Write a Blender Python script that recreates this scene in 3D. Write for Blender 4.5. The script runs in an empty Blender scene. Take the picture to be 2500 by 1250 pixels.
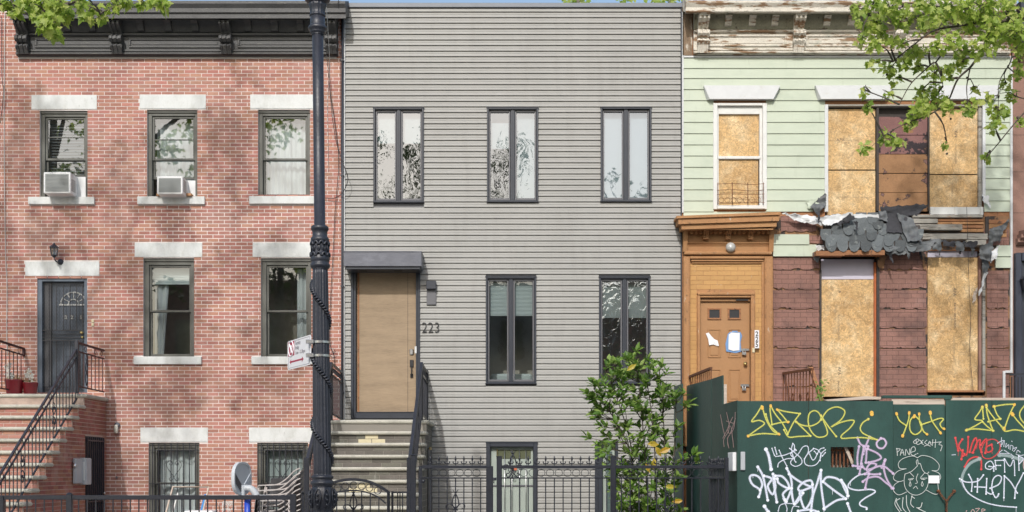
import bpy, math, random
from mathutils import Vector, noise
C = bpy.context.scene
R = random.Random(7)
PI = math.pi
D = 20.0
# ---------------------------------------------------------------- camera, sky, sun, exposure
cd = bpy.data.cameras.new('camera'); cam = bpy.data.objects.new('camera', cd); C.collection.objects.link(cam)
cam.location = (0, -D, 1.6); cam.rotation_euler = (PI/2, 0, 0)
cd.sensor_width = 36; cd.lens = 36*D/17.5; cd.shift_y = 525/2500; cd.clip_end = 900
C.camera = cam
w = bpy.data.worlds.new("World"); C.world = w; w.use_nodes = True
nt = w.node_tree; bg = nt.nodes['Background']
sky = nt.nodes.new('ShaderNodeTexSky'); sky.sky_type = 'NISHITA'; sky.sun_disc = False
SUN = Vector((-0.2, -1.0, 0.8)).normalized()
sky.sun_elevation = math.asin(SUN.z); sky.sun_rotation = math.atan2(SUN.x, SUN.y)
sky.air_density = 1.3; sky.dust_density = 2.5; sky.ozone_density = 1.0
nt.links.new(sky.outputs[0], bg.inputs[0]); bg.inputs[1].default_value = 0.148
sl = bpy.data.lights.new('sun', 'SUN'); sl.energy = 2.25; sl.angle = math.radians(1.0); sl.color = (1, .98, .96)
so = bpy.data.objects.new('sun', sl); C.collection.objects.link(so)
so.rotation_euler = SUN.to_track_quat('Z', 'Y').to_euler(); so.location = (0, -10, 30)
C.view_settings.view_transform = 'Standard'; C.view_settings.look = 'None'
C.view_settings.gamma = 1; C.view_settings.use_curve_mapping = False
C.view_settings.exposure = 0.24
C.cycles.max_bounces = 8; C.cycles.transparent_max_bounces = 24; C.cycles.diffuse_bounces = 4
C.cycles.use_denoising = True

# ---------------------------------------------------------------- measuring: photo pixel at depth y -> metres
def S(y=0): return .00035*(D+y)
def X(px, y=0): return (px-1250)*S(y)
def Z(py, y=0): return 1.6+(1150-py)*S(y)

# ---------------------------------------------------------------- mesh helpers
def wloc(o):
    v = Vector((0, 0, 0))
    while o is not None:
        v += o.location; o = o.parent
    return v
class MB:
    def __init__(s): s.v = []; s.f = []; s.r = []; s.sm = []
    def add(s, vs, fs, rnd=None, smooth=False):
        b = len(s.v); s.v += [tuple(p) for p in vs]
        rnd = R.random() if rnd is None else rnd
        for f in fs: s.f.append(tuple(i+b for i in f)); s.r.append(rnd); s.sm.append(smooth)
        return s
    def box(s, x0, x1, y0, y1, z0, z1, c=0, rnd=None):
        if x0 > x1: x0, x1 = x1, x0
        if y0 > y1: y0, y1 = y1, y0
        if z0 > z1: z0, z1 = z1, z0
        lo = (x0, y0, z0); hi = (x1, y1, z1)
        if c <= 0:
            vs = [(x0,y0,z0),(x1,y0,z0),(x1,y1,z0),(x0,y1,z0),(x0,y0,z1),(x1,y0,z1),(x1,y1,z1),(x0,y1,z1)]
            return s.add(vs, [(0,3,2,1),(4,5,6,7),(0,1,5,4),(1,2,6,5),(2,3,7,6),(3,0,4,7)], rnd)
        c = min(c, .45*min(hi[i]-lo[i] for i in range(3)))
        vs = []; ix = {}
        for sx in (0,1):
            for sy in (0,1):
                for sz in (0,1):
                    sg = (sx,sy,sz)
                    for a in range(3):
                        p = []
                        for i in range(3):
                            q = hi[i] if sg[i] else lo[i]
                            if i != a: q += -c if sg[i] else c
                            p.append(q)
                        ix[(sg,a)] = len(vs); vs.append(p)
        fs = []
        for a in range(3):
            b, d = (a+1)%3, (a+2)%3
            for sa in (0,1):
                q = []
                for sb, sd in ((0,0),(1,0),(1,1),(0,1)):
                    g = [0,0,0]; g[a]=sa; g[b]=sb; g[d]=sd; q.append(ix[(tuple(g),a)])
                fs.append(tuple(q) if sa else tuple(reversed(q)))
            for sa in (0,1):
                for sb in (0,1):
                    g0=[0,0,0]; g0[a]=sa; g0[b]=sb; g1=list(g0); g1[d]=1
                    q=(ix[(tuple(g0),a)],ix[(tuple(g0),b)],ix[(tuple(g1),b)],ix[(tuple(g1),a)])
                    fs.append(q if (sa!=sb) else tuple(reversed(q)))
        for sg in [(i,j,k) for i in (0,1) for j in (0,1) for k in (0,1)]:
            q=(ix[(sg,0)],ix[(sg,1)],ix[(sg,2)])
            fs.append(q if (sum(sg)%2==1) else tuple(reversed(q)))
        return s.add(vs, fs, rnd)
    def pb(s, p0, p1, q0, q1, yf, yb, c=0, rnd=None):      # box given by photo pixels measured at its own front plane
        return s.box(X(p0,yf), X(p1,yf), yf, yb, Z(q1,yf), Z(q0,yf), c, rnd)
    def quad(s, a, b, c, d, rnd=None): return s.add([a,b,c,d], [(0,1,2,3)], rnd)
    def tube(s, pts, r, n=6, closed=False, rnd=None, smooth=True):
        pts = [Vector(p) for p in pts]; m = len(pts)
        rr = r if isinstance(r, (list, tuple)) else [r]*m
        vs = []; up = None
        for i, p in enumerate(pts):
            if closed: t = pts[(i+1)%m]-pts[i-1]
            else: t = pts[min(i+1,m-1)]-pts[max(i-1,0)]
            if t.length < 1e-9: t = Vector((0,0,1))
            t.normalize()
            if up is None:
                up = t.orthogonal().normalized()
                if n == 4: # square bars stay aligned
                    q = Vector((0,1,0)) if abs(t.y) < .9 else Vector((0,0,1))
                    up = (q - t*q.dot(t)).normalized()
            up = (up - t*up.dot(t))
            up = up.normalized() if up.length > 1e-6 else t.orthogonal().normalized()
            bn = t.cross(up)
            for k in range(n):
                a = 2*PI*(k+.5)/n
                vs.append(p + (up*math.cos(a)+bn*math.sin(a))*rr[i]*(1.35 if n == 4 else 1))
        fs = []
        for i in range(m if closed else m-1):
            j = (i+1)%m
            for k in range(n):
                l = (k+1)%n; fs.append((i*n+k, i*n+l, j*n+l, j*n+k))
        if not closed:
            fs.append(tuple(reversed(range(n)))); fs.append(tuple(range((m-1)*n, m*n)))
        return s.add(vs, fs, rnd, smooth and n > 4)
    def lathe(s, cx, cy, prof, n=24, fl=0, fa=0, rnd=None, smooth=True, ax='z', cz=0):
        vs = []; fs = []; m = len(prof)
        for q in prof:
            r, z = q[0], q[1]; am = q[2] if len(q) > 2 else fa
            for k in range(n):
                a = 2*PI*k/n; rr = r*(1-am*(.5+.5*math.cos(fl*a))) if fl else r
                if ax == 'z': vs.append((cx+rr*math.sin(a), cy-rr*math.cos(a), z))
                else: vs.append((cx+rr*math.sin(a), cy+z, cz+rr*math.cos(a)))
        for i in range(m-1):
            for k in range(n):
                l=(k+1)%n; fs.append((i*n+k,i*n+l,(i+1)*n+l,(i+1)*n+k))
        fs.append(tuple(range(n))); fs.append(tuple(range((m-1)*n,m*n)))
        return s.add(vs, fs, rnd, smooth)
    def prism(s, poly, a0, a1, ax='x', rnd=None):            # poly in the other two axes
        def P(u, v, a): return {'x':(a,u,v),'y':(u,a,v),'z':(u,v,a)}[ax]
        n = len(poly); vs = [P(u,v,a0) for u,v in poly]+[P(u,v,a1) for u,v in poly]
        fs = [tuple(range(n)), tuple(reversed(range(n,2*n)))]+[(i,i+n,(i+1)%n+n,(i+1)%n) for i in range(n)]
        return s.add(vs, fs, rnd)
    def build(s, name, mat, parent=None, label=None, kind=None, group=None):
        me = bpy.data.meshes.new(name)
        o0 = wloc(parent) if parent else Vector((0,0,0))
        me.from_pydata([(p[0]-o0.x, p[1]-o0.y, p[2]-o0.z) for p in s.v], [], s.f)
        at = me.attributes.new('rnd', 'FLOAT', 'FACE'); at.data.foreach_set('value', s.r)
        me.polygons.foreach_set('use_smooth', s.sm)
        if mat: me.materials.append(mat)
        me.update()
        o = bpy.data.objects.new(name, me); C.collection.objects.link(o); o.parent = parent
        if label: o['label'] = label
        if kind: o['kind'] = kind
        if group: o['group'] = group
        return o
def thing(name, label, cat, loc=(0,0,0), group=None):
    o = bpy.data.objects.new(name, None); C.collection.objects.link(o); o.location = loc
    o.empty_display_size = .2; o['label'] = label; o['category'] = cat
    if group: o['group'] = group
    return o
def tag(o, label, cat, group=None):
    o['label'] = label; o['category'] = cat
    if group: o['group'] = group
    return o
def copy_tree(o, parent=None):
    kids = list(o.children); c = o.copy(); C.collection.objects.link(c); c.parent = parent
    for k in kids: copy_tree(k, c)
    return c
def place(me, name, parent, loc, rot=None):
    o = bpy.data.objects.new(name, me); C.collection.objects.link(o); o.parent = parent
    o.location = Vector(loc)-(wloc(parent) if parent else Vector((0,0,0)))
    if rot is not None: o.rotation_euler = rot
    return o
def smooth_path(pts, k=6, closed=False):
    P = [Vector(p) for p in pts]; out = []; n = len(P)
    for i in range(n if closed else n-1):
        if closed: a,b,c,d = P[i-1],P[i],P[(i+1)%n],P[(i+2)%n]
        else: a,b,c,d = P[max(i-1,0)],P[i],P[i+1],P[min(i+2,n-1)]
        for j in range(k):
            t = j/k
            out.append(.5*((2*b)+(c-a)*t+(2*a-5*b+4*c-d)*t*t+(3*b-a-3*c+d)*t**3))
    if not closed: out.append(P[-1])
    return out
def ring(cx, cy, cz, r, n=14, ax='y'):
    if ax == 'y': return [(cx+r*math.cos(2*PI*k/n), cy, cz+r*math.sin(2*PI*k/n)) for k in range(n)]
    return [(cx, cy+r*math.cos(2*PI*k/n), cz+r*math.sin(2*PI*k/n)) for k in range(n)]
def spiral(cx, cy, cz, r, a0, turns, sgn=1, n=16, ax='y'):
    o = []
    for i in range(n+1):
        t = i/n; a = a0+sgn*turns*2*PI*t; q = r*(1-.8*t)
        u, v = q*math.cos(a), q*math.sin(a)
        o.append((cx+u, cy, cz+v) if ax == 'y' else (cx, cy+u, cz+v))
    return o
def text(s, size, mat, name, parent, loc, rot=(PI/2,0,0), ext=.001, align='CENTER', bold=0, sx=1, label=None):
    cu = bpy.data.curves.new(name, 'FONT'); cu.body = s; cu.size = size; cu.extrude = ext; cu.align_x = align; cu.offset = bold
    cu.resolution_u = 3
    t = bpy.data.objects.new(name, cu); C.collection.objects.link(t)
    dg = bpy.context.evaluated_depsgraph_get(); me = bpy.data.meshes.new_from_object(t.evaluated_get(dg))
    bpy.data.objects.remove(t); me.materials.clear(); me.materials.append(mat)
    o = place(me, name, parent, loc, rot); o.scale = (sx,1,1)
    if label: o['label'] = label
    return o

# ---------------------------------------------------------------- materials
def lin(c):
    if isinstance(c, str):
        c = [int(c[i:i+2],16)/255 for i in (0,2,4)]
        c = [q/12.92 if q <= .04045 else ((q+.055)/1.055)**2.4 for q in c]
    return (*c, 1)
def M(name, col, rough=.7, metal=0, nz=None, bump=None, layers=(), rnd=0, obj=0, hue=0, spec=.5, stretch=(1,1,1), emit=None, sub=0):
    m = bpy.data.materials.new(name); m.use_nodes = True; t = m.node_tree; N = t.nodes; L = t.links
    b = N['Principled BSDF']; b.inputs['Roughness'].default_value = rough; b.inputs['Metallic'].default_value = metal
    b.inputs['Specular IOR Level'].default_value = spec
    geo = N.new('ShaderNodeNewGeometry')
    def nze(scale, st=(1,1,1), det=5, rgh=.6):
        mp = N.new('ShaderNodeMapping'); mp.inputs['Scale'].default_value = st; L.new(geo.outputs['Position'], mp.inputs[0])
        n = N.new('ShaderNodeTexNoise'); n.inputs['Scale'].default_value = scale; n.inputs['Detail'].default_value = det
        n.inputs['Roughness'].default_value = rgh; L.new(mp.outputs[0], n.inputs['Vector']); return n.outputs['Fac']
    def mth(op, a, bb, c=None):
        n = N.new('ShaderNodeMath'); n.operation = op
        for i, q in enumerate((a, bb, c)):
            if q is None: continue
            if isinstance(q, (int, float)): n.inputs[i].default_value = q
            else: L.new(q, n.inputs[i])
        return n.outputs[0]
    val = None
    def addv(src, amt):
        nonlocal val
        q = mth('MULTIPLY_ADD', src, 2*amt, -amt)
        val = q if val is None else mth('ADD', val, q)
    if nz:
        for sc, am, *st in ([nz] if not isinstance(nz, list) else nz):
            f = nze(sc, st[0] if st else stretch)
            f = mth('MULTIPLY_ADD', f, 1.9, -.45); addv(f, am)
    rn = None
    if rnd:
        at = N.new('ShaderNodeAttribute'); at.attribute_name = 'rnd'; rn = at.outputs['Fac']; addv(rn, rnd)
    if obj:
        oi = N.new('ShaderNodeObjectInfo'); addv(oi.outputs['Random'], obj)
    rgb = N.new('ShaderNodeRGB'); rgb.outputs[0].default_value = lin(col); cur = rgb.outputs[0]
    hs = N.new('ShaderNodeHueSaturation'); L.new(cur, hs.inputs['Color']); cur = hs.outputs[0]
    if val is not None: L.new(mth('ADD', val, 1.0), hs.inputs['Value'])
    if hue and rn is not None: L.new(mth('MULTIPLY_ADD', mth('FRACT', mth('MULTIPLY', rn, 7.31), 0), 2*hue, .5-hue), hs.inputs['Hue'])
    for ly in layers:   # (colour, scale, threshold, softness, stretch, amount)
        lc, sc, th, sf, *rest = ly; st = rest[0] if rest else (1,1,1); am = rest[1] if len(rest) > 1 else 1
        f = nze(sc, st, 6, .65); mr = N.new('ShaderNodeMapRange'); mr.inputs[1].default_value = th-sf; mr.inputs[2].default_value = th+sf
        mr.inputs[4].default_value = am; L.new(f, mr.inputs[0])
        mx = N.new('ShaderNodeMixRGB'); L.new(mr.outputs[0], mx.inputs[0]); L.new(cur, mx.inputs[1]); mx.inputs[2].default_value = lin(lc); cur = mx.outputs[0]
    L.new(cur, b.inputs['Base Color'])
    if bump:
        bs = bump if isinstance(bump, list) else [bump]; nrm = None
        for sc, stg, *st in bs:
            bn = N.new('ShaderNodeBump'); bn.inputs['Strength'].default_value = stg; bn.inputs['Distance'].default_value = .01
            L.new(nze(sc, st[0] if st else stretch), bn.inputs['Height'])
            if nrm: L.new(nrm, bn.inputs['Normal'])
            nrm = bn.outputs[0]
        L.new(nrm, b.inputs['Normal'])
    if emit: b.inputs['Emission Color'].default_value = lin(emit); b.inputs['Emission Strength'].default_value = 1
    if sub: b.inputs['Transmission Weight'].default_value = 0
    return m
def glass(name, fac, tint=(.8,.85,.84), rough=.015, wav=0, wsc=6, st=(1,1,1), wdet=2):
    m = bpy.data.materials.new(name); m.use_nodes = True; t = m.node_tree; N = t.nodes; L = t.links
    N.remove(N['Principled BSDF']); out = N['Material Output']
    tr = N.new('ShaderNodeBsdfTransparent'); tr.inputs[0].default_value = (*tint,1)
    gl = N.new('ShaderNodeBsdfGlossy'); gl.inputs['Roughness'].default_value = rough; gl.inputs[0].default_value = (.95,.97,1,1)
    mx = N.new('ShaderNodeMixShader'); mx.inputs[0].default_value = fac
    L.new(tr.outputs[0], mx.inputs[1]); L.new(gl.outputs[0], mx.inputs[2]); L.new(mx.outputs[0], out.inputs[0])
    if wav:
        g = N.new('ShaderNodeNewGeometry'); mp = N.new('ShaderNodeMapping'); mp.inputs['Scale'].default_value = st
        L.new(g.outputs['Position'], mp.inputs[0]); n = N.new('ShaderNodeTexNoise'); n.inputs['Scale'].default_value = wsc; n.inputs['Detail'].default_value = wdet
        n.inputs['Distortion'].default_value = .8
        L.new(mp.outputs[0], n.inputs['Vector']); b = N.new('ShaderNodeBump'); b.inputs['Strength'].default_value = wav; b.inputs['Distance'].default_value = .02
        L.new(n.outputs['Fac'], b.inputs['Height']); L.new(b.outputs[0], gl.inputs['Normal'])
    return m
def spray(name, col, soft=1, op=1):   # paint film; attribute 'a' is how thick the coat is across the stroke
    m = bpy.data.materials.new(name); m.use_nodes = True; t = m.node_tree; N = t.nodes; L = t.links
    b = N['Principled BSDF']; b.inputs['Base Color'].default_value = lin(col); b.inputs['Roughness'].default_value = .55
    tr = N.new('ShaderNodeBsdfTransparent'); mx = N.new('ShaderNodeMixShader'); at = N.new('ShaderNodeAttribute'); at.attribute_name = 'a'
    n = N.new('ShaderNodeTexNoise'); n.inputs['Scale'].default_value = 220; g = N.new('ShaderNodeNewGeometry'); L.new(g.outputs['Position'], n.inputs['Vector'])
    ad = N.new('ShaderNodeMath'); ad.operation = 'MULTIPLY_ADD'; L.new(n.outputs['Fac'], ad.inputs[0]); ad.inputs[1].default_value = .5; ad.inputs[2].default_value = -.25
    a2 = N.new('ShaderNodeMath'); a2.operation = 'ADD'; L.new(ad.outputs[0], a2.inputs[0]); L.new(at.outputs['Fac'], a2.inputs[1])
    mr = N.new('ShaderNodeMapRange'); mr.inputs[1].default_value = .15; mr.inputs[2].default_value = .85; mr.inputs[4].default_value = op; L.new(a2.outputs[0], mr.inputs[0])
    L.new(mr.outputs[0], mx.inputs[0]); L.new(tr.outputs[0], mx.inputs[1]); L.new(b.outputs[0], mx.inputs[2]); L.new(mx.outputs[0], N['Material Output'].inputs[0])
    return m
mBrick = M('red_brick', (.41,.19,.14), .85, rnd=.16, hue=.012, nz=[(1.1,.08),(60,.12)], bump=(90,.35), layers=[((.52,.33,.27),1.3,.60,.12,(1,1,1),.45),((.24,.13,.11),.9,.60,.12,(1,1,.7),.4),((.62,.46,.40),.7,.66,.08,(1,1,1.6),.4)])
mMortar = M('pale_mortar', (.78,.71,.67), .95, nz=[(20,.1),(.8,.14)], bump=(120,.4))
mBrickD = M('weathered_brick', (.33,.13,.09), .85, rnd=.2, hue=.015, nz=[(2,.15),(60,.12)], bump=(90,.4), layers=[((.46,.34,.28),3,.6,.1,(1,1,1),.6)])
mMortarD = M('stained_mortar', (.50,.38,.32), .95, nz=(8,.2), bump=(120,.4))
mStone = M('pale_limestone', (.68,.69,.67), .85, nz=[(3,.06),(40,.05)], bump=(60,.4), layers=[((.40,.40,.35),3.5,.60,.14,(1.6,1,.8),.55),((.30,.29,.26),14,.70,.04,(1,1,.5),.5)])
mTread = M('worn_stone_tread', (.50,.48,.41), .9, nz=[(6,.14),(50,.1)], bump=(60,.5), layers=[((.30,.29,.25),7,.58,.1,(1,1,1),.6)])
mBlock = M('grey_stone_block', (.145,.135,.115), .9, rnd=.22, hue=.03, nz=[(5,.2),(70,.2)], bump=(70,.6), layers=[((.5,.49,.45),5,.68,.06,(1.5,1,.5),.6)])
mCream = M('cream_brick', (.62,.55,.37), .85, nz=(20,.1), bump=(70,.3))
mCornB = M('black_painted_wood', (.07,.07,.07), .55, nz=[(3,.2),(40,.25)], bump=(40,.4), layers=[((.17,.165,.14),14,.66,.05,(.3,1,1.5),.7)])
mCornW = M('peeling_cream_paint', (.62,.58,.50), .8, nz=[(6,.12),(40,.15)], bump=(40,.7), layers=[((.26,.16,.09),7,.55,.03,(.35,1,1.6)),((.10,.08,.06),16,.64,.03,(.3,1,1.6)),((.32,.34,.27),5,.62,.06,(.4,1,1),.7)])
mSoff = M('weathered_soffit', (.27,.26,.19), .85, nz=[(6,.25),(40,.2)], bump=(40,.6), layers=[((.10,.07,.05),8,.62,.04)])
mSid = M('grey_vinyl', (.305,.30,.28), .55, nz=[(.7,.06),(1.5,.04),(30,.05,(.25,1,4))], obj=.02, bump=(60,.06,(.2,1,4)), layers=[((.5,.49,.47),9,.7,.05,(.3,1,1),.3),((.19,.18,.16),2.2,.62,.12,(2.5,1,.3),.28),((.22,.21,.19),.6,.60,.15,(1,1,1),.25)])
mTrim = M('charcoal_trim', (.035,.04,.052), .4, nz=(5,.15), spec=.5)
mSash = M('grey_sash', (.13,.13,.14), .4)
mCop = M('blue_grey_coping', (.17,.185,.21), .45, nz=(4,.1))
mAlum = M('white_aluminium', (.60,.61,.61), .45, nz=[(8,.06)], bump=(6,.25), layers=[((.45,.43,.38),5,.68,.08,(1,1,2),.5)])
mGreenS = M('mint_siding', (.47,.52,.41), .5, nz=[(1.3,.05),(5,.05,(.5,1,2))], obj=.025, bump=(3,.3), layers=[((.37,.43,.33),2.2,.62,.1,(1,1,1.8),.5),((.30,.33,.24),3,.66,.08,(2.5,1,.4),.4)])
mIron = M('black_iron', (.014,.016,.024), .38, nz=(10,.25), bump=(50,.3), spec=.6)
mIronB = M('blue_black_iron', (.026,.029,.040), .42, nz=[(8,.2),(50,.25)], bump=(40,.35), spec=.55, layers=[((.12,.12,.13),20,.72,.04,(1,1,.4),.7)])
mRust = M('rusty_iron', (.20,.075,.03), .9, nz=[(20,.3)], bump=(60,.6), layers=[((.07,.04,.03),20,.55,.1)])
mRustR = M('rust_red_rail', (.075,.035,.035), .7, nz=[(20,.3)], bump=(60,.4), layers=[((.16,.06,.035),16,.6,.1)])
mWinF = M('bronze_window_frame', (.115,.115,.10), .5, nz=[(8,.15),(60,.1)])
mWinD = M('dark_gasket', (.02,.02,.022), .5)
mDark = M('dark_interior', (.07,.065,.06), .9)
mRoomB = M('brown_interior', (.42,.37,.31), .9, nz=(2,.3))
mCurt = M('white_curtain', (.50,.52,.53), .9, nz=[(12,.08,(1,1,.2))], bump=(30,.3,(1,1,.1)))
mBlind = M('white_shade', (.46,.50,.50), .8, nz=(3,.04))
mACw = M('white_plastic', (.74,.74,.73), .45, nz=(6,.04))
mACg = M('grey_grille', (.30,.31,.30), .6)
mDoorB = M('slate_blue_paint', (.10,.125,.16), .45, nz=(6,.12), bump=(30,.1))
mWhiteP = M('white_paint', (.66,.66,.63), .6, nz=[(6,.08)], bump=(20,.3), layers=[((.42,.36,.30),12,.66,.05,(1,1,.4),.7)])
mRoller = M('brown_woven_shade', (.33,.245,.16), .8, nz=[(60,.18,(.2,1,3)),(3,.16,(.4,1,3)),(1.1,.12)], bump=(110,.3,(.2,1,3)), layers=[((.17,.12,.08),1.6,.72,.12,(1,1,.35),.5)])
mSilver = M('brushed_steel', (.6,.6,.6), .3, metal=1)
mBrass = M('worn_brass', (.55,.42,.18), .35, metal=1)
mMust = M('mustard_paint', (.39,.205,.085), .7, nz=[(2,.12),(25,.08)], bump=(50,.4), layers=[((.30,.125,.045),1.7,.60,.1,(1,1,.6),.5)])
mMustF = M('flaking_mustard_paint', (.39,.20,.085), .75, nz=[(3,.14),(30,.12)], bump=(40,.7), layers=[((.55,.48,.38),11,.67,.03,(1.4,1,.35)),((.13,.075,.04),18,.64,.05,(1,1,.5),.8)])
mMustB = M('mustard_brick', (.50,.285,.105), .75, rnd=.06, nz=[(2,.1),(40,.06)], bump=(60,.3))
mOrD = M('orange_brown_door', (.38,.20,.085), .5, nz=[(2,.08),(30,.05)], bump=(20,.1), layers=[((.5,.36,.2),25,.74,.03,(2,1,.5),.6)])
def osb():
    m = M('strand_board', (.55,.36,.165), .8, obj=.12, nz=[(1.4,.14),(5,.10)], layers=[((.36,.18,.05),1.3,.56,.12,(1,1,1),.75),((.78,.62,.38),2.6,.57,.10,(1,1,1),.7),((.30,.18,.08),38,.68,.05,(1,1,.4),.5),((.85,.74,.52),44,.66,.05,(.5,1,1),.6)])
    t = m.node_tree; N = t.nodes; L = t.links; b = N['Principled BSDF']
    src = b.inputs['Base Color'].links[0].from_socket
    g = N.new('ShaderNodeNewGeometry'); ds = N.new('ShaderNodeTexNoise'); ds.inputs['Scale'].default_value = 7; L.new(g.outputs['Position'], ds.inputs['Vector'])
    va = N.new('ShaderNodeVectorMath'); va.operation = 'MULTIPLY_ADD'; L.new(ds.outputs['Color'], va.inputs[0]); va.inputs[1].default_value = (.3,.3,.3); L.new(g.outputs['Position'], va.inputs[2])
    cur = src
    for sc, st, lo, hi in ((52,(1,1,.3),.78,1.16),(44,(.3,1,1),.78,1.16)):
        mp = N.new('ShaderNodeMapping'); mp.inputs['Scale'].default_value = st; mp.inputs['Rotation'].default_value = (0,.5+sc,0); L.new(va.outputs[0], mp.inputs[0])
        v = N.new('ShaderNodeTexVoronoi'); v.inputs['Scale'].default_value = sc; L.new(mp.outputs[0], v.inputs['Vector'])
        sp = N.new('ShaderNodeSeparateColor'); L.new(v.outputs['Color'], sp.inputs[0])
        mr = N.new('ShaderNodeMapRange'); mr.inputs[3].default_value = lo; mr.inputs[4].default_value = hi; L.new(sp.outputs[0], mr.inputs[0])
        hs = N.new('ShaderNodeHueSaturation'); L.new(mr.outputs[0], hs.inputs['Value']); L.new(cur, hs.inputs['Color']); cur = hs.outputs[0]
    L.new(cur, b.inputs['Base Color'])
    return m
mOSB = osb()
mInk = M('board_ink', (.10,.085,.07), .8)
mInkL = M('faded_board_ink', (.30,.22,.13), .8)
mLilac = M('lilac_board', (.55,.52,.60), .7, nz=(6,.05), layers=[((.06,.045,.06),4,.62,.05,(1,1,1.5),.0)])
mRoofB = M('dark_wood', (.055,.045,.04), .85, nz=(20,.3), bump=(30,.5))
mOrW = M('orange_brown_wood', (.32,.15,.07), .85, nz=[(5,.2,(.3,1,2)),(40,.2)], bump=(40,.6), layers=[((.10,.06,.04),9,.62,.05)])
mSlate = M('fish_scale_slate', (.085,.095,.098), .8, rnd=.35, nz=[(20,.2),(70,.25)], bump=(60,.7), layers=[((.3,.32,.30),8,.66,.06,(1,1,1),.6)])
mTar = M('tar_paper', (.035,.035,.04), .8, nz=(30,.3), bump=(40,.6))
mFlash = M('torn_flashing', (.11,.118,.122), .6, nz=[(8,.2)], bump=(12,.8), layers=[((.08,.08,.085),6,.6,.06)])
mGreyW = M('weathered_grey_wood', (.33,.31,.27), .9, nz=[(5,.2,(.3,1,3)),(40,.25,(.2,1,2))], bump=(40,.9,(.2,1,3)), layers=[((.10,.085,.07),6,.6,.05,(.3,1,2)),((.45,.25,.15),7,.66,.05,(.5,1,1.5),.6)])
mPlyG = M('green_plywood_paint', (.014,.055,.045), .55, nz=[(1.2,.2),(9,.14,(1,1,.12)),(60,.2)], bump=[(30,.2,(1,1,.15)),(90,.15)], obj=.08, layers=[((.028,.085,.070),1.1,.60,.12,(1,1,.6),.55),((.07,.13,.11),7,.70,.05,(1,1,.18),.45),((.008,.03,.025),2.3,.64,.08,(1,1,1),.6),((.040,.10,.085),.8,.60,.05,(1,1,.5),.5)])
mRawW = M('raw_wood', (.55,.46,.38), .85, nz=[(6,.15,(.2,1,3))], bump=(40,.5,(.1,1,3)), layers=[((.32,.25,.2),9,.62,.05,(.2,1,2))])
mPaper = M('white_paper', (.78,.79,.80), .8, bump=(12,.4))
mTape = M('blue_tape', (.16,.30,.55), .6)
mBrown = M('brownstone_stucco', (.27,.155,.12), .9, nz=[(2,.12),(40,.1)], bump=(80,.5), layers=[((.17,.10,.085),1.6,.62,.1,(1,1,.8),.6)])
mPot = M('red_glazed_pot', (.20,.012,.02), .3, nz=(8,.1), spec=.7)
mSoil = M('potting_soil', (.06,.045,.03), .95, bump=(60,1))
mPetal = M('white_petals', (.75,.73,.68), .7)
mPink = M('orange_centre', (.6,.25,.06), .7)
mCable = M('black_cable', (.02,.02,.022), .5)
mPipeW = M('white_cable', (.6,.6,.58), .5)
mElec = M('grey_meter_box', (.42,.44,.46), .5, nz=(6,.06))
mSignW = M('white_sign_face', (.78,.78,.80), .35)
mSignR = M('crimson_sign_ink', (.38,.01,.055), .4)
mSignK = M('grey_sign_ink', (.30,.28,.31), .4)
mChair = M('taupe_resin', (.50,.46,.44), .5, nz=(5,.05), spec=.4)
mHoopW = M('grey_white_plastic', (.50,.53,.56), .45, nz=(6,.05))
mBlue = M('blue_plastic', (.015,.06,.45), .4)
mBark = M('plane_bark', (.14,.125,.10), .9, nz=[(8,.25)], bump=(30,.7), layers=[((.30,.29,.23),6,.58,.04)])
mTwig = M('twig_bark', (.085,.07,.055), .9, nz=(10,.2))
def leafm(name, cols, trans=.35, rough=.5):
    m = bpy.data.materials.new(name); m.use_nodes = True; t = m.node_tree; N = t.nodes; L = t.links
    b = N['Principled BSDF']; b.inputs['Roughness'].default_value = rough
    at = N.new('ShaderNodeAttribute'); at.attribute_name = 'rnd'
    oi = N.new('ShaderNodeObjectInfo'); ad = N.new('ShaderNodeMath'); ad.operation = 'ADD'; L.new(at.outputs['Fac'], ad.inputs[0]); L.new(oi.outputs['Random'], ad.inputs[1])
    fr = N.new('ShaderNodeMath'); fr.operation = 'FRACT'; L.new(ad.outputs[0], fr.inputs[0])
    cr = N.new('ShaderNodeValToRGB'); L.new(fr.outputs[0], cr.inputs[0]); e = cr.color_ramp.elements
    e[0].color = lin(cols[0]); e[1].color = lin(cols[-1]); e[0].position = 0; e[1].position = 1
    for i, c in enumerate(cols[1:-1]): q = e.new((i+1)/(len(cols)-1)); q.color = lin(c)
    L.new(cr.outputs[0], b.inputs['Base Color'])
    tl = N.new('ShaderNodeBsdfTranslucent'); mx = N.new('ShaderNodeMixShader'); mx.inputs[0].default_value = trans
    hs = N.new('ShaderNodeHueSaturation'); hs.inputs['Value'].default_value = 1.3; L.new(cr.outputs[0], hs.inputs['Color']); L.new(hs.outputs[0], tl.inputs[0])
    L.new(b.outputs[0], mx.inputs[1]); L.new(tl.outputs[0], mx.inputs[2]); L.new(mx.outputs[0], N['Material Output'].inputs[0])
    return m
mLeafP = leafm('plane_tree_leaf', [(.16,.27,.03),(.40,.50,.09),(.26,.38,.06),(.60,.64,.20),(.33,.45,.08)], .55)
mLeafM = leafm('magnolia_leaf', [(.06,.14,.02),(.13,.25,.04),(.21,.34,.06),(.33,.45,.12),(.08,.17,.025)], .4, .5)
mLeafY = leafm('yellow_leaf', [(.5,.28,.02),(.45,.38,.05)], .3, .4)
mLeafF = leafm('far_tree_leaf', [(.02,.05,.01),(.05,.10,.02),(.09,.14,.03)], .35, .6)
gBrick = glass('old_window_glass', .17, wav=.015, wsc=3)
gMid = glass('clean_window_glass', .14, wav=.01, wsc=2)
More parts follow.
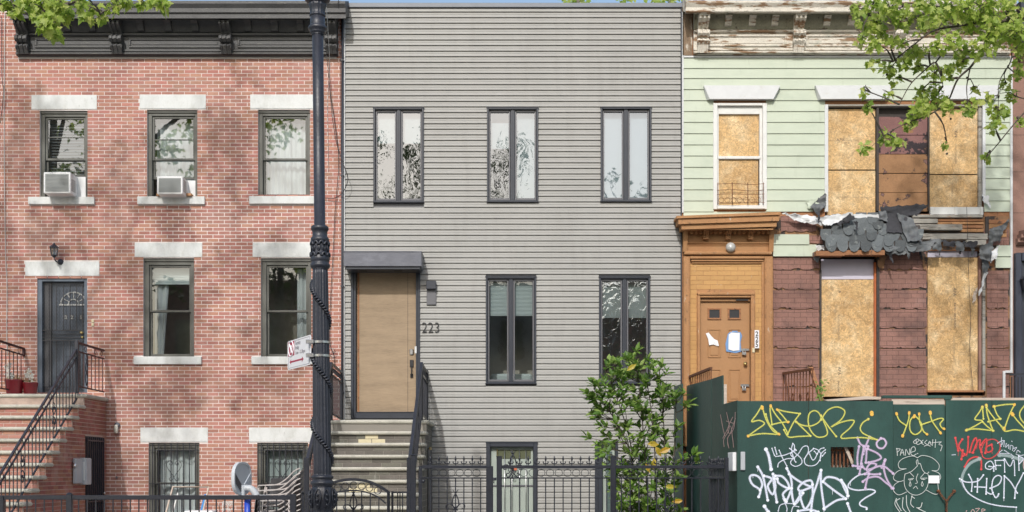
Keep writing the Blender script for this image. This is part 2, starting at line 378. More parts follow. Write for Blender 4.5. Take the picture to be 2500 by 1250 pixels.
gFilm = glass('wavy_film_glass', .25, wav=.11, wsc=2.6, st=(2,1,1.4), wdet=2, tint=(.62,.68,.70))
gFilm2 = glass('calm_film_glass', .25, wav=.03, wsc=3, tint=(.66,.72,.76))
gDark = glass('dim_window_glass', .12, wav=.05, wsc=3)

# ---------------------------------------------------------------- walls of pieces
def wall_mb(x0, x1, z0, z1, holes, y=0, depth=.15):
    m = MB(); xs = sorted({x0,x1,*[h[0] for h in holes],*[h[1] for h in holes]}); zs = sorted({z0,z1,*[h[2] for h in holes],*[h[3] for h in holes]})
    xs = [q for q in xs if x0 <= q <= x1]; zs = [q for q in zs if z0 <= q <= z1]
    for i in range(len(xs)-1):
        for j in range(len(zs)-1):
            cx, cz = (xs[i]+xs[i+1])/2, (zs[j]+zs[j+1])/2
            if any(h[0]<cx<h[1] and h[2]<cz<h[3] for h in holes): continue
            m.quad((xs[i],y,zs[j]),(xs[i+1],y,zs[j]),(xs[i+1],y,zs[j+1]),(xs[i],y,zs[j+1]))
    for a,b,c,d in holes:
        e = y+depth
        m.quad((a,y,c),(a,y,d),(a,e,d),(a,e,c)); m.quad((b,y,c),(b,e,c),(b,e,d),(b,y,d))
        m.quad((a,y,d),(b,y,d),(b,e,d),(a,e,d)); m.quad((a,y,c),(a,e,c),(b,e,c),(b,y,c))
    return m
def lay_bricks(parent, mat, x0, x1, z0, z1, y, holes=(), pitch=.1953, rowh=.06265, joint=.0105, proud=.0035, ax='x', near=None, nmax=300, face=-1, ph=0, thick=.03, seen=None, zmax=None):
    """running bond; the nearest whole bricks to 'near' are parts, the rest one stuff part"""
    full = []; rest = []
    nr = int(math.ceil((z1-z0)/rowh))
    for r in range(nr):
        a = z0+r*rowh+joint/2; b = min(z0+(r+1)*rowh-joint/2, z1)
        if b-a < .01: continue
        u = x0-(pitch/2 if (r+ph)%2 else 0)
        while u < x1:
            segs = [(max(u+joint/2,x0), min(u+pitch-joint/2,x1))]
            for h in holes:
                if h[2] < (a+b)/2 < h[3]:
                    ns = []
                    for s0,s1 in segs:
                        if s1 <= h[0] or s0 >= h[1]: ns.append((s0,s1)); continue
                        if s0 < h[0]: ns.append((s0,h[0]))
                        if s1 > h[1]: ns.append((h[1],s1))
                    segs = ns
            for s0,s1 in segs:
                if s1-s0 < .012: continue
                (full if abs((s1-s0)-(pitch-joint)) < 1e-4 and b-a > rowh-joint-1e-4 else rest).append((s0,s1,a,b))
            u += pitch
    near = near or ((x0+x1)/2, (z0+z1)/2)
    full.sort(key=lambda q: (0 if (seen is None or seen(q)) else 1, (q[0]+(pitch/2)-near[0])**2+(q[2]-near[1])**2))
    n = min(nmax, len(full)); L_ = pitch-joint; H_ = rowh-joint
    var = []
    for k in range(8):
        m = MB(); t = proud+thick
        if ax == 'x': m.box(0, L_, -proud, thick, 0, H_, .002, rnd=k/8+.06)
        elif face > 0: m.box(-thick, proud, 0, L_, 0, H_, .002, rnd=k/8+.06)
        else: m.box(-proud, thick, 0, L_, 0, H_, .002, rnd=k/8+.06)
        me = m.build('brick', mat); var.append(me.data); bpy.data.objects.remove(me)
    for s0,s1,a,b in full[:n]:
        j = R.uniform(-.001,.0012)
        place(R.choice(var), 'brick', parent, (s0,y+j,a) if ax == 'x' else (y+j,s0,a))
    m = MB()
    for s0,s1,a,b in full[n:]+rest:
        j = R.uniform(-.001,.0012)+y
        if ax == 'x': m.add([(s0,j-proud,a),(s1,j-proud,a),(s1,j-proud,b),(s0,j-proud,b),(s0,y+.001,a),(s1,y+.001,a),(s1,y+.001,b),(s0,y+.001,b)], [(0,1,2,3),(0,4,5,1),(1,5,6,2),(2,6,7,3),(3,7,4,0)])
        else:
            q = j+face*proud
            m.add([(q,s0,a),(q,s1,a),(q,s1,b),(q,s0,b),(y-face*.001,s0,a),(y-face*.001,s1,a),(y-face*.001,s1,b),(y-face*.001,s0,b)], [(0,1,2,3),(0,4,5,1),(1,5,6,2),(2,6,7,3),(3,7,4,0)])
    if m.f: m.build('brickwork', mat, parent, kind='stuff')
def hp(p0,p1,q0,q1,y=0): return (X(p0,y),X(p1,y),Z(q1,y),Z(q0,y))
def shell(parent, x0, x1, z1, y0=.16, y1=9, mat=None):      # sides, back, roof and floor of a house: closed, so rooms are dark
    m = MB()
    m.quad((x0,y0,0),(x0,y1,0),(x0,y1,z1),(x0,y0,z1)); m.quad((x1,y0,0),(x1,y0,z1),(x1,y1,z1),(x1,y1,0))
    m.quad((x0,y1,0),(x1,y1,0),(x1,y1,z1),(x0,y1,z1)); m.quad((x0,y0-.16,z1),(x1,y0-.16,z1),(x1,y1,z1),(x0,y1,z1)); m.quad((x0,y0,0),(x0,y1,0),(x1,y1,0),(x1,y0,0))
    m.quad((x0,1.15,0),(x1,1.15,0),(x1,1.15,z1),(x0,1.15,z1))
    return m.build('house_body', mat or mRoomB, parent)
def sheet(fn, nu, nv, mat, name, parent, **k):
    m = MB(); vs = [fn(i/nu, j/nv) for j in range(nv+1) for i in range(nu+1)]
    m.add(vs, [(j*(nu+1)+i, j*(nu+1)+i+1, (j+1)*(nu+1)+i+1, (j+1)*(nu+1)+i) for j in range(nv) for i in range(nu)], smooth=k.pop('smooth', True))
    return m.build(name, mat, parent, **k)
def curtain(x0, x1, z0, z1, y, folds=5, amp=.02, taper=0, mat=None, label='', name='curtain', cat='curtain'):
    o = sheet(lambda u,v: (x0+(x1-x0)*u*(1-taper*(1-v)*u) , y+amp*math.sin(u*folds*2*PI+.7*v), z0+(z1-z0)*v), folds*6, 8, mat or mCurt, name, None)
    return tag(o, label, cat)
# ================================================================ SETTING
def struct(name, mb, mat): o = mb.build(name, mat); o['kind'] = 'structure'; return o
mRoad = M('asphalt', (.05,.05,.052), .9, nz=[(3,.1),(60,.3)], bump=(80,.6))
mWalk = M('concrete_paving', (.36,.35,.33), .9, nz=[(1,.1),(40,.1)], bump=(60,.4))
struct('ground', MB().quad((-400,-400,-.16),(400,-400,-.16),(400,400,-.16),(-400,400,-.16)), M('far_ground', (.12,.12,.11), .95))
struct('road', MB().quad((-60,-19.2,-.13),(60,-19.2,-.13),(60,-8.4,-.13),(-60,-8.4,-.13)), mRoad)
mb = MB()
for k in range(-16,17):
    for j in range(5): mb.box(k*1.5+.006, k*1.5+1.494, -8.25+j*1.65+.006, -8.25+j*1.65+1.644, -.12, 0, .004)
struct('pavement', mb, mWalk)
struct('kerb', MB().box(-60,60,-8.4,-8.255,-.15,.003,.01), mStone)
struct('opposite_pavement', MB().box(-60,60,-32,-19.2,-.15,0), mWalk)

# ================================================================ BRICK HOUSE
bh = thing('brick_house', 'pink-red brick row house with white lintels and black bracketed cornice, left of the grey house', 'house', (-5.9,0,0))
XL, XR = -9.7, X(833)
ups = [(97,214,270,481),(359,482,268,480),(630,757,268,479)]
mids = [(350,474,630,871),(637,760,630,871)]
bas = [(363,487,1081,1300),(628,752,1081,1300)]
dr = (91,213,676,962)
holesB = [hp(*q) for q in ups+mids+bas+[dr]]
lint = [(77,237,232,267),(341,503,231,266),(611,773,231,266),(62,243,639,674),(329,494,593,628),(617,779,593,628),(343,508,1044,1079),(608,770,1044,1079)]
sill = [(71,232,482,500),(337,501,481,500),(609,772,480,499),(328,493,871,890),(615,779,871,890),(342,508,1300,1318),(607,772,1300,1318)]
wallB = wall_mb(XL, XR, 0, Z(28), holesB, 0, .15).build('wall', mMortar, bh)
mb = MB()
lay_bricks(wallB, mBrick, XL, XR, 0, Z(30), 0, holesB+[hp(*q) for q in lint+sill]+[hp(44,822,0,140)], near=(X(560),Z(600)), nmax=280,
           seen=lambda q: X(240)<q[0]<X(620) or X(10)<q[0]<X(740) and q[2]>Z(600))
for q in lint: MB().box(X(q[0]),X(q[1]),-.012,.1,Z(q[3]),Z(q[2]),.004).build('lintel', mStone, bh)
for q in sill: MB().box(X(q[0]),X(q[1]),-.05,.12,Z(q[3]),Z(q[2]),.006).build('sill', mStone, bh)
shell(bh, XL, XR, Z(6), .16, 10)
MB().box(XL,XR,-.0,10,Z(6)+.002,Z(2)).build('roof', mRoofB, bh)

def dh_window(h, p0,p1,q0,q1, rail, name='window', gl=None, fw=10, low=None, mid=None, fm=None, head=13):
    fm = fm or mWinF
    x0,x1,z0,z1 = hp(p0,p1,q0,q1); f = fw*.007; hd = head*.007
    m = MB(); m.box(x0,x0+f,.05,.14,z0,z1,.004); m.box(x1-f*.8,x1,.05,.14,z0,z1,.004); m.box(x0+f,x1-f*.8,.05,.14,z1-hd,z1,.004); m.box(x0+f,x1-f*.8,.04,.14,z0,z0+.02,.003)
    m.box(x0-.0,x1,.028,.05,z1-hd*.45,z1-.001,.003)
    wn = m.build(name, fm, h)
    a,b,c,d = x0+f+.001,x1-f*.8-.001,z0+.021,z1-hd-.001; zr = Z(rail); s = .036
    def sash(u0,u1,v0,v1,y,g):
        m = MB(); m.box(u0,u0+s,y,y+.03,v0,v1,.003); m.box(u1-s,u1,y,y+.03,v0,v1,.003); m.box(u0+s,u1-s,y,y+.03,v1-s,v1,.003); m.box(u0+s,u1-s,y,y+.03,v0,v0+s,.003)
        if mid and v1 > zr+.1: m.box(u0+s,u1-s,y+.008,y+.025,Z(mid)-.008,Z(mid)+.008)
        m.build('sash', fm, wn)
        MB().quad((u0+s,y+.018,v0+s),(u1-s,y+.018,v0+s),(u1-s,y+.018,v1-s),(u0+s,y+.018,v1-s)).build('pane', g, wn)
    sash(a,b,zr-.02,d,.075,gl or gBrick)
    lo = Z(low) if low else c
    sash(a,b,lo,zr+.015,.108,gl or gBrick)
    return wn
dh_window(bh, *ups[0], 386, low=428, mid=332); dh_window(bh, *ups[1], 386, low=434, mid=338); dh_window(bh, *ups[2], 386)
for q in mids: dh_window(bh, *q, 758, gl=gMid, fw=12, head=16)
for q in bas: dh_window(bh, *q, 1180, gl=gMid, fw=12, head=12)
# curtains and shades hanging inside
curtain(X(372),X(475),Z(475),Z(290),.26,6,.02,label='sheer white curtain behind the middle top window of the brick house')
curtain(X(645),X(705),Z(478),Z(290),.26,4,.02,label='sheer white curtain, left of the pair in the top window beside the lamppost')
curtain(X(700),X(750),Z(478),Z(290),.27,3,.02,label='sheer white curtain, right of the pair in the top window beside the lamppost')
curtain(X(366),X(400),Z(866),Z(690),.28,2,.02,.35,label='white curtain hanging at the left side of the middle-floor window with the pleated shade')
curtain(X(718),X(768),Z(866),Z(650),.28,3,.02,label='white curtain at the right of the middle-floor window behind the parking sign')
curtain(X(380),X(480),Z(1300),Z(1100),.26,3,.04,mat=mPaper,label='crumpled white sheet covering the barred basement window left of the basketball hoop')
curtain(X(640),X(750),Z(1300),Z(1090),.28,6,.015,mat=mBlind,label='pale drape behind the barred basement window above the stacked chairs')
m = MB()
for k in range(4): m.box(X(364),X(462),.20+.004*k,.23,Z(690-6*k),Z(684.5-6*k),.002)
m.box(X(364),X(462),.20,.22,Z(666),Z(652))
m.build('window_shade', mBlind, bh)
m = MB()
for k in range(18): m.box(X(112),X(204),.2,.22,Z(420-7.2*k),Z(417-7.2*k))
tag(m.build('slatted_blind', mSash), 'grey slatted blind lowered behind the top left window of the brick house', 'blind')

# -------- cornice (both bracketed cornices share the builder)
def cornice(h, p0, p1, big, mods, panels, mat, soff, top=6, fb=44, base=137, fr=92, yo=.40, endp=20, rag=0):
    c = MB(); j = lambda: R.uniform(-rag, rag)
    e = endp
    prof = [(-.02,Z(top-2)),(-yo-.06,Z(top,-yo)),(-yo-.06,Z(top+6,-yo)),(-yo-.02,Z(top+15,-yo)),(-yo-.02,Z(top+25,-yo)),(-yo+.01,Z(top+27,-yo)),(-yo+.01,Z(fb,-yo)),(-yo+.03,Z(fb,-yo)),(-yo+.05,Z(fb-5,-yo)),(-.02,Z(fb-3))]
    xa, xb = X(p0-e,-.4), X(p1+e,-.4)
    co = MB().prism(prof, xa, xb).build('cornice', mat, h)
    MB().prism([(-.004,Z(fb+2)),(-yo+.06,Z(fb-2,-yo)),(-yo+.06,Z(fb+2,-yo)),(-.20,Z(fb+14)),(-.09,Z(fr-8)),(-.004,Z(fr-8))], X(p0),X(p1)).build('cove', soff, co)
    m = MB(); m.box(X(p0),X(p1),-.07,-.004,Z(base+2),Z(fr-8)); fri = m.build('frieze', mat, co)
    m = MB(); m.box(X(p0),X(p1),-.115,-.07,Z(fr),Z(fr-6),.01); m.build('moulding', mat, co)
    m = MB(); m.box(X(p0),X(p1),-.10,-.07,Z(base-6),Z(base-12),.008); m.box(X(p0),X(p1),-.115,-.07,Z(base+1),Z(base-4),.008); m.build('moulding', mat, co)
    for a,b in panels:
        m = MB(); t, bt = fr+5, base-16
        for (u0,u1,v0,v1) in ((a,b,t,t+5),(a,b,bt-5,bt),(a,a+5,t+5,bt-5),(b-5,b,t+5,bt-5)): m.box(X(u0),X(u1),-.092,-.07,Z(v1),Z(v0),.006)
        m.build('panel_moulding', mat, co)
        MB().box(X(a+8),X(b-8),-.078,-.07,Z(bt-8),Z(t+8),.003).build('panel', mat, co)
    for x in mods:
        m = MB(); w_ = .07
        m.box(X(x)-w_*1.25,X(x)+w_*1.25,-.33,-.1,Z(fb+5),Z(fb),.004); m.box(X(x)-w_,X(x)+w_,-.31,-.1,Z(fb+11),Z(fb+5),.004)
        m.prism([(-.29,Z(fb+11)),(-.29,Z(fb+17)),(-.2,Z(fb+24)),(-.14,Z(fb+38)),(-.08,Z(fb+40)),(-.08,Z(fb+11))], X(x)-w_*.8, X(x)+w_*.8)
        m.build('modillion', mat, co)
    for x in big:
        m = MB(); w_ = .095; b_ = base+1
        m.box(X(x)-w_*1.15,X(x)+w_*1.15,-.36,-.06,Z(fb+8),Z(fb+1),.005)
        m.box(X(x)-w_,X(x)+w_,-.34,-.06,Z(fb+24),Z(fb+8),.004)
        for s in (-1,1): m.box(X(x)+s*w_*.5-.03,X(x)+s*w_*.5+.03,-.352,-.34,Z(fb+21),Z(fb+11),.004)
        pr = [(-.05,fb+24),(-.33,fb+24),(-.325,fb+30),(-.26,fb+36),(-.17,fb+42),(-.14,fb+47),(-.19,fb+51),(-.245,fb+56),(-.25,fb+62),(-.20,fb+68),(-.15,fb+70),(-.20,fb+74),(-.22,fb+78),(-.17,fb+86),(-.13,b_),(-.05,b_)]
        for k in range(-2,3):
            f_ = 1 if k%2 == 0 else .88
            m.prism([(-.05+(y+.05)*f_, Z(q)) for y,q in pr], X(x)+k*.036-.0165, X(x)+k*.036+.0165)
        for s in (-1,1): # volutes on the cheeks
            for (yy,q,r) in ((-.20,fb+60,.045),(-.17,fb+80,.035)):
                m.tube([(X(x)+s*.098,p[1],p[2]) for p in ring(0,0,0,0,1)] if 0 else [(X(x)+s*.094,yy+r*math.cos(a*.6),Z(q)+r*math.sin(a*.6)) for a in range(10)], .012, 5)
        m.build('bracket', mat, co)
    return co
cornice(bh, 44, 826, [64,292,557,812], [172,232,350,417,482,610,675,737], [(90,278),(318,542),(583,796)], mCornB, mCornB, endp=18)
# low wire railing along the roof edge
rr_ = MB(); rr_.tube([(X(60),1.2,Z(-14)),(X(820),1.2,Z(-14))], .012, 5)
rr = rr_.build('roof_railing', mIron); tag(rr, 'thin metal railing on the roof above the black cornice', 'railing')
for k in range(26): MB().tube([(X(70+29*k),1.2,Z(8)),(X(70+29*k),1.2,Z(-14))], .009, 4).build('picket', mIron, rr)

# -------- front door of the brick house
x0,x1,z0,z1 = hp(*dr)
m = MB(); m.box(x0,x0+.075,.02,.14,z0,z1,.004); m.box(x1-.06,x1,.02,.14,z0,z1,.004); m.box(x0+.075,x1-.06,.02,.14,z1-.075,z1,.004)
dd = m.build('door', mDoorB, bh, label='slate blue door behind a dark security screen')
m = MB(); m.box(x0+.08,x0+.2,.10,.13,z0,z1-.08,.005); m.build('side_panel', mSash, dd)
m = MB(); m.box(x0+.21,x1-.065,.12,.15,z0,z1-.08,.003)
for (a,b,c,d) in ((110,150,880,945),(160,203,880,945),(118,200,790,805),(122,200,850,868)): m.box(X(a)+.15,min(X(b)+.1,x1-.09),.112,.12,Z(d),Z(c),.004)
m.build('door_leaf', mDoorB, dd)
fcx, fcz = X(174), Z(741); m = MB()
m.box(fcx-.25,fcx+.22,.10,.118,fcz-.02,fcz+.005)
for r in (.22,.09): m.tube([(fcx+r*math.cos(a*PI/14)*1.0,.11,fcz+r*.95*math.sin(a*PI/14)) for a in range(15)], .012, 5)
for a in (30,60,90,120,150): m.tube([(fcx+.09*math.cos(math.radians(a)),.11,fcz+.09*math.sin(math.radians(a))),(fcx+.22*math.cos(math.radians(a)),.11,fcz+.21*math.sin(math.radians(a)))], .009, 5)
m.build('fanlight_muntin', mWhiteP, dd)
m = MB()
for k in range(-40,34):
    u0 = x0+.08+k*.028; 
    for s in (1,-1):
        pts = []
        for z in (z0+.06, z1-.08):
            pass
        # clip the diagonal against the opening
        A = (x0+.078, x1-.062); H = z1-.08-(z0+.06); sl_ = .42
        ua, ub = (u0+.0, u0+H*sl_)
        t0, t1 = 0, 1
        if ub > A[1]: t1 = (A[1]-ua)/(ub-ua)
        if ua < A[0]: t0 = (A[0]-ua)/(ub-ua)
        if t1 <= t0: continue
        P = lambda t: (ua+(ub-ua)*t if s > 0 else A[0]+A[1]-(ua+(ub-ua)*t), .055+.002*s, z0+.06+H*t)
        m.tube([P(t0),P(t1)], .0022, 3, smooth=False)
m.build('expanded_mesh', mIron, dd, kind='stuff')
for px in (118,136,153,169,185,200): MB().tube([(X(px),.035,Z(694)),(X(px),.035,Z(805))], .007, 4).build('security_bar', mIron, dd)
for px in (118,136,153,169,185,200): MB().tube([(X(px),.035,Z(832)),(X(px),.035,Z(944))], .007, 4).build('security_bar', mIron, dd)
for py in (806,815,824,831,944): MB().tube([(x0+.07,.035,Z(py)),(x1-.055,.035,Z(py))], .009 if py in (806,831) else .005, 4).build('rail', mIron, dd)
m = MB(); m.lathe(X(200),.0,[(.0,-.045),(.024,-.04),(.028,-.025),(.012,-.01),(.026,0),(.026,.01)],14,ax='y',cz=Z(812)); m.lathe(X(201),.0,[(.0,-.02),(.02,-.018),(.022,0),(.022,.01)],14,ax='y',cz=Z(823)); m.build('knob', mBrass, dd)
for px,ch in ((155,'2'),(170,'2'),(192,'1')):
    pl = MB().box(X(px)-.028,X(px)+.028,.108,.112,Z(778),Z(766)).build('number_plate', mSash, dd)
    text(ch, .085, mWhiteP, 'numeral', dd, (X(px),.106,Z(776.5)), bold=.003)

# -------- things fixed to the brick wall
def lantern():
    t = thing('wall_lantern', 'black coach lantern on the white lintel above door 221', 'lamp', (X(147),0,Z(640)))
    cx, cy, y_ = X(141), -.16, 0
    m = MB(); m.lathe(X(148),0,[(0,-.04),(.03,-.035),(.05,-.015),(.055,0)],14,ax='y',cz=Z(640)); m.tube(smooth_path([(X(148),-.03,Z(640)),(X(147),-.10,Z(643)),(X(144),-.16,Z(640)),(cx,-.16,Z(632))]),.011,6); m.build('arm', mIronB, t)
    m = MB(); m.lathe(cx,cy,[(.018,Z(633)),(.045,Z(629)),(.05,Z(627))],6,smooth=False); m.lathe(cx,cy,[(.085,Z(609)),(.075,Z(607)),(.03,Z(602)),(.02,Z(600)),(.008,Z(597))],6,smooth=False)
    for k in range(6):
        a=PI*(k+.5)/3*1; m.tube([(cx+.048*math.sin(a),cy-.048*math.cos(a),Z(628)),(cx+.07*math.sin(a),cy-.07*math.cos(a),Z(608))],.005,4)
    m.build('cage', mIronB, t)
    MB().lathe(cx,cy,[(.042,Z(627)),(.062,Z(609))],6,smooth=False).build('glass', glass('lantern_glass',.3,(.75,.8,.78)), t)
lantern()
t = thing('wall_light', 'small jelly-jar lamp on the brick wall between the under-stoop door and the barred window', 'lamp', (X(286),0,Z(1046)))
MB().lathe(X(287),0,[(0,-.05),(.045,-.045),(.05,-.01),(.05,0)],14,ax='y',cz=Z(1038)).build('base', mSash, t)
MB().lathe(X(286),-.06,[(.02,Z(1058)),(.036,Z(1056)),(.04,Z(1046)),(.034,Z(1041)),(.034,Z(1038)),(.0,Z(1037))],14).build('jar', M('frosted_glass',(.6,.58,.5),.2), t)
t = thing('doorbell', 'pair of small doorbells on the brick right of door 221', 'doorbell', (X(227),0,Z(789)))
for py in (784,793): MB().box(X(224),X(230),-.02,.0,Z(py+4),Z(py-3.5),.004).build('button', mCream, t)
tag(MB().lathe(X(286),0,[(0,-.05),(.014,-.045),(.02,-.03),(.012,-.02),(.012,0)],10,ax='y',cz=Z(1166)).build('wall_tap', mSash), 'small tap on the brick wall below the jelly-jar lamp', 'tap')

def ac(px0,px1,py0,py1,label,side):
    x0,x1,z0,z1 = X(px0,-.3),X(px1,-.3),Z(py1,-.3),Z(py0,-.3)
    t = thing('air_conditioner', label, 'air conditioner', ((x0+x1)/2,-.1,z0), 'window air conditioners')
    MB().box(x0,x1,-.30,.2,z0,z1,.012).build('case', mACw, t)
    m = MB()
    n = 13
    for k in range(n): m.box(x0+.035,x1-.035,-.309,-.298,z0+.035+(z1-z0-.07)*k/n,z0+.035+(z1-z0-.07)*(k+.55)/n)
    m.box(x0+.03,x1-.03,-.3025,-.30,z0+.03,z1-.03)
    m.build('grille', mACg, t)
    m = MB()
    for k in range(6): m.box(x1-.001,x1+.006,-.26,-.08,z0+.06+.035*k,z0+.075+.035*k)
    m.build('side_louvre', mACg, t)
    return t
a1 = ac(106,172,420,472,'boxy white air conditioner in the top left window of the brick house','r')
a2 = ac(383,446,430,474,'white air conditioner on orange blocks in the middle top window of the brick house','r')
MB().box(X(186),X(208),.02,.04,Z(480),Z(431),.003).build('side_panel', mACw, a1)
MB().box(X(455),X(476),.03,.05,Z(478),Z(440),.003).build('side_panel', mACw, a2)
for i,p in enumerate((382,445)):
    tag(MB().box(X(p,-.1),X(p+22,-.1),-.1,.05,Z(481)+.001,Z(475),.003).build('support_block', M('orange_brick_block',(.5,.27,.14),.9), None, group='blocks under the air conditioner'), ['orange block under the left end','orange block under the right end'][i]+' of the middle air conditioner', 'block')

def scroll_heart(m, cx, y, cz, s, r=.006, ax='y'):
    for sg in (-1,1):
        pts = [(0,-.5),(.18,-.25),(.36,.0),(.42,.2),(.34,.38),(.18,.42),(.08,.3),(.14,.18),(.24,.2),(.24,.3)]
        P = [(cx+sg*u*s, y, cz+v*s) if ax=='y' else (cx, y+sg*u*s, cz+v*s) for u,v in pts]
        m.tube(smooth_path(P,3), r, 5)
        pts = [(0,-.5),(.05,-.62),(.16,-.72),(.26,-.66),(.24,-.55),(.16,-.56)]
        P = [(cx+sg*u*s, y, cz+v*s) if ax=='y' else (cx, y+sg*u*s, cz+v*s) for u,v in pts]
        m.tube(smooth_path(P,3), r, 5)
def window_guard(px0, px1, py0, py1, n, label):
    x0,x1,z0,z1 = hp(px0,px1,py0,py1)
    t = thing('window_guard', label, 'window bars', ((x0+x1)/2,0,z0), 'window guards')
    for k in range(n): 
        x = x0+.06+(x1-x0-.12)*k/(n-1)
        MB().tube([(x,-.02,z0),(x,-.02,z1-.002)], .0075, 4).build('bar', mIron, t)
    for py in (py0+18, py0+100, py1-30): MB().tube([(x0,-.006,Z(py)),(x1,-.006,Z(py))], .007, 4).build('crossbar', mIron, t)
    m = MB(); scroll_heart(m,(x0+x1)/2,-.03,Z(py0+62),.30,.005); m.build('scroll', mIron, t)
window_guard(365,487,1081,1300,8,'black iron bars with a heart scroll over the basement window behind the left fence')
window_guard(630,751,1081,1300,8,'black iron bars with a heart scroll over the basement window above the stacked chairs')
t = thing('window_air_conditioner', 'black mesh cage in the lower half of the basement window behind the stacked chairs', 'cage', (X(690),-.1,Z(1200)))
m = MB(); x0,x1,z0,z1 = X(655,-.2),X(745,-.2),Z(1230,-.2),Z(1163,-.2)
for q in ((x0,x1,z1-.015,z1),(x0,x1,z0,z0+.015),(x0,x0+.015,z0,z1),(x1-.015,x1,z0,z1)): m.box(q[0],q[1],-.2,-.185,q[2],q[3])
m.build('frame', mIron, t); m = MB()
for k in range(26):
    for s in (1,-1):
        a = x0+.02+(x1-x0-.05)*k/25; m.tube([(a,-.19+.001*s,z0+.01),(min(max(a+s*.12,x0),x1),-.19+.001*s,z1-.01)],.003,3,smooth=False)
m.build('mesh_front', mSash, t, kind='stuff'); MB().box(x0+.03,x1-.03,-.15,.02,z0+.02,z1-.03,.01).build('case', mSash, t)

# ================================================================ LEFT STOOP
st = thing('brick_stoop', 'red brick front steps with pale worn treads at the far left, climbing to door 221', 'steps', (-7.65,-2.5,0))
SXL, SXR = -8.62, -6.92; zl = 2.85; ri, tr = .1885, .265; LD = -1.05
side = MB(); poly = [(0,0),(0,zl-.06),(LD,zl-.06)]
y = LD; z = zl
n_st = 15
for k in range(1,n_st): poly += [(y+.03,z-ri-.055 if k else z),(y-tr+.03,z-ri-.055)]; y -= tr; z -= ri
poly += [(y+.03,0)]
cen = MB(); cen.prism([(p[0],p[1]) for p in poly], SXL+.012, SXR-.012)
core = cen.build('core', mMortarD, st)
def stoop_bricks(core, xL, xR, mat, LD, zl, ri, tr, n, pitch, rowh, lip=.055, cap=10):
    y = LD; z = zl
    for k in range(n):
        z0 = z-ri; yy = (LD if k == 0 else LD-tr*k)+.03
        lay_bricks(core, mat, xL, xR, max(z0+.005,0), z-lip, yy-.012 if False else yy-.003, pitch=pitch, rowh=rowh, nmax=cap, near=((xL+xR)/2, z))
        z = z0
stoop_bricks(core, SXL+.02, SXR-.02, mBrick, LD, zl, ri, tr, 12, .1953, .0625)
# side wall, stepped: bricks row by row
holes = [(-1.02,-.12,0,2.02)]
def side_top(yy): # height of the step profile at depth yy
    return zl-.06 if yy > LD else zl-.06-ri*math.ceil((LD-yy)/tr+1e-6)
y0s = LD-tr*14
rows = int(zl/.0625)
hs = [(y0s-.5+0, LD-tr*k+.03, zl-.06-ri*(k+1)+0.0, 99) for k in range(0,14)]
# a hole above every step: from the far end to that step's riser
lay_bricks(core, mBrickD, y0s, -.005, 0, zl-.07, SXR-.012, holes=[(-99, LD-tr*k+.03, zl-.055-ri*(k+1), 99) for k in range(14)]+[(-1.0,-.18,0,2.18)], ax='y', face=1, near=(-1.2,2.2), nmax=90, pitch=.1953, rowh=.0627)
MB().box(SXL-.02,SXR+.035,LD-.03,.0-.002,zl-.06,zl,.018).build('landing_slab', mTread, st)
y = LD; z = zl
for k in range(1,n_st-1):
    z -= ri; y0 = LD-tr*k
    MB().box(SXL,SXR+.02+R.uniform(-.01,.01),y0-.03,y0+tr+.02,z-.055,z,.016).build('tread', mTread, st)
dm = MB(); dm.box(SXR-.010,SXR-.004,-.99,-.19,0,2.17); ud = dm.build('door', mIron, st, label='dark iron gate under the landing')
for k in range(9): MB().tube([(SXR+.01,-.95+.095*k,.02),(SXR+.01,-.95+.095*k,2.16)],.009,4).build('bar', mIronB, ud)
for zz in (.9,1.1,2.1): MB().tube([(SXR+.012,-.97,zz),(SXR+.012,-.18,zz)],.012,4).build('crossbar', mIronB, ud)
MB().lathe(SXR+.03,-.22,[(0,Z(1203)-.02),(.02,Z(1203)-.01),(.02,Z(1203)+.01),(0,Z(1203)+.02)],10).build('knob', mSilver, ud)
# railings
def rail_flight(t, x, yA, zA, yB, zB, mat, n, h=.78, ornaments=(), bot=.72, rings=6, top=.016):
    MB().tube([(x,yA,zA),(x,yB,zB)], top, 4).build('handrail', mat, t)
    MB().tube([(x,yA,zA-.13),(x,yB,zB-.13)], .011, 4).build('rail', mat, t)
    MB().tube([(x,yA,zA-h),(x,yB,zB-h)], .012, 4).build('rail', mat, t)
    for k in range(n):
        f = (k+.5)/n; y = yA+(yB-yA)*f; z = zA+(zB-zA)*f
        MB().tube([(x,y,z-h),(x,y,z-.13)], .0065, 4).build('baluster', mat, t)
    for k in range(rings):
        f = (k+.5)/rings; y = yA+(yB-yA)*f; z = zA+(zB-zA)*f
        MB().tube(ring(x,y,z-.065,.045,12,'x'), .006, 5, closed=True).build('ring', mat, t)
    for f in ornaments:
        y = yA+(yB-yA)*f; z = zA+(zB-zA)*f-.45; m = MB()
        for sg in (-1,1):
            for s2 in (-1,1): m.tube(smooth_path([(x,y,z+s2*.02),(x,y+sg*.05,z+s2*.06),(x,y+sg*.06,z+s2*.12),(x,y+sg*.02,z+s2*.13),(x,y+sg*.02,z+s2*.09)],3), .008, 5)
            m.tube(smooth_path([(x,y,z+.2),(x,y+sg*.04,z+.16),(x,y,z+.11)],3), .007, 5); m.tube(smooth_path([(x,y,z-.2),(x,y+sg*.04,z-.16),(x,y,z-.11)],3), .007, 5)
        m.build('scroll', mat, t)
xr_ = -7.02
t = thing('stoop_railing', 'black iron railing with small rings along the right side of the brick stoop', 'railing', (xr_,-2.5,zl))
zt = Z(832,-1.1)
MB().box(xr_-.028,xr_+.028,-1.15,-1.095,zl,zt,.004).build('newel', mIronB, t)
zB = zt-.12-(ri/tr)*3.35
rail_flight(t, xr_, -1.12, zt-.13, -4.5, zt-.13-(ri/tr)*3.38, mIronB, 26, h=.80, ornaments=(.28,.62,.9), rings=14)
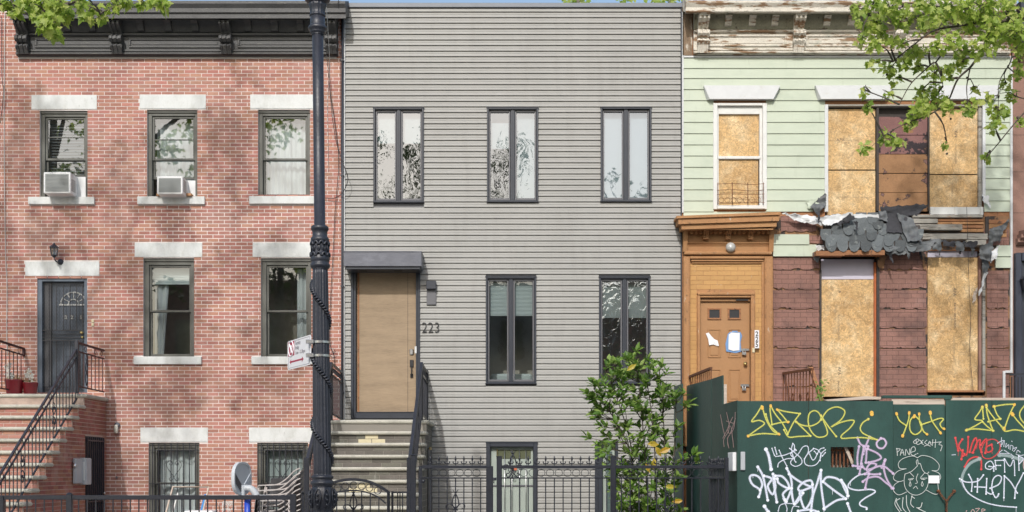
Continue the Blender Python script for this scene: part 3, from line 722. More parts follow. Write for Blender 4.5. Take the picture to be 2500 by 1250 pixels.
MB().tube([(xr_,-1.12,zt-.03),(xr_+.06,-.04,zt-.05)], .017, 4).build('handrail', mRustR, t)
MB().tube([(xr_,-1.12,zt-.17),(xr_+.06,-.04,zt-.19)], .011, 4).build('rail', mRustR, t)
MB().tube([(xr_,-1.12,zl+.12),(xr_+.06,-.04,zl+.10)], .011, 4).build('rail', mRustR, t)
for k in range(7): 
    y = -1.0+.15*k; xx = xr_+.06*(y+1.12)/1.08
    MB().tube([(xx,y,zl+.11),(xx,y,zt-.17)], .0065, 4).build('baluster', mRustR, t)
for k in (1,4,6):
    y = -1.0+.15*k; MB().tube(ring(xr_+.04,y,zt-.11,.04,12,'x'), .006, 5, closed=True).build('ring', mRustR, t)
m = MB(); m.tube(smooth_path([(xr_+.02,-.75,zl+.15),(xr_+.02,-.70,zl+.3),(xr_+.02,-.8,zl+.45),(xr_+.02,-.72,zl+.6),(xr_+.02,-.78,zl+.68)],4),.008,5); m.tube(smooth_path([(xr_+.02,-.75,zl+.15),(xr_+.02,-.8,zl+.3),(xr_+.02,-.7,zl+.45),(xr_+.02,-.78,zl+.6)],4),.008,5); m.build('scroll', mIronB, t)
xl_ = X(60)
t = thing('stoop_railing', 'rust-red iron railing behind the flowerpots on the left side of the stoop landing', 'railing', (xl_,-.6,zl))
MB().tube([(xl_,-.02,Z(852)),(xl_-.02,-1.2,Z(852)+.04)], .017, 4).build('handrail', mRustR, t)
MB().tube([(xl_,-.02,Z(868)),(xl_-.02,-1.2,Z(868)+.04)], .011, 4).build('rail', mRustR, t)
MB().tube([(xl_,-.02,zl+.1),(xl_-.02,-1.2,zl+.1)], .011, 4).build('rail', mRustR, t)
MB().box(xl_-.03,xl_+.01,-.04,-.005,Z(870),Z(849),.003).build('wall_bracket', mRustR, t)
for k in range(8): MB().tube([(xl_-.01,-.12-.15*k,zl+.1),(xl_-.01,-.12-.15*k,Z(868)+.01)], .0065, 4).build('baluster', mRustR, t)
for k in range(3): MB().tube(ring(xl_-.01,-.2-.4*k,Z(860)+.01,.045,12,'x'), .006, 5, closed=True).build('ring', mRustR, t)

# -------- flower pots on the landing
def pot(cx, cy, r, h, label, fl):
    t = thing('flower_pot', label, 'flower pot', (cx,cy,zl), 'red flowerpots on the landing')
    m = MB(); m.lathe(cx,cy,[(r*.74,zl),(r*.78,zl+.02),(r*.93,zl+h*.75),(r,zl+h*.93),(r*1.03,zl+h),(r*.96,zl+h),(r*.9,zl+h-.03),(0,zl+h-.03)],28); m.build('pot', mPot, t)
    MB().lathe(cx,cy,[(r*.9,zl+h-.028),(0,zl+h-.02)],16).build('soil', mSoil, t)
    for (dx,dz,n) in fl:
        m = MB(); m.tube(smooth_path([(cx+dx*.3,cy,zl+h-.03),(cx+dx*.8,cy,zl+h+dz*.6),(cx+dx,cy-.02,zl+h+dz)],3), .004, 5); m.build('stem', mLeafM, t)
        m = MB()
        for k in range(n):
            px_, pz_ = cx+dx+R.uniform(-.035,.035), zl+h+dz-R.uniform(0,.16)*k/n*1.6
            for a in range(5):
                an = a*2*PI/5+R.random(); q = .034
                m.add([(px_,cy-.03,pz_),(px_+q*math.cos(an-.5),cy-.045,pz_+q*math.sin(an-.5)),(px_+q*1.5*math.cos(an),cy-.03,pz_+q*1.5*math.sin(an)),(px_+q*math.cos(an+.5),cy-.045,pz_+q*math.sin(an+.5))],[(0,1,2,3)])
        m.build('flower', mPetal, t)
        m = MB(); m.lathe(cx+dx,cy-.05,[(.0,zl+h+dz-.02),(.012,zl+h+dz-.01),(0,zl+h+dz)],6); m.build('flower_centre', mPink, t)
    m = MB()
    for k in range(60):
        a = R.uniform(0,2*PI); q = R.uniform(.1,.9)*r; 
        m.tube([(cx+q*math.cos(a),cy+q*math.sin(a),zl+h-.03),(cx+q*1.15*math.cos(a)+R.uniform(-.03,.03),cy+q*1.1*math.sin(a),zl+h+R.uniform(.02,.09))], .002, 3)
    m.build('dry_stems', M('straw',(.28,.20,.09),.9), t, kind='stuff')
pot(X(35,-.5),-.5,.155,.27,'larger red glazed pot with white orchids by the left railing',[(-.10,.24,6),(-.05,.13,5)])
pot(X(74,-.45),-.45,.125,.225,'smaller red glazed pot with dry stems beside door 221',[(-.04,.20,5),(.02,.16,4)])

# -------- meter box
t = thing('electric_meter_box', 'grey meter box on the side of the brick stoop beside the iron gate', 'meter box', (SXR+.1,-1.7,1.5))
a,b = -2.25,-1.05
m = MB(); m.box(SXR+.002,SXR+.11,-1.28,-1.04,1.38,1.81,.012); m.build('case', mElec, t)
m = MB(); m.box(SXR+.002,SXR+.06,-1.58,-1.29,1.40,1.80,.012); m.build('meter_cabinet', mElec, t)
MB().lathe(SXR+.035,-1.585,[(0,-.02),(.035,-.015),(.04,0)],14,ax='y',cz=1.69).build('dial', mSilver, t)
MB().box(SXR+.02,SXR+.09,-1.284,-1.279,1.45,1.75,.002).build('cover', mAlum, t)
# ================================================================ GREY HOUSE
GL, GR = X(840), X(1664)
gh = thing('grey_house', 'grey vinyl-sided row house numbered 223 with dark casement windows, between brick and derelict houses', 'house', ((GL+GR)/2,0,0))
gtop = [(912,1035,265,494),(1189,1314,265,493),(1466,1590,264,492)]
gmid = [(1186,1309,677,936),(1462,1587,677,936)]
gdoor = (857,1026,652,1022)
gbas = (1187,1312,1081,1378)
gbw = (1452,1508,1081,1300)
allg = gtop+gmid+[gdoor,gbas,gbw]
holesG = [hp(*q) for q in allg]
hin = [(a+.02,b-.02,c+.02,d-.02) for a,b,c,d in holesG]
wallG = wall_mb(X(835)+.012, GR, 0, Z(14), hin, .012, .14).build('wall', mSash, gh)
shell(gh, X(835)+.012, GR, Z(10), .17, 10, mRoomB)
MB().box(X(835),GR+.01,-.045,.4,Z(20),Z(9),.006).build('coping', mCop, gh)
MB().box(X(835)+.012,GR,.12,10,Z(10),Z(9)-.0).build('roof', mRoofB, gh)
z = 0; pitch = 13.62*.007; k = 0
ztop = Z(21)
while z < ztop-.01:
    z1 = min(z+pitch, ztop); segs = [(GL+.02,GR-.02)]
    for h in holesG:
        if h[2] < z1-.004 and h[3] > z+.004:
            ns = []
            for a,b in segs:
                if a < h[0] < b or a < h[1] < b or (h[0] <= a and h[1] >= b):
                    if h[0] > a+.01: ns.append((a,h[0]))
                    if h[1] < b-.01: ns.append((h[1],b))
                else: ns.append((a,b))
            segs = ns
    cut = []
    for a,b in segs:
        while b-a > 1.4 and R.random() < .8:
            c_ = R.uniform(a+.5, b-.3) if b-a < 4 else R.uniform(a+1.5, a+3.6); cut.append((a,c_+.002)); a = c_
        cut.append((a,b))
    zo = 0
    for a,b in cut:
        w_ = R.uniform(-.0006,.0006); z_a = zo; zo = R.uniform(-.0016,.0016) if b < GR-.1 else 0
        q_ = MB().prism([(-.023+w_,z+.005),(-.0225+w_,z+.015),(-.0165,z+pitch*.5),(-.019,z+pitch*.55),(-.0015,z1+.002),(.011,z1),(.011,z+.008),(-.021,z+.007)], a, b)
        q_.v = [(v[0],v[1],v[2]+(z_a+(zo-z_a)*(v[0]-a)/(b-a) if v[1] < 0 and v[2] < z+.05 else 0)) for v in q_.v]
        q_.build('siding_board', mSid, gh)
    z = z1; k += 1
MB().box(GL-.012,GL+.018,-.024,.01,0,ztop,.003).build('corner_trim', mAlum, gh)
MB().box(GR-.016,GR+.004,-.026,.01,0,ztop,.003).build('corner_trim', mTrim, gh)
MB().box(GR+.005,GR+.032,-.03,.01,Z(520),Z(30),.003).build('corner_trim', mAlum, gh)

def casement(h, p0,p1,q0,q1, g, door=False):
    x0,x1,z0,z1 = hp(p0,p1,q0,q1); m = MB(); t = .032
    m.box(x0,x0+t,-.045,.10,z0,z1,.005); m.box(x1-t,x1,-.045,.10,z0,z1,.005); m.box(x0+t,x1-t,-.045,.10,z1-t*.8,z1,.004); m.box(x0+t,x1-t,-.045,.10,z0,z0+t*.8,.004)
    m.box(x0-.008,x1+.008,-.055,-.01,z1-.002,z1+.014,.003); m.box(x0-.008,x1+.008,-.055,-.01,z0-.012,z0+.002,.003)
    cx = (x0+x1)/2; m.box(cx-.036,cx+.036,-.02,.10,z0+t*.8,z1-t*.8,.006); m.box(cx-.008,cx+.008,-.028,-.02,z0+t*.8,z1-t*.8,.002)
    wn = m.build('window', mTrim, h)
    for i,(a,b) in enumerate(((x0+t+.004,cx-.04),(cx+.04,x1-t-.004))):
        c,d = z0+t*.8+.004, z1-t*.8-.004; s = .026; m = MB()
        m.box(a,a+s,.0,.05,c,d,.004); m.box(b-s,b,.0,.05,c,d,.004); m.box(a+s,b-s,.0,.05,d-s*1.4,d,.004); m.box(a+s,b-s,.0,.05,c,c+s*1.4,.004)
        m.build('sash', mSash, wn)
        MB().quad((a+s,.03,c+s),(b-s,.03,c+s),(b-s,.03,d-s),(a+s,.03,d-s)).build('pane', g[i], wn)
    return wn
casement(gh,*gtop[0],(gFilm,gFilm)); casement(gh,*gtop[1],(gFilm,gFilm)); casement(gh,*gtop[2],(gFilm2,gFilm2))
gBlind = glass('clear_blind_glass', .14, wav=.02)
casement(gh,*gmid[0],(gBlind,gBlind)); gFilm3 = glass('streaky_film_glass', .42, wav=.35, wsc=7, st=(1,1,.7), wdet=3); casement(gh,*gmid[1],(gFilm3,gFilm3))
def shade(p0,p1,q0,q1,label,y=.11,mat=None,name='window_shade',cat='shade'):
    if name == 'window_shade': return MB().box(X(p0),X(p1),y,y+.006,Z(q1),Z(q0)).build(name, mat or mBlind, gh)
    return tag(MB().box(X(p0),X(p1),y,y+.4,Z(q1),Z(q0),.04).build(name, mat or mBlind), label, cat)
shade(920,970,272,346,'white film shade, upper half of the left casement, top-floor window nearest the lamppost')
shade(978,1028,272,346,'white film shade, upper half of the right casement, top-floor window nearest the lamppost')
shade(1197,1247,296,359,'white film shade covering the upper left casement of the centre top-floor window',)
shade(1255,1307,272,488,'full-length white shade in the right casement of the centre top-floor window')
shade(1474,1524,270,488,'full-length white sheet standing in for sky reflection, left casement of the top window by the derelict house')  # white sheet added behind the pane in place of reflected sky
shade(1531,1584,270,488,'full-length white sheet standing in for sky reflection, right casement of the top window by the derelict house')  # same added sheet: its white is the sky's reflection put into colour
shade(1470,1580,684,774,'white shade in the middle-floor window above the leafy shrub')
def slats(p0,p1,q0,q1,label):
    t = thing('cellular_blind', label, 'blind', (X((p0+p1)/2),.12,Z(q1))); n = int((q1-q0)/3.2)
    for k in range(n):
        a = Z(q0+(q1-q0)*k/n); b = Z(q0+(q1-q0)*(k+1)/n)
        MB().prism([(.10,a),(.088,(a+b)/2),(.10,b+.001),(.11,b+.001),(.11,a)], X(p0), X(p1)).build('pleat', mBlind, t)
slats(1197,1243,688,770,'white pleated blind in left casement of the middle-floor window beside number 223')
slats(1254,1300,688,770,'white pleated blind in right casement of the middle-floor window beside number 223')
shade(1195,1302,905,926,'pale sofa back just inside the middle-floor window beside number 223',y=.6,mat=mBlind,name='sofa',cat='sofa')

# -------- basement door and window
x0,x1,z0,z1 = hp(*gbas); m = MB(); t_ = .07
m.box(x0,x0+t_,-.05,.12,z0,z1,.006); m.box(x1-t_,x1,-.05,.12,z0,z1,.006); m.box(x0+t_,x1-t_,-.05,.12,z1-t_,z1,.006); m.box(x0-.008,x1+.008,-.06,-.01,z1-.002,z1+.014,.003)
bd = m.build('door', mTrim, gh, label='pale green basement door with bars in a charcoal frame')
mSage = M('sage_green_door', (.35,.40,.355), .5, nz=(4,.06)); mDG = M('olive_glass_panel', (.12,.13,.08), .15)
MB().box(x0+t_+.003,x1-t_-.003,.05,.09,z0,z1-t_-.003,.004).build('door_leaf', mSage, bd)
m = MB(); m.box(X(1212),X(1296),.042,.05,Z(1120),Z(1098),.003); m.build('fanlight', mDG, bd)
m = MB(); m.box(X(1204),X(1302),.035,.05,Z(1188),Z(1184),.003); m.build('moulding', mSash, bd)
for px in (1214,1232,1250,1268,1284): MB().tube([(X(px),-.02,Z(1096)),(X(px),-.02,Z(1340))],.006,6).build('bar', mBrass if px in (1214,) else mSilver, bd)
m = MB(); scroll_heart(m, X(1251), -.03, Z(1150), .17, .006); m.build('scroll', mIron, bd)
x0,x1,z0,z1 = hp(*gbw); m = MB()
m.box(x0,x0+.13,-.05,.12,z0,z1,.006); m.box(x1-.04,x1,-.05,.12,z0,z1,.004); m.box(x0+.13,x1-.04,-.05,.12,z1-t_,z1,.006); m.box(x0+.13,x1-.04,-.05,.12,z0,z0+t_,.006)
bw = m.build('window', mTrim, gh); MB().box(x0+.135,x1-.045,.03,.06,z0+t_,z1-t_,.01).build('sash', mSage, bw); MB().quad((x0+.2,.025,z0+.15),(x1-.09,.025,z0+.15),(x1-.09,.025,z1-.15),(x0+.2,.025,z1-.15)).build('pane', gFilm2, bw)

# -------- front door, canopy
x0,x1,z0,z1 = hp(*gdoor); m = MB(); t_ = .085
m.box(x0,x0+.045,-.03,.14,z0,z1,.006); m.box(x0+.045,x0+t_,-.012,.14,z0,z1,.005); m.box(x1-.04,x1,-.03,.14,z0,z1,.006); m.box(x1-.075,x1-.04,-.012,.14,z0,z1,.005)
m.box(x0+t_,x1-.075,-.012,.14,z1-.06,z1,.005); m.box(x0+t_,x1-.075,-.03,.14,z0,z0+.10,.006); m.box(x0+t_,x1-.075,-.035,.12,z0+.10,z0+.115,.004)
fd = m.build('door', mTrim, gh, label='front door with brown woven shade, charcoal frame')
MB().box(x0+t_+.002,x1-.077,.06,.08,z0+.117,z1-.062,.003).build('door_leaf', mRoller, fd, label='flat tan wood-grain door face')
MB().box(X(872),X(876),.052,.06,z0+.117,z1-.07,.001).build('edge_strip', mOrW, fd)
MB().box(X(994.5),X(995.3),.0585,.06,z0+.117,z1-.07).build('groove', mRoofB, fd)
m = MB(); m.box(X(999),X(1009),.03,.06,Z(866),Z(851),.012); m.build('deadbolt', mSilver, fd)
m = MB(); m.box(X(1000),X(1009),.035,.06,Z(896),Z(878),.006); m.tube(smooth_path([(X(1004.5),.035,Z(893)),(X(1004.5),-.01,Z(897)),(X(1004.5),-.015,Z(910)),(X(1004.5),.03,Z(917))]),.009,6); m.box(X(1001),X(1008),.035,.06,Z(921),Z(912),.004); m.build('handle', mWinD, fd)
MB().box(X(1012.5),X(1017.5),-.02,-.012,Z(863),Z(846),.004).build('doorbell', mAlum, fd)
t = thing('door_canopy', 'boxy dark metal canopy over the front door of number 223', 'canopy', (X(934),0,Z(652)))
yf = -.42; a,b,c,d = X(838.5,yf),X(1029,yf),Z(650,yf),Z(615,yf)
mCan = M('blue_grey_sheet_metal', (.135,.14,.165), .35, metal=.0, nz=[(5,.12)], bump=(4,1.0), layers=[((.33,.34,.38),3,.62,.12,(.6,1,1),.6)])
MB().box(a,b,yf,-.022,c,d,.006).build('hood', mCan, t)
MB().box(a-.006,b+.006,yf-.008,-.022,d,d+.014,.003).build('drip_edge', mCan, t)
MB().box(a+.03,b-.03,yf+.03,-.022,c-.045,c-.001,.004).build('soffit', mTrim, t)
for px in (890,975): MB().box(X(px)-.07,X(px)+.07,-.28,-.16,c-.052,c-.046,.004).build('recessed_light', mWinD, t)
t = thing('wall_sconce', 'dark rectangular wall light above the house number 223', 'lamp', (X(1053),0,Z(745)))
MB().box(X(1042),X(1065),-.05,-.015,Z(745),Z(688),.004).build('backplate', mSash, t); MB().box(X(1042)-.003,X(1065)+.003,-.12,-.05,Z(708),Z(688),.006).build('shade', mTrim, t)
t = thing('house_number', 'dark metal digits 223 on the grey siding right of the door', 'house number', (X(1052),-.02,Z(813)))
for px,ch in ((1037,'2'),(1052,'2'),(1067.5,'3')): text(ch, .255, mWinD, 'digit', t, (X(px),-.032,Z(812.5)), ext=.006, bold=-.004, sx=.82)

# -------- downpipe between the houses and loose cables
t = thing('downpipe', 'slim black downpipe running full height between the brick and grey houses', 'pipe', (X(836.5),-.05,0))
MB().tube([(X(835.5),-.055,.1),(X(837.5),-.055,Z(8))], .019, 10).build('pipe', mTrim, t)
MB().tube([(X(838.9)+.012,-.035,.1),(X(841)+.010,-.035,Z(20))], .008, 6).build('conduit', mAlum, t)
for py in (150,430,700,960): MB().box(X(833),X(841),-.08,-.02,Z(py+2),Z(py-2),.002).build('clamp', mTrim, t)
def cable(pts, r, label, mat=None):
    return tag(MB().tube(smooth_path([(X(a,y),y,Z(b,y)) for a,b,y in pts],5), r, 5).build('cable', mat or mCable), label, 'cable')
cable([(802,180,-.1),(812,290,-.12),(822,350,-.14),(838,400,-.2),(849,430,-.22),(845,455,-.18),(832,475,-.12),(815,484,-.06),(790,483,-.04)], .006, 'black cable looping out beside the top-floor sill then back to the pole')
cable([(797,130,-.1),(806,220,-.08),(822,335,-.06),(827,400,-.05),(822,470,-.05),(818,520,-.05),(812,640,-.05),(806,760,-.05),(806,840,-.05),(814,862,-.06),(818,900,-.05)], .006, 'long black cable hanging down the brick edge from the cornice to the landing railing')
cable([(806,852,-.06),(815,853,-.08),(818,860,-.08),(812,864,-.08),(806,868,-.07),(812,873,-.08),(820,872,-.07)], .005, 'small coil of black cable on the brick above the stoop railing')
cable([(826,-4,-.5),(828,60,-.3),(831,120,-.2),(832,300,-.07),(833,420,-.05)], .005, 'thin cable from the roof down beside the pipe')
cable([(12,30,-.02),(10,300,-.02),(13,600,-.02),(17,700,-.02),(16,800,-.02),(18,868,-.02)], .006, 'thin white cable running down the brick at the far left edge', mPipeW)
cable([(3,40,-.03),(5,190,-.06),(9,215,-.08),(6,260,-.06),(1,300,-.03)], .006, 'black cable bulging from the brick at the far left edge')

# ================================================================ STOOP 223
s2 = thing('stone_stoop', 'grey block front steps with pale treads and cream brick motifs, climbing to number 223', 'steps', (-2.13,-2.5,0))
TL, TR = -2.93, -1.36; zl2 = 2.42; ri2, tr2 = .190, .268; LD2 = -1.2
mb = MB(); poly = [(0,0),(0,zl2-.06),(LD2,zl2-.06)]; y = LD2; z = zl2
for k in range(12): poly += [(y+.03,z-ri2-.055),(y-tr2+.03,z-ri2-.055)]; y -= tr2; z -= ri2
poly += [(y+.03,0)]
core2 = mb.prism(poly, TL+.012, TR-.012).build('core', M('block_mortar',(.27,.25,.22),.9,bump=(60,.4)), s2)
for k in range(12):
    z1 = zl2-ri2*k-.055; z0 = z1-ri2+.055; y = LD2-tr2*k+.03-.003; hs = []
    if k in (1,5):
        cx = (TL+TR)/2-.08; rw = (z1-max(z0,0))/2
        for (a,b,r) in ((cx-.215,cx-.002,0),(cx+.002,cx+.215,0),(cx-.105,cx+.105,1)):
            q = (a,b,z0+rw*r+.004,z0+rw*(r+1)-.002); hs.append(q)
            MB().box(a+.004,b-.004,y-.008,y+.02,q[2],q[3],.002).build('cream_brick', mCream, core2)
    if z0 < .02: continue
    lay_bricks(core2, mBlock, TL+.02, TR-.02, z0, z1, y, holes=hs, pitch=.30, rowh=(z1-z0)/2 if k else (z1-z0), joint=.008, nmax=12)
lay_bricks(core2, mBlock, LD2-tr2*11, -.006, 0, zl2-.07, TR-.012, holes=[(-99, LD2-tr2*k+.03, zl2-.055-ri2*(k+1), 99) for k in range(12)]+[(-1.1,-.12,0,2.0)], ax='y', face=1, pitch=.30, rowh=.095, near=(-2,1.5), nmax=60)
MB().box(TL-.01,TR+.035,LD2-.03,-.028,zl2-.06,zl2,.018).build('landing_slab', mTread, s2)
for k in range(1,12):
    z = zl2-ri2*k; y0 = LD2-tr2*k
    MB().box(TL,TR+.015,y0-.03,y0+tr2+.02,z-.055,z,.018).build('tread', mTread, s2)
MB().box(TR-.005,TR+.008,-1.05,-.15,0,1.97,.003).build('door', mTrim, s2, label='dark door under the landing')
MB().box(TR+.008,TR+.03,-.95,-.6,1.95,1.99,.004).build('lamp', mBrass, s2)
def panel_railing(t, x, yA, yB, zA, zB, h, n, mat):
    zz = lambda y: zA+(zB-zA)*(y-yA)/(yB-yA)
    for dz,r,nm in ((0,.018,'handrail'),(-.17,.012,'rail'),(-h,.013,'rail')):
        MB().tube([(x,yA,zA+dz),(x,yB,zB+dz)], r, 4).build(nm, mat, t)
    for k in range(n):
        y = yA+(yB-yA)*(k+.5)/n; MB().tube([(x,y,zz(y)-h),(x,y,zz(y)-.17)], .0075, 4).build('baluster', mat, t)
    m = max(1,int(abs(yB-yA)/.11))
    for k in range(m):
        y = yA+(yB-yA)*(k+.5)/m; MB().tube(ring(x,y,zz(y)-.085,.04,10,'x'), .006, 5, closed=True).build('ring', mat, t)
def stoop_rail(x, label, wallside):
    t = thing('stoop_railing', label, 'railing', (x,-2,0), 'railings of the grey stoop')
    zt = Z(888,-1.2)
    panel_railing(t, x, -1.2, -.06, zt, zt-.05, .80, 9, mIron)
    for y in (-1.2,-.05): MB().tube([(x,y,zl2-.02),(x,y,zt+.0)], .021, 4).build('post', mIron, t)
    ye = -3.45; ze = zt-(ri2/tr2)*(1.2+abs(ye))+2*(ri2/tr2)*1.2
    ze = zt-(ri2/tr2)*(-1.2-ye)
    panel_railing(t, x+.0, -1.22, ye, zt, ze, .80, 18, mIron)
    MB().tube([(x,-1.22,zt+.005),(x,ye,ze+.005)], .024, 4).build('handrail', mIronB, t)
    MB().box(x-.036,x+.036,ye-.04,ye+.03,0.3,ze+.06,.005).build('newel', mIron, t)
    for s in (.3,.7):
        y = -1.2+(ye+1.2)*s; z = zt+(ze-zt)*s-.45; m = MB()
        for sg in (-1,1): m.tube(smooth_path([(x,y,z+.18),(x,y+sg*.06,z+.1),(x,y,z),(x,y-sg*.06,z-.1),(x,y,z-.18)],3),.008,5)
        m.build('scroll', mIron, t)
stoop_rail(-1.45, 'black iron railing on the right side of the grey stoop, beside the siding', 1)
stoop_rail(-2.90, 'black iron railing on the left side of the grey stoop, partly behind the lamppost', 0)

# ================================================================ LAMPPOST
py_ = -7.5
lp = thing('street_lamp', 'dark blue-black cast-iron lamppost with fluted shaft and garlanded base', 'lamp post', (X(781,py_),py_,0))
LX = X(781,py_); s_ = S(py_)
def zz(q): return Z(q,py_)
def LPX(q): return X(787.5-(1200-q)*.0105, py_)    # the post leans slightly
def lat(prof, name, n=36, fl=0, fa=0, mat=None, label=None):
    m = MB(); vs=[]; fs=[]
    for q in prof:
        r = q[0]*s_; z = zz(q[1]); am = q[2] if len(q)>2 else fa; cx = LPX(q[1])
        for k in range(n):
            a = 2*PI*k/n; rr = r*(1-am*(.5+.5*math.cos(fl*a))) if fl else r
            vs.append((cx+rr*math.sin(a), py_-rr*math.cos(a), z))
    for i in range(len(prof)-1):
        for k in range(n): l=(k+1)%n; fs.append((i*n+k,i*n+l,(i+1)*n+l,(i+1)*n+k))
    fs.append(tuple(range(n))); fs.append(tuple(range((len(prof)-1)*n,len(prof)*n)))
    m.add(vs, fs, smooth=True); return m.build(name, mat or mIronB, lp)
lat([(46,1515),(46,1490),(42,1480),(42,1400),(38,1385),(36,1330),(30,1310),(29,1290),(26,1262),(25.5,1256)],'base', 48, 8, .04)
lat([(25.5,1258),(26,1250),(25,1246),(27,1242),(30,1236),(32,1226),(31.5,1214),(29,1202),(26.5,1192),(23.5,1186)],'base_bulb', 72, 9, .07)
lat([(23,1187),(28,1183),(29.5,1179),(28,1175),(25,1173),(23,1171),(26,1168),(27.5,1165),(26,1162),(22.5,1159)],'base_ring', 40)
for k in range(9):      # acanthus leaves on the bulb
    a = 2*PI*(k+.5)/9+.12; m = MB()
    for sg in (-1,1):
        P = []
        for q,r,da in ((1240,28,0),(1228,33.5,.16),(1214,34,.24),(1202,32,.18),(1194,28.5,.05)):
            aa = a+sg*da; P.append((LPX(q)+r*s_*math.sin(aa), py_-r*s_*math.cos(aa), zz(q)))
        m.tube(smooth_path(P,3), .008, 5)
    for q,r in ((1208,34),(1220,34.5),(1232,31.5)): m.lathe(LPX(q)+r*s_*math.sin(a), py_-r*s_*math.cos(a), [(0,zz(q)-.018),(.014,zz(q)-.008),(.014,zz(q)+.008),(0,zz(q)+.018)], 8)
    m.build('acanthus_leaf', mIronB, lp)
lat([(21.5,1162),(22.3,1156),(22,1140),(21.8,1000),(20.3,820),(18.8,668),(18.3,656)],'fluted_shaft', 128, 16, .09)
lat([(18,658),(22,655),(24,651),(24.5,647),(23,644),(21,642),(23,638),(23.8,634),(23.3,628),(20.5,623),(22,620),(20,617),(20.8,610),(21.3,604),(20,597),(18.5,594),(21,592),(22.6,588),(22.6,583),(20.5,580),(18.2,578),(18.3,566),(20,563),(21.8,560),(21.5,555),(19,552),(14,550)],'collar', 64, 24, .02)
for row,(q,r) in enumerate(((622,23.0),(595,22.0))):
    for k in range(10):
        a = 2*PI*(k+.5*row)/10; m = MB()
        P = [(LPX(q)+r*s_*math.sin(a+d), py_-r*s_*math.cos(a+d), zz(q)+h) for d,h in ((-.26,-.022),(-.18,.0),(0,.014),(.18,.0),(.26,-.022))]
        m.tube(smooth_path(P,3), .012, 6); m.build('petal', mIronB, lp)
for k in range(10):
    a = 2*PI*k/10; m = MB()
    for sg in (-1,1): m.tube([(LPX(606)+21.5*s_*math.sin(a+sg*.04), py_-21.5*s_*math.cos(a+sg*.04), zz(617)),(LPX(606)+22*s_*math.sin(a+sg*.2), py_-22*s_*math.cos(a+sg*.2), zz(601))], .006, 5)
    m.build('leaf_rib', mIronB, lp)
lat([(13.6,551),(13.4,300),(13.3,84)],'shaft', 40)
lat([(14,86),(18,83),(19.5,79),(19,76),(22.5,73),(23.2,69),(21.5,65),(18,62),(18,60),(17.6,42)],'upper_ring', 48)
lat([(17.2,42),(19,41),(20.5,38.5),(19.5,36),(17.8,34),(18.5,25),(21,16),(22.5,11),(21,10)],'capital', 60, 15, .08)
lat([(18,12),(24,8),(30,2),(33,-8),(30,-20),(20,-30),(13,-34),(11,-60),(10,-300)],'crown', 40)
# rope-like garland winding round the shaft
for tt in range(3):
    m = MB(); P = []
    for i in range(260):
        t = i/259; q = 655+ t*500; a = 2*PI*(q-700)/168-PI/2+.15
        r = (20.8+ (q-655)*.006)*s_; b = 2*PI*(i/9+tt/3)
        off = .014
        P.append((LPX(q)+(r+off*math.cos(b))*math.sin(a), py_-(r+off*math.cos(b))*math.cos(a), zz(q)+off*1.5*math.sin(b)))
    m.tube(P, .0125, 5); m.build('garland', mIronB, lp)
m = MB()
for k in range(14): m.lathe(LPX(1150),py_,[(0,0),(0,0)],3) if 0 else None
cable([(797,18,py_+.3),(800,60,py_+.4),(803,110,py_+.7),(805,170,py_+1.2),(800,260,-5.0),(803,420,-3.0)], .004, 'thin pale cable dropping from the top of the lamppost', mPipeW)

# parking sign
sg = thing('parking_sign', 'white and crimson no-parking sign with a double-headed arrow strapped to the lamppost', 'sign', (X(758,py_),py_,zz(860)))
A = Vector((X(759,py_-.05),py_-.05,0)); B = Vector((-2.52,-6.86,0)); dv = (B-A); Ln = dv.length; ux = (A-B).normalized(); nrm = Vector((ux.y,-ux.x,0))
H0, H1 = zz(891), zz(818)
def sp(u, v, o=0): p = B+ux*(u*Ln)+nrm*o; return (p.x, p.y, H0+(H1-H0)*v)
def plate(u0,u1,v0,v1,o,th,name,mat,par,rd=0):
    m = MB(); pts = []
    if rd:
        for cu,cv,a0 in ((u1-rd,v1-rd*2,0),(u0+rd,v1-rd*2,90),(u0+rd,v0+rd*2,180),(u1-rd,v0+rd*2,270)):
            for k in range(4): a = math.radians(a0+30*k); pts.append((cu+rd*math.cos(a), cv+rd*2*math.sin(a)))
    else: pts = [(u0,v0),(u1,v0),(u1,v1),(u0,v1)]
    n = len(pts); vs = [sp(u,v,o) for u,v in pts]+[sp(u,v,o-th) for u,v in pts]
    m.add(vs, [tuple(range(n)),tuple(reversed(range(n,2*n)))]+[(i,(i+1)%n,(i+1)%n+n,i+n) for i in range(n)]); return m.build(name, mat, par)
pn = plate(0,1,0,1,0,.004,'plate',mSignW,sg,.04)
for (a,b,c,d) in ((.30,.94,.945,.96),(.05,.94,.045,.06),(.945,.955,.05,.95),(.04,.05,.05,.42)): plate(a,b,c,d,.0012,.001,'border',mSignK,pn)
plate(.035,.30,.46,.965,.0012,.001,'no_parking_square',mSignR,pn)
rz = math.atan2(ux.y,ux.x)
m = MB(); c0 = (.168,.71)
rv = Ln/(H1-H0)
m.tube([sp(c0[0]+.105*math.cos(a),c0[1]+.105*rv*math.sin(a),.003) for a in [2*PI*k/24 for k in range(24)]],.006,4,closed=True); m.build('ring',mSignW,pn)
text('P',.115,mSignW,'letter',pn,sp(c0[0],c0[1]-.13,.0025),(PI/2,0,rz),bold=.005)
m = MB(); m.tube([sp(c0[0]-.07,c0[1]+.17,.004),sp(c0[0]+.07,c0[1]-.17,.004)],.0065,4); m.build('slash',mSignW,pn)
for s__,v,h in (('Tuesday',.80,.060),('Friday',.64,.060),('11am - 12:30pm',.47,.055)): text(s__,h,mSignK,'lettering',pn,sp(.33,v,.0015),(PI/2,0,rz),align='LEFT',sx=.95)
plate(.14,.66,.225,.285,.0015,.001,'arrow',mSignR,pn)
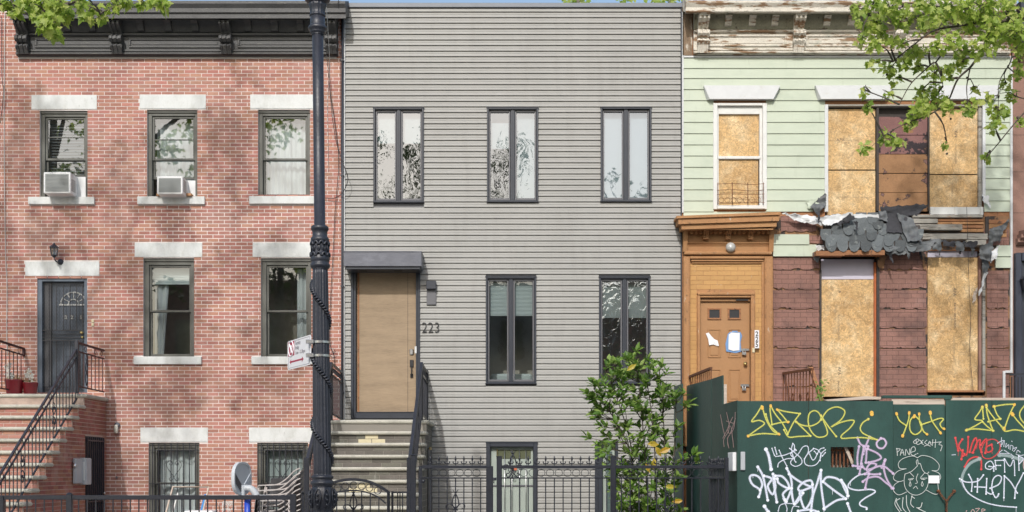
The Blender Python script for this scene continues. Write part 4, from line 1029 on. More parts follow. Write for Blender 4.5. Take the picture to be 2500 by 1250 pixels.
for u,sg_ in ((.10,1),(.70,-1)):
    m = MB(); m.add([sp(u,.255,.0015),sp(u+sg_*.07,.36,.0015),sp(u+sg_*.05,.255,.0015),sp(u+sg_*.07,.15,.0015)],[(0,1,2,3)]); m.build('arrowhead',mSignR,pn)
for q in (836,869):
    m = MB(); r = 21.5*s_; cx = LPX(q); zc = zz(q)
    vs=[];fs=[];n=40
    for k in range(n):
        a=2*PI*k/n
        for h in (-.012,.012): vs.append((cx+(r+.001)*math.sin(a), py_-(r+.001)*math.cos(a), zc+h))
    m.add(vs,[(2*k,2*((k+1)%n),2*((k+1)%n)+1,2*k+1) for k in range(n)],smooth=True)
    m.box(cx-r-.055,cx-r+.03,py_-.085,py_-.03,zc-.02,zc+.022,.004)
    m.build('strap', mSilver, sg)
# ================================================================ DERELICT HOUSE
DL, DR = X(1667), X(2470)
dh = thing('derelict_house', 'derelict boarded-up house with torn mint siding and flaking cornice, right of the grey house', 'house', ((DL+DR)/2,0,0))
win1 = (1742,1870,253,512); bay = (2014,2402,256,528)
low1 = (2002,2141,622,982); low2 = (2264,2405,612,968); pdoor = (1705,1838,716,1080)
holesD = [hp(*q) for q in (win1,bay,low1,low2,pdoor)]
wallD = wall_mb(DL-.015, DR, 0, Z(10), holesD, 0, .16).build('wall', mOrW, dh, label='old brown board sheathing')
shell(dh, DL-.015, DR, Z(6), .17, 10, mRoomB)
MB().box(DL-.015,DR,.0,10,Z(6)+.002,Z(2)).build('roof', mRoofB, dh)
mRagB = M('peeling_brown_upright', (.20,.14,.09), .85, nz=[(9,.3)], bump=(30,.8), layers=[((.55,.50,.42),9,.6,.05,(1,1,.4))])
MB().box(DL-.012,DL+.16,-.03,-.001,Z(137),Z(14),.004).build('end_board', mRagB, dh)
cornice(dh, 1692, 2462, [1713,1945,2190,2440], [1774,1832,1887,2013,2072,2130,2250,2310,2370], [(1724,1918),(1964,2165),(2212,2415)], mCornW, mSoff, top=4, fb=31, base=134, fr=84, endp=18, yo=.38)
MB().box(X(1667),X(2470),-.03,.01,Z(141.5),Z(137.5),.002).build('starter_strip', mAlum, dh)
MB().box(X(2464.5),X(2470),-.045,.01,Z(908),Z(139),.003).build('corner_post', mAlum, dh)
MB().box(X(2446),X(2452),-.05,.01,Z(1100),Z(906),.003).build('corner_post', mAlum, dh)
MB().box(X(2452),X(2470),-.05,.01,Z(911),Z(905),.003).build('corner_post', mAlum, dh)
# mint siding boards
ys = [142,167.5,192,219,246,272.6,299,326.6,354,381,408.6,436,463.5,490.7,517.5]
vis_op = [(1742,1870,253,512),(2014,2402,256,600)]
for i in range(14):
    a, b = ys[i], ys[i+1]
    segs = [(1668.5,2464.5)]
    for (p0,p1,q0,q1) in vis_op:
        if q0 < b-4 and q1 > a+2:
            ns = []
            for s0,s1 in segs:
                if s0 < p0 < s1: ns += [(s0,p0),(p1,s1)]
                else: ns.append((s0,s1))
            segs = ns
    for s0,s1 in segs:
        if i == 13 and 1800 < s0 < 2014: s1 = 1985
        if i == 13 and s0 < 1700 and False: pass
        z0, z1 = Z(b), Z(a); w_ = R.uniform(-.001,.001)
        zc = z1
        MB().prism([(-.022+w_,z0+.002),(-.021+w_,z0+.012),(-.006,z1+.003),(.0,z1+.003),(-.002,z0+.003)], X(s0), X(s1)).build('siding_board', mGreenS, dh)
MB().prism([(-.020,Z(530)),(-.019,Z(529)),(-.006,Z(517)),(-.001,Z(517)),(-.001,Z(530))], X(1668.5), X(1900)).build('siding_board', mGreenS, dh)
for (p0,p1,a,b) in ((1886,1974,573,598),(1886,1992,598,627),(2432,2464.5,600,627),(2428,2464.5,627,655)):
    MB().prism([(-.055,Z(b)),(-.053,Z(b)+.012),(-.035,Z(a)),(-.003,Z(a)),(-.003,Z(b))], X(p0), X(p1)).build('siding_board', mGreenS, dh)
# white window hood caps
for (p0,p1,lab) in ((1716,1902,0),(1987,2177,0),(2265,2440,0)):
    m = MB(); ya, yb = -.10, -.02
    a0,a1 = X(p0),X(p1); t0,t1 = Z(213),Z(246)
    m.add([(a0,-.10,t0),(a1,-.10,t0),(a1-.12,-.10,t1),(a0+.10,-.10,t1),(a0-.0,-.02,t0),(a1+.0,-.02,t0),(a1-.08,-.02,t1),(a0+.06,-.02,t1)],[(0,3,2,1),(0,1,5,4),(3,7,6,2),(0,4,7,3),(1,2,6,5)])
    m.build('window_hood', mAlum, dh)
# top left window with two boards and a rusty guard
x0,x1,z0,z1 = hp(*win1); m = MB(); t_ = .062
m.box(x0-.01,x0+t_,-.04,.08,z0,z1,.006); m.box(x1-t_,x1+.01,-.04,.08,z0,z1,.006); m.box(x0+t_,x1-t_,-.04,.08,z1-.045,z1,.006); m.box(x0+.05,x1-.03,-.075,.08,Z(512),Z(503),.006)
m.box(x0+t_,x0+t_+.03,.01,.08,Z(503),z1-.045,.004); m.box(x1-t_-.045,x1-t_,.01,.08,Z(503),z1-.045,.004); m.box(x0+t_+.03,x1-t_-.045,.01,.08,Z(278),z1-.045,.004)
wn = m.build('window', mWhiteP, dh)
MB().box(x0+t_+.01,x1-t_-.02,.0,.06,Z(388),Z(381),.006).build('meeting_rail', mWhiteP, wn)
MB().box(x0+t_+.03,x1-t_-.05,.05,.065,Z(381),Z(278),.002).build('board', mOSB, wn)
MB().box(x0+t_+.0,x1-t_-.06,.04,.055,Z(502),Z(389),.002).build('board', mOSB, wn)
t = thing('window_guard', 'low rusty wire guard across the foot of the boarded upper left window', 'window guard', (X(1806),-.1,Z(502)))
for px in (1750,1785,1823,1861): MB().tube([(X(px),-.10,Z(503)),(X(px),-.10,Z(449))], .0075 if px in (1785,1823) else .006, 5).build('upright', mRust, t)
for py in (453,468,478,499): MB().tube(smooth_path([(X(1748),-.105,Z(py)),(X(1790),-.105,Z(py-R.uniform(-2,2))),(X(1830),-.105,Z(py+R.uniform(-2,2))),(X(1863),-.105,Z(py-1))],3), .0045, 5).build('crossbar', mRust, t)
m = MB()
for k in range(7): m.tube(ring(X(1758+15*k),-.11,Z(492),.045,10), .003, 4, closed=True)
m.build('wire_loop', mRust, t)
# upper bay: boards, brown panels
x0,x1,z0,z1 = hp(*bay)
MB().box(x0-.01,x0+.05,-.03,.10,Z(518),z1,.005).build('trim', mAlum, dh)
MB().box(x1-.03,x1+.02,-.03,.10,Z(480),z1,.005).build('trim', mAlum, dh)
MB().box(x0+.05,x1-.03,-.03,.10,z1-.03,z1,.004).build('head_board', mGreyW, dh)
MB().box(x0+.05,x1-.03,.10,.12,z0,z1-.03).build('backing', mRoofB, dh)
MB().box(X(2140),X(2146),.0,.1,Z(515),Z(262),.004).build('mullion', mRoofB, dh)
MB().box(X(2266),X(2270),.0,.1,Z(515),Z(262),.004).build('mullion', mRoofB, dh)
MB().box(X(2389),X(2397),.0,.1,Z(515),Z(262),.004).build('mullion', mGreyW, dh)
def board(p0,p1,q0,q1,y,stamps,tilt=0):
    o = MB().box(X(p0),X(p1),y,y+.012,Z(q1),Z(q0),.0015).build('board', mOSB, dh)
    for (px,py,s,txt,mt,rot) in stamps: text(txt, s, mt, 'stamp', o, (X(px),y-.0015,Z(py)), (PI/2,rot,0), ext=.0004)
    return o
RD = PI/2
board(2020,2139,264,412,.05,[(2054,343,.075,'APA',mInk,0),(2030,343,.03,'RATED',mInkL,0),(2085,342,.035,'SHEATHING',mInkL,0),(2068,349,.04,'32/16',mInk,0)])
board(2020,2139,415,524,.045,[(2060,482,.04,'EXPOSURE 1',mInkL,0),(2100,482,.03,'SIZED FOR SPACING',mInkL,0),(2120,484,.03,'PS 2',mInk,0)])
board(2270,2389,263,423,.05,[(2340,325,.07,'APA',mInk,-RD),(2338,375,.04,'SHEATHING SPAN',mInkL,-RD),(2348,300,.03,'15/32',mInkL,-RD)])
board(2270,2389,425.5,505,.045,[(2330,455,.04,'EXPOSURE 1',mInkL,-RD),(2328,480,.03,'THIS SIDE DOWN',mInkL,-RD)])
mPan = M('brown_board_with_asphalt_scabs', (.30,.16,.075), .85, nz=[(4,.15),(50,.15)], bump=(40,.5), layers=[((.035,.025,.028),2.6,.585,.012,(1,1,1.1)),((.21,.115,.10),2.6,.61,.012,(1,1,1.1)),((.035,.025,.028),5.4,.655,.012)])
mPanT = M('asphalt_scabs_on_brown', (.21,.105,.095), .9, nz=[(4,.15),(70,.2)], bump=(80,.7), layers=[((.035,.025,.028),3.3,.55,.012),((.28,.15,.07),2.9,.64,.012)])
for i,(q0,q1) in enumerate(((284,329),(329.5,375.5),(376,422),(423,469.5),(470,516))): MB().box(X(2146.5),X(2265.5),.028+.003*(i%2),.05,Z(q1)+.004,Z(q0),.003).build('sheathing_board', mPanT if i < 2 else mPan, dh)
MB().box(X(2146),X(2156),.02,.028,Z(516),Z(471),.003).build('sheathing_board', mPan, dh)
MB().box(X(2270),X(2400),-.02,.04,Z(526),Z(506),.004).build('sill_box', mWhiteP, dh)
for a in (2270,2330,2392): MB().box(X(a),X(a+7),-.035,-.02,Z(526),Z(506),.004).build('sill_block', mWhiteP, dh)
# lower storey: torn asphalt sheets printed as brick
def brickprint():
    m = M('brick_print_asphalt', (.27,.145,.115), .95, nz=[(1.8,.28),(110,.3)], bump=(110,.9), obj=.08, layers=[((.10,.065,.06),2.1,.60,.10,(1,1,1),.65),((.36,.24,.21),3.5,.68,.1,(1,1,1),.4)])
    t = m.node_tree; N = t.nodes; L = t.links; b = N['Principled BSDF']; src = b.inputs['Base Color'].links[0].from_socket
    g = N.new('ShaderNodeNewGeometry'); mp = N.new('ShaderNodeMapping'); mp.inputs['Rotation'].default_value = (-PI/2,0,0); L.new(g.outputs['Position'], mp.inputs[0])
    ds = N.new('ShaderNodeTexNoise'); ds.inputs['Scale'].default_value = 6; L.new(g.outputs['Position'], ds.inputs['Vector'])
    va = N.new('ShaderNodeVectorMath'); va.operation = 'MULTIPLY_ADD'; L.new(ds.outputs['Color'], va.inputs[0]); va.inputs[1].default_value = (.02,.02,.02); L.new(mp.outputs[0], va.inputs[2])
    br = N.new('ShaderNodeTexBrick'); br.inputs['Scale'].default_value = 1; br.inputs['Brick Width'].default_value = .21; br.inputs['Row Height'].default_value = .0815
    br.inputs['Mortar Size'].default_value = .005; br.inputs['Mortar Smooth'].default_value = .3; L.new(va.outputs[0], br.inputs['Vector'])
    mu = N.new('ShaderNodeMath'); mu.operation = 'MULTIPLY'; L.new(br.outputs['Fac'], mu.inputs[0]); mu.inputs[1].default_value = .62
    mx = N.new('ShaderNodeMixRGB'); L.new(mu.outputs[0], mx.inputs[0]); L.new(src, mx.inputs[1]); mx.inputs[2].default_value = (.055,.03,.028,1); L.new(mx.outputs[0], b.inputs['Base Color'])
    return m
mAsp = brickprint()
def rag_sheet(p0,p1,q0,q1,y,mat=None,rag=3.0,name='asphalt_sheet',par=None,amp=.004,curl=.01):
    """sheet of roofing felt with a torn lower edge"""
    m = MB(); n = max(6,int((p1-p0)/4)); top=[];mid=[];bot=[]
    for i in range(n+1):
        px = p0+(p1-p0)*i/n; f = noise.noise(Vector((px*.06,q0*.3,0)))*.7+noise.noise(Vector((px*.25,q1*.3,5)))*.5
        d = max(0,f)*rag*2.2
        top.append((X(px)+(R.uniform(-.006,.006) if i in (0,n) else 0),y+.003,Z(q0))); mid.append((X(px),y+amp*noise.noise(Vector((px*.05,q1,1))),Z((q0+q1)/2)))
        bot.append((X(px),y-curl*(.4+max(0,noise.noise(Vector((px*.08,q1,3))))),Z(q1-d)))
    b0 = [(a,y+.02,c) for a,b,c in bot]
    m.add(top+mid+bot+b0, [(r*(n+1)+i,r*(n+1)+i+1,(r+1)*(n+1)+i+1,(r+1)*(n+1)+i) for r in range(3) for i in range(n)])
    return m.build(name, mat or mAsp, par or dh)
mUnd = M('tarred_boards', (.26,.14,.07), .85, nz=[(5,.25)], bump=(40,.6), layers=[((.045,.035,.03),3.5,.52,.03)])
for (a,b,c,d) in ((1886,2002,622,1100),(2141,2264,608,1100),(2405,2466,650,1100),(2002,2141,981,1100),(2264,2405,966,1100),(1890,2466,528,610)):
    MB().box(X(a),X(b),-.008,-.001,Z(d),Z(c)).build('underlay', mUnd, dh)
rows_ = [612,660,708,755,802,851,898,945,992,1040]
for (a,b,st_) in ((1887,2001,628),(2145,2262,612),(2408,2464,655)):
    for i in range(len(rows_)-1):
        q0, q1 = max(rows_[i],st_), rows_[i+1]
        if q1-q0 < 12: continue
        rag_sheet(a+R.uniform(-1,1.5),b-R.uniform(0,4),q0+1.0,q1-.5,-.018,rag=5.5,curl=.018)
for (a,b,q0,q1) in ((1906,1992,528,567),(1974,2012,575,596),(2398,2462,560,600)): rag_sheet(a,b,q0,q1,-.02,rag=4)
# lower boarded openings
for (q,ys_,parts) in ((low1,.05,0),(low2,.05,1)):
    x0,x1,z0,z1 = hp(*q); MB().box(x0,x1,.13,.15,z0,z1).build('backing', mRoofB, dh)
board(2006,2134,682,968,.03,[(2048,712,.07,'A',mInk,RD),(2047,905,.075,'APA',mInk,RD),(2046,800,.05,'RATED SHEATHING',mInkL,RD),(2046,945,.04,'EXPOSURE 1',mInk,RD),(2038,765,.03,'STRENGTH AXIS',mInkL,RD)])
MB().box(X(2006),X(2136),.035,.047,Z(681),Z(632),.002).build('board', mLilac, dh, label='pale lilac board above the left lower strand board')
m = MB(); m.box(X(2134),X(2139),-.01,.12,Z(975),Z(640),.003); m.build('jamb', M('orange_red_jamb',(.42,.12,.04),.8,nz=(9,.2)), dh)
m = MB(); m.box(X(2139),X(2146),-.035,.10,Z(978),Z(630),.004); m.build('jamb', mRoofB, dh)
MB().box(X(2000),X(2005),-.03,.10,Z(978),Z(660),.004).build('jamb', mRoofB, dh)
board(2266,2388,628,953,.02,[(2328,712,.08,'APA',mInk,RD),(2330,770,.05,'RATED SHEATHING',mInk,RD),(2328,850,.045,'SIZED FOR SPACING',mInkL,RD),(2327,920,.07,'V',mInk,RD),(2332,670,.035,'EXPOSURE 1',mInkL,RD)])
MB().box(X(2266),X(2388),.04,.05,Z(627),Z(612),.002).build('board', mLilac, dh, label='dim lilac strip above the right lower strand board')
MB().box(X(2389),X(2396),-.01,.12,Z(958),Z(625),.004).build('jamb', mBrown, dh)
MB().box(X(2397),X(2404),-.035,.10,Z(955),Z(630),.004).build('jamb', mGreyW, dh)
MB().box(X(2262),X(2400),-.05,.02,Z(958),Z(953),.003).build('sill', mOrW, dh)
# torn pent between the storeys
pent = MB()
pent.prism([(-.001,Z(532)),(-.06,Z(532,-.06)),(-.30,Z(604,-.3)),(-.28,Z(612,-.28)),(-.001,Z(612))], X(2008), X(2240))
pb = pent.build('pent_roof', mRoofB, dh)
def pp(px,py,o=0):   # point on the pent's slope, o metres above it
    f = (py-532)/72; y = -.06-.24*f; return (X(px,y-o), y-o*.95, Z(py,y-o)+.0)
m0 = None
for r in range(6):
    q = 606-13.5*r; 
    xa, xb = (2016,2248) if r < 3 else (2030,2162)
    if r == 0: xa = 2030
    if r >= 4: xb = 2150; xa = 2088
    k = 0; px = xa+(14 if r%2 else 0)
    while px < xb:
        if R.random() < .04: px += 28; continue
        w_ = 13.3; o = .016+.005*R.random()+.003*(r%2); tl = R.uniform(-2.5,2.5); lf = R.random()**3*.05
        pts = [(-1,-20,.0),(1,-20,.0),(1,-4,.5),(.62,6,1),(0,9,1),(-.62,6,1),(-1,-4,.5)]
        vs = [pp(px+w_*u+tl*(v/20), q+v, o+lf*c) for u,v,c in pts]; vb = [(a,b+.016,c-.002) for a,b,c in vs]
        MB().add(vs+vb, [tuple(range(7))]+[(i,(i+1)%7,(i+1)%7+7,i+7) for i in range(7)]).build('slate', mSlate, dh)
        px += 28
def patch(pts, y0, mat, name, amp=.03, n=10, parent=None, seed=0, slope=True, sc=9, label=None):
    """crumpled flap filling a four-cornered outline (photo pixels), with real folds"""
    A,B,C_,D_ = pts
    def f(u,v):
        px = (A[0]*(1-u)+B[0]*u)*(1-v)+(D_[0]*(1-u)+C_[0]*u)*v; py = (A[1]*(1-u)+B[1]*u)*(1-v)+(D_[1]*(1-u)+C_[1]*u)*v
        e = 1 if 0 < u < 1 and 0 < v < 1 else 1.3
        px += (3*noise.noise(Vector((px*.07+seed,py*.07,0)))+2*noise.noise(Vector((px*.3,py*.3,seed))))*e; py += (3*noise.noise(Vector((px*.09,py*.09,seed+4)))+2.5*noise.noise(Vector((px*.33,py*.2,seed))))*e
        o = amp*(noise.noise(Vector((px*.04+seed,py*.05,2)))+.45*noise.noise(Vector((px*.10,py*.11+seed,7)))+.12*noise.noise(Vector((px*.4,py*.3,seed))))
        y = y0(px,py) if callable(y0) else y0
        return (X(px,y), y+o, Z(py,y))
    return sheet(f, n+6, n+6, mat, name, parent or dh, smooth=True, label=label)
ps = lambda px,py: -.09-.24*max(0,min(1,(py-532)/72))
patch([(2163,520),(2218,522),(2216,570),(2164,567)], lambda a,b: ps(a,b)-.02, mTar, 'tar_paper', .01, 8)
patch([(2150,505),(2268,498),(2240,526),(2150,522)], -.07, mTar, 'tar_paper', .03, 10, seed=3)
patch([(2188,520),(2226,530),(2250,590),(2216,588)], lambda a,b: ps(a,b)-.05, mFlash, 'torn_felt', .06, 8, seed=5)
patch([(2145,516),(2165,514),(2164,540),(2148,538)], lambda a,b: ps(a,b)-.04, mFlash, 'torn_felt', .04, 6, seed=6)
patch([(2170,606),(2285,584),(2272,612),(2180,622)], lambda a,b: -.31, mFlash, 'torn_felt', .05, 12, seed=9)
patch([(1905,519),(2000,528),(2016,552),(1950,540)], -.16, mAlum, 'torn_flashing', .06, 10, seed=11)
patch([(1992,532),(2080,519),(2086,530),(2018,553)], -.20, mAlum, 'torn_flashing', .05, 10, seed=12)
patch([(2074,520),(2091,533),(2060,546),(2041,548)], -.24, mTar, 'torn_flashing', .02, 6, seed=13)
patch([(2028,523),(2148,523),(2146,537),(2084,537)], -.08, mAlum, 'torn_flashing', .015, 8, seed=14)
patch([(1978,505),(2014,470),(2018,496),(1995,522)], -.07, mFlash, 'torn_flashing', .06, 8, seed=15)
patch([(1968,490),(2004,486),(2016,493),(1975,512)], -.05, mGreenS, 'torn_siding', .03, 6, seed=16)
patch([(1990,600),(2032,594),(2030,608),(1996,612)], -.12, mAlum, 'torn_flashing', .05, 6, seed=17)
patch([(2398,472),(2412,478),(2420,508),(2398,492)], -.07, mAlum, 'torn_flashing', .03, 6, seed=18)
patch([(2412,560),(2448,548),(2446,586),(2416,592)], -.14, mFlash, 'torn_felt', .09, 8, seed=19)
patch([(2440,552),(2464,536),(2462,552),(2446,566)], -.10, mFlash, 'torn_felt', .06, 6, seed=20)
patch([(2392,598),(2424,592),(2420,640),(2396,632)], -.22, mFlash, 'torn_felt', .10, 8, seed=21)
patch([(2396,628),(2418,630),(2412,668),(2398,662)], -.14, mFlash, 'torn_felt', .07, 6, seed=22)
patch([(2420,612),(2440,598),(2432,632),(2420,642)], -.15, mAlum, 'torn_flashing', .04, 6, seed=23)
patch([(2402,664),(2412,664),(2394,720),(2388,722)], -.09, mAlum, 'torn_flashing', .03, 6, seed=24)
patch([(2378,712),(2388,700),(2384,730),(2374,742)], -.04, mRawW, 'torn_flashing', .02, 5, seed=25)
# laths and trim bared to the right of the slates
for i,(a,b,q0,q1,y,mt) in enumerate(((2228,2400,526,533,-.07,mGreyW),(2225,2290,537,548,-.10,mGreyW),(2290,2402,535,541,-.03,mOrW),(2270,2402,543,549,-.045,mMustF),(2235,2350,551,565,-.12,mGreyW),(2350,2400,551,558,-.04,mOrW),(2345,2402,560,568,-.05,mMustF),(2245,2402,567,574,-.03,mRoofB),(2250,2412,575,589,-.17,mGreyW),(2360,2408,591,604,-.20,mGreyW),(2228,2402,523,527,-.02,mOrW))):
    MB().box(X(a,y),X(b,y),y,-.005,Z(q1),Z(q0),.006).build('lath', mt, dh)
for i,(a,b,q0,q1,y,mt) in enumerate(((2160,2200,612,622,-.3,mFlash),(2270,2300,583,612,-.28,mFlash),(2330,2358,590,616,-.26,mFlash),(2300,2335,586,603,-.25,mTar),(2352,2385,588,606,-.27,mTar))): patch([(a,q0),(b,q0+2),(b-3,q1),(a+5,q1-2)], y, mt, 'torn_felt', .05, 6, seed=30+i)
MB().box(X(2404),X(2412),-.04,-.009,Z(580),Z(530),.003).build('upright', mRoofB, dh)
for i in range(4): MB().box(X(2413),X(2456),-.03,-.009,Z(536+11*(i+1)),Z(537+11*i),.004).build('brick', mMustF if i%2 else mOrW, dh)
for i,(a,b,q0,q1) in enumerate(((1992,2062,613,624),(2062,2160,611,622))):
    y = -.33; MB().prism([(y,Z(q1,y)),(y-.01,Z(q0,y)),(-.1,Z(q0-2,y)),(-.1,Z(q1-2,y))], X(a,y), X(b,y)).build('soffit_board', mOrW, dh)
patch([(1985,618),(2004,616),(2000,640),(1990,636)], -.2, mFlash, 'torn_flashing', .06, 5, seed=40)
patch([(2140,618),(2170,612),(2160,655),(2142,650)], -.07, mUnd, 'torn_felt', .05, 6, seed=41)
patch([(2248,612),(2266,612),(2264,662),(2254,655)], -.04, mUnd, 'torn_felt', .05, 6, seed=42)
for i,(a,q0,l_,w_,mt) in enumerate(((2028,604,22,5,mFlash),(2070,606,16,7,mTar),(2128,604,20,6,mFlash),(2176,616,26,5,mTar),(2216,612,20,8,mFlash),(2246,606,30,5,mTar),(2292,600,22,6,mFlash),(2342,604,18,5,mTar),(2372,600,26,6,mFlash),(2436,560,34,5,mTar),(1996,520,26,5,mTar),(2090,545,18,6,mTar))):
    patch([(a-w_,q0-4),(a+w_,q0-3),(a+w_*.3+3,q0+l_),(a-w_*.2+2,q0+l_*.9)], (lambda px,py,a=a: -.30 if a < 2240 else -.12), mt, 'felt_shred', .05, 4, seed=60+i)
cable([(2360,505,-.12),(2362,560,-.2),(2364,640,-.12),(2366,700,-.06),(2370,780,-.05),(2368,860,-.05),(2376,955,-.05)], .004, 'thin dark wire hanging over the right lower strand board')

# -------- painted doorway of the derelict house
po = thing('door_surround', 'mustard-painted wooden doorway with dentilled entablature on the derelict house', 'doorway', (X(1778),0,Z(978)))
def ppb(m, p0,p1,q0,q1,yf,yb=-.002,c=.006): return m.box(X(p0),X(p1),yf,yb,Z(q1),Z(q0),c)
m = MB(); ppb(m,1669,1880,560,628,-.06); m.build('frieze', mMust, po)
pbk = wall_mb(X(1680), X(1868), 0, Z(628), [hp(*pdoor)], -.03, .08).build('panel', mMustF, po)
lay_bricks(pbk, mMustB, X(1683), X(1864), Z(1080), Z(646), -.031, holes=[hp(1700,1843,712,1080)], pitch=.235, rowh=.079, joint=.006, proud=.0025, nmax=160)
m = MB(); ppb(m,1667,1683,628,1090,-.09); ppb(m,1670,1680,632,1090,-.105,-.09,.004); m.build('pilaster', mMustF, po)
m = MB(); ppb(m,1864,1884,628,1090,-.09); ppb(m,1867,1880,632,1090,-.105,-.09,.004); ppb(m,1858,1864,636,1090,-.06); m.build('pilaster', mMustF, po)
m = MB(); ppb(m,1683,1864,628,634,-.10); ppb(m,1686,1862,636,640,-.08); ppb(m,1688,1860,642,645,-.06); m.build('moulding', mMust, po)
m = MB(); ppb(m,1668,1882,617,625,-.13,c=.015); m.build('moulding', mMustF, po)
m = MB(); ppb(m,1673,1876,593,597,-.085); ppb(m,1673,1876,600,602,-.075); m.build('moulding', mMust, po)
for a,b in ((1666,1676),(1874,1885)):
    m = MB(); m.prism([(-.02,Z(617)),(-.10,Z(617)),(-.12,Z(600)),(-.16,Z(575)),(-.20,Z(560)),(-.02,Z(560))], X(a), X(b)); m.build('console', mMust, po)
# cornice slab, a little out of level
y_ = -.34
def slab(q0l,q1l,q0r,q1r,p0,p1,yf,name,mat,c=.008):
    a,b = X(p0,yf),X(p1,yf); vs=[]
    for (x,q0,q1) in ((a,q0l,q1l),(b,q0r,q1r)): vs += [(x,yf,Z(q1,yf)),(x,yf+.0,Z(q0,yf)),(x,-.03,Z(q0,yf)+.01),(x,-.03,Z(q1,yf)+.01)]
    return MB().add(vs,[(0,1,2,3),(7,6,5,4),(0,4,5,1),(1,5,6,2),(2,6,7,3),(3,7,4,0)]).build(name,mat,po)
slab(527,533,517,524,1652,1906,-.40,'cornice_cap',mMustF); slab(533,547,524.5,539,1656,1902,-.37,'cornice_board',mMustF); slab(547.5,560,540,553,1664,1896,-.33,'cornice_board',mMust)
MB().prism([(-.03,Z(562)),(-.30,Z(558,-.3)),(-.30,Z(561,-.3)),(-.14,Z(566)),(-.12,Z(571)),(-.03,Z(571))], X(1672), X(1878)).build('bed_moulding', mMust, po)
for k in range(17):
    px = 1682+11.6*k
    if min(abs(px-q) for q in (1720,1774,1828)) < 8: continue
    MB().box(X(px),X(px+6),-.165,-.1,Z(575),Z(566),.003).build('dentil', mMust, po)
for px in (1721,1775,1829):
    m = MB(); m.prism([(-.06,Z(585)),(-.12,Z(585)),(-.14,Z(580)),(-.12,Z(576)),(-.20,Z(571)),(-.25,Z(562)),(-.06,Z(562))], X(px-7), X(px+6))
    for d in (-5,0,4): m.tube(smooth_path([(X(px+d),-.12,Z(580)),(X(px+d),-.19,Z(574)),(X(px+d),-.25,Z(566)),(X(px+d+2),-.26,Z(560))],3),.012,6)
    m.box(X(px-7),X(px+6),-.145,-.06,Z(588),Z(584),.003); m.build('bracket', mMustF, po)
m = MB(); ppb(m,1701,1708,717,1090,-.085); ppb(m,1831,1840,717,1090,-.085); ppb(m,1701,1840,716,722,-.10); ppb(m,1708,1831,722,728,-.075); m.build('architrave', mMustF, po)
m = MB(); m.box(X(1708),X(1831),.02,.06,Z(1085),Z(736),.004); m.box(X(1709),X(1830),-.02,.02,Z(736),Z(729),.003); db = m.build('door', mOrD, po, label='orange-brown panelled door with paper scraps')
for (a,b,c,d) in ((1728,1760,803,873),(1778,1809,803,873),(1728,1760,901,980),(1778,1809,901,980)):
    m = MB(); 
    for (u0,u1,v0,v1) in ((a,b,c,c+2.5),(a,b,d-2.5,d),(a,a+2.5,c+2.5,d-2.5),(b-2.5,b,c+2.5,d-2.5)): m.box(X(u0),X(u1),.008,.02,Z(v1),Z(v0),.003)
    m.box(X(a+6),X(b-6),.010,.02,Z(d-6),Z(c+6),.004); m.build('panel_moulding', mOrD, db)
for a,b in ((1728,1761),(1777,1809)):
    m = MB()
    for (u0,u1,v0,v1) in ((a,b,752,756),(a,b,776,780),(a,a+4,756,776),(b-4,b,756,776)): m.box(X(u0),X(u1),.0,.02,Z(v1),Z(v0),.003)
    m.build('light_frame', mOrW, db); MB().box(X(a+4),X(b-4),.012,.02,Z(776),Z(756)).build('pane', mWinD, db)
m = MB(); m.lathe(X(1819),.0,[(.0,-.05),(.03,-.045),(.034,-.03),(.014,-.012),(.024,0),(.024,.02)],14,ax='y',cz=Z(888)); m.build('knob', mBrass, db)
m = MB(); m.lathe(X(1819),.0,[(.0,-.02),(.02,-.018),(.024,0),(.024,.02)],12,ax='y',cz=Z(866)); m.build('deadbolt', mSilver, db)
for py in (854,941):
    m = MB(); m.box(X(1808),X(1829),-.012,.005,Z(py+3),Z(py-3),.003); m.tube(smooth_path([(X(1813),-.02,Z(py+2)),(X(1813),-.03,Z(py+7)),(X(1819),-.03,Z(py+7)),(X(1819),-.02,Z(py+2))],3),.005,5); m.box(X(1811),X(1821),-.035,-.018,Z(py+13),Z(py+6),.004); m.build('hasp', mSilver, db)
MB().box(X(1796),X(1826),-.035,-.02,Z(734.5),Z(731)).build('door_closer', mWinD, db)
t = thing('house_number_sign', 'white strip reading 225 down the right side of the mustard doorway', 'house number', (X(1844),-.1,Z(852)))
MB().box(X(1839),X(1850),-.115,-.106,Z(852),Z(808),.002).build('plate', mSignW, t)
for k,ch in enumerate('225'): text(ch, .115, mWinD, 'digit', t, (X(1844.3),-.117,Z(822.5+13*k)), bold=.002, sx=.9)
tag(MB().box(X(1834),X(1840),-.10,-.086,Z(862),Z(851),.003).build('doorbell', mCream), 'small cream doorbell under the 225 strip', 'doorbell')
t = thing('globe_lamp', 'round frosted globe lamp on the frieze over the mustard doorway', 'lamp', (X(1780),-.12,Z(610)))
MB().lathe(X(1780),-.06,[(.085*math.sin(a),-.085+(-.07)*math.cos(a)) for a in [PI*k/10 for k in range(11)]],20,ax='y',cz=Z(608)).build('globe', M('frosted_globe',(.42,.42,.40),.25,nz=(20,.1)), t)
MB().lathe(X(1780),-.06,[(.05,0),(.055,-.02),(.05,-.03)],16,ax='y',cz=Z(612)).build('base', mSash, t)
def scrap(pts, y, mat, nm, label, cat, parent=None):
    n = len(pts); c = (sum(p[0] for p in pts)/n, sum(p[1] for p in pts)/n); m = MB()
    vs = [(X(a),y-.004*(i%3),Z(b)) for i,(a,b) in enumerate(pts)]+[(X(c[0]),y-.006,Z(c[1]))]
    m.add(vs,[(i,(i+1)%n,n) for i in range(n)]); o = m.build(nm, mat, parent)
    return tag(o, label, cat) if label else o
n1 = thing('taped_notice', 'white notice held with torn blue tape on the orange-brown door', 'notice', (X(1792),0,Z(860)))
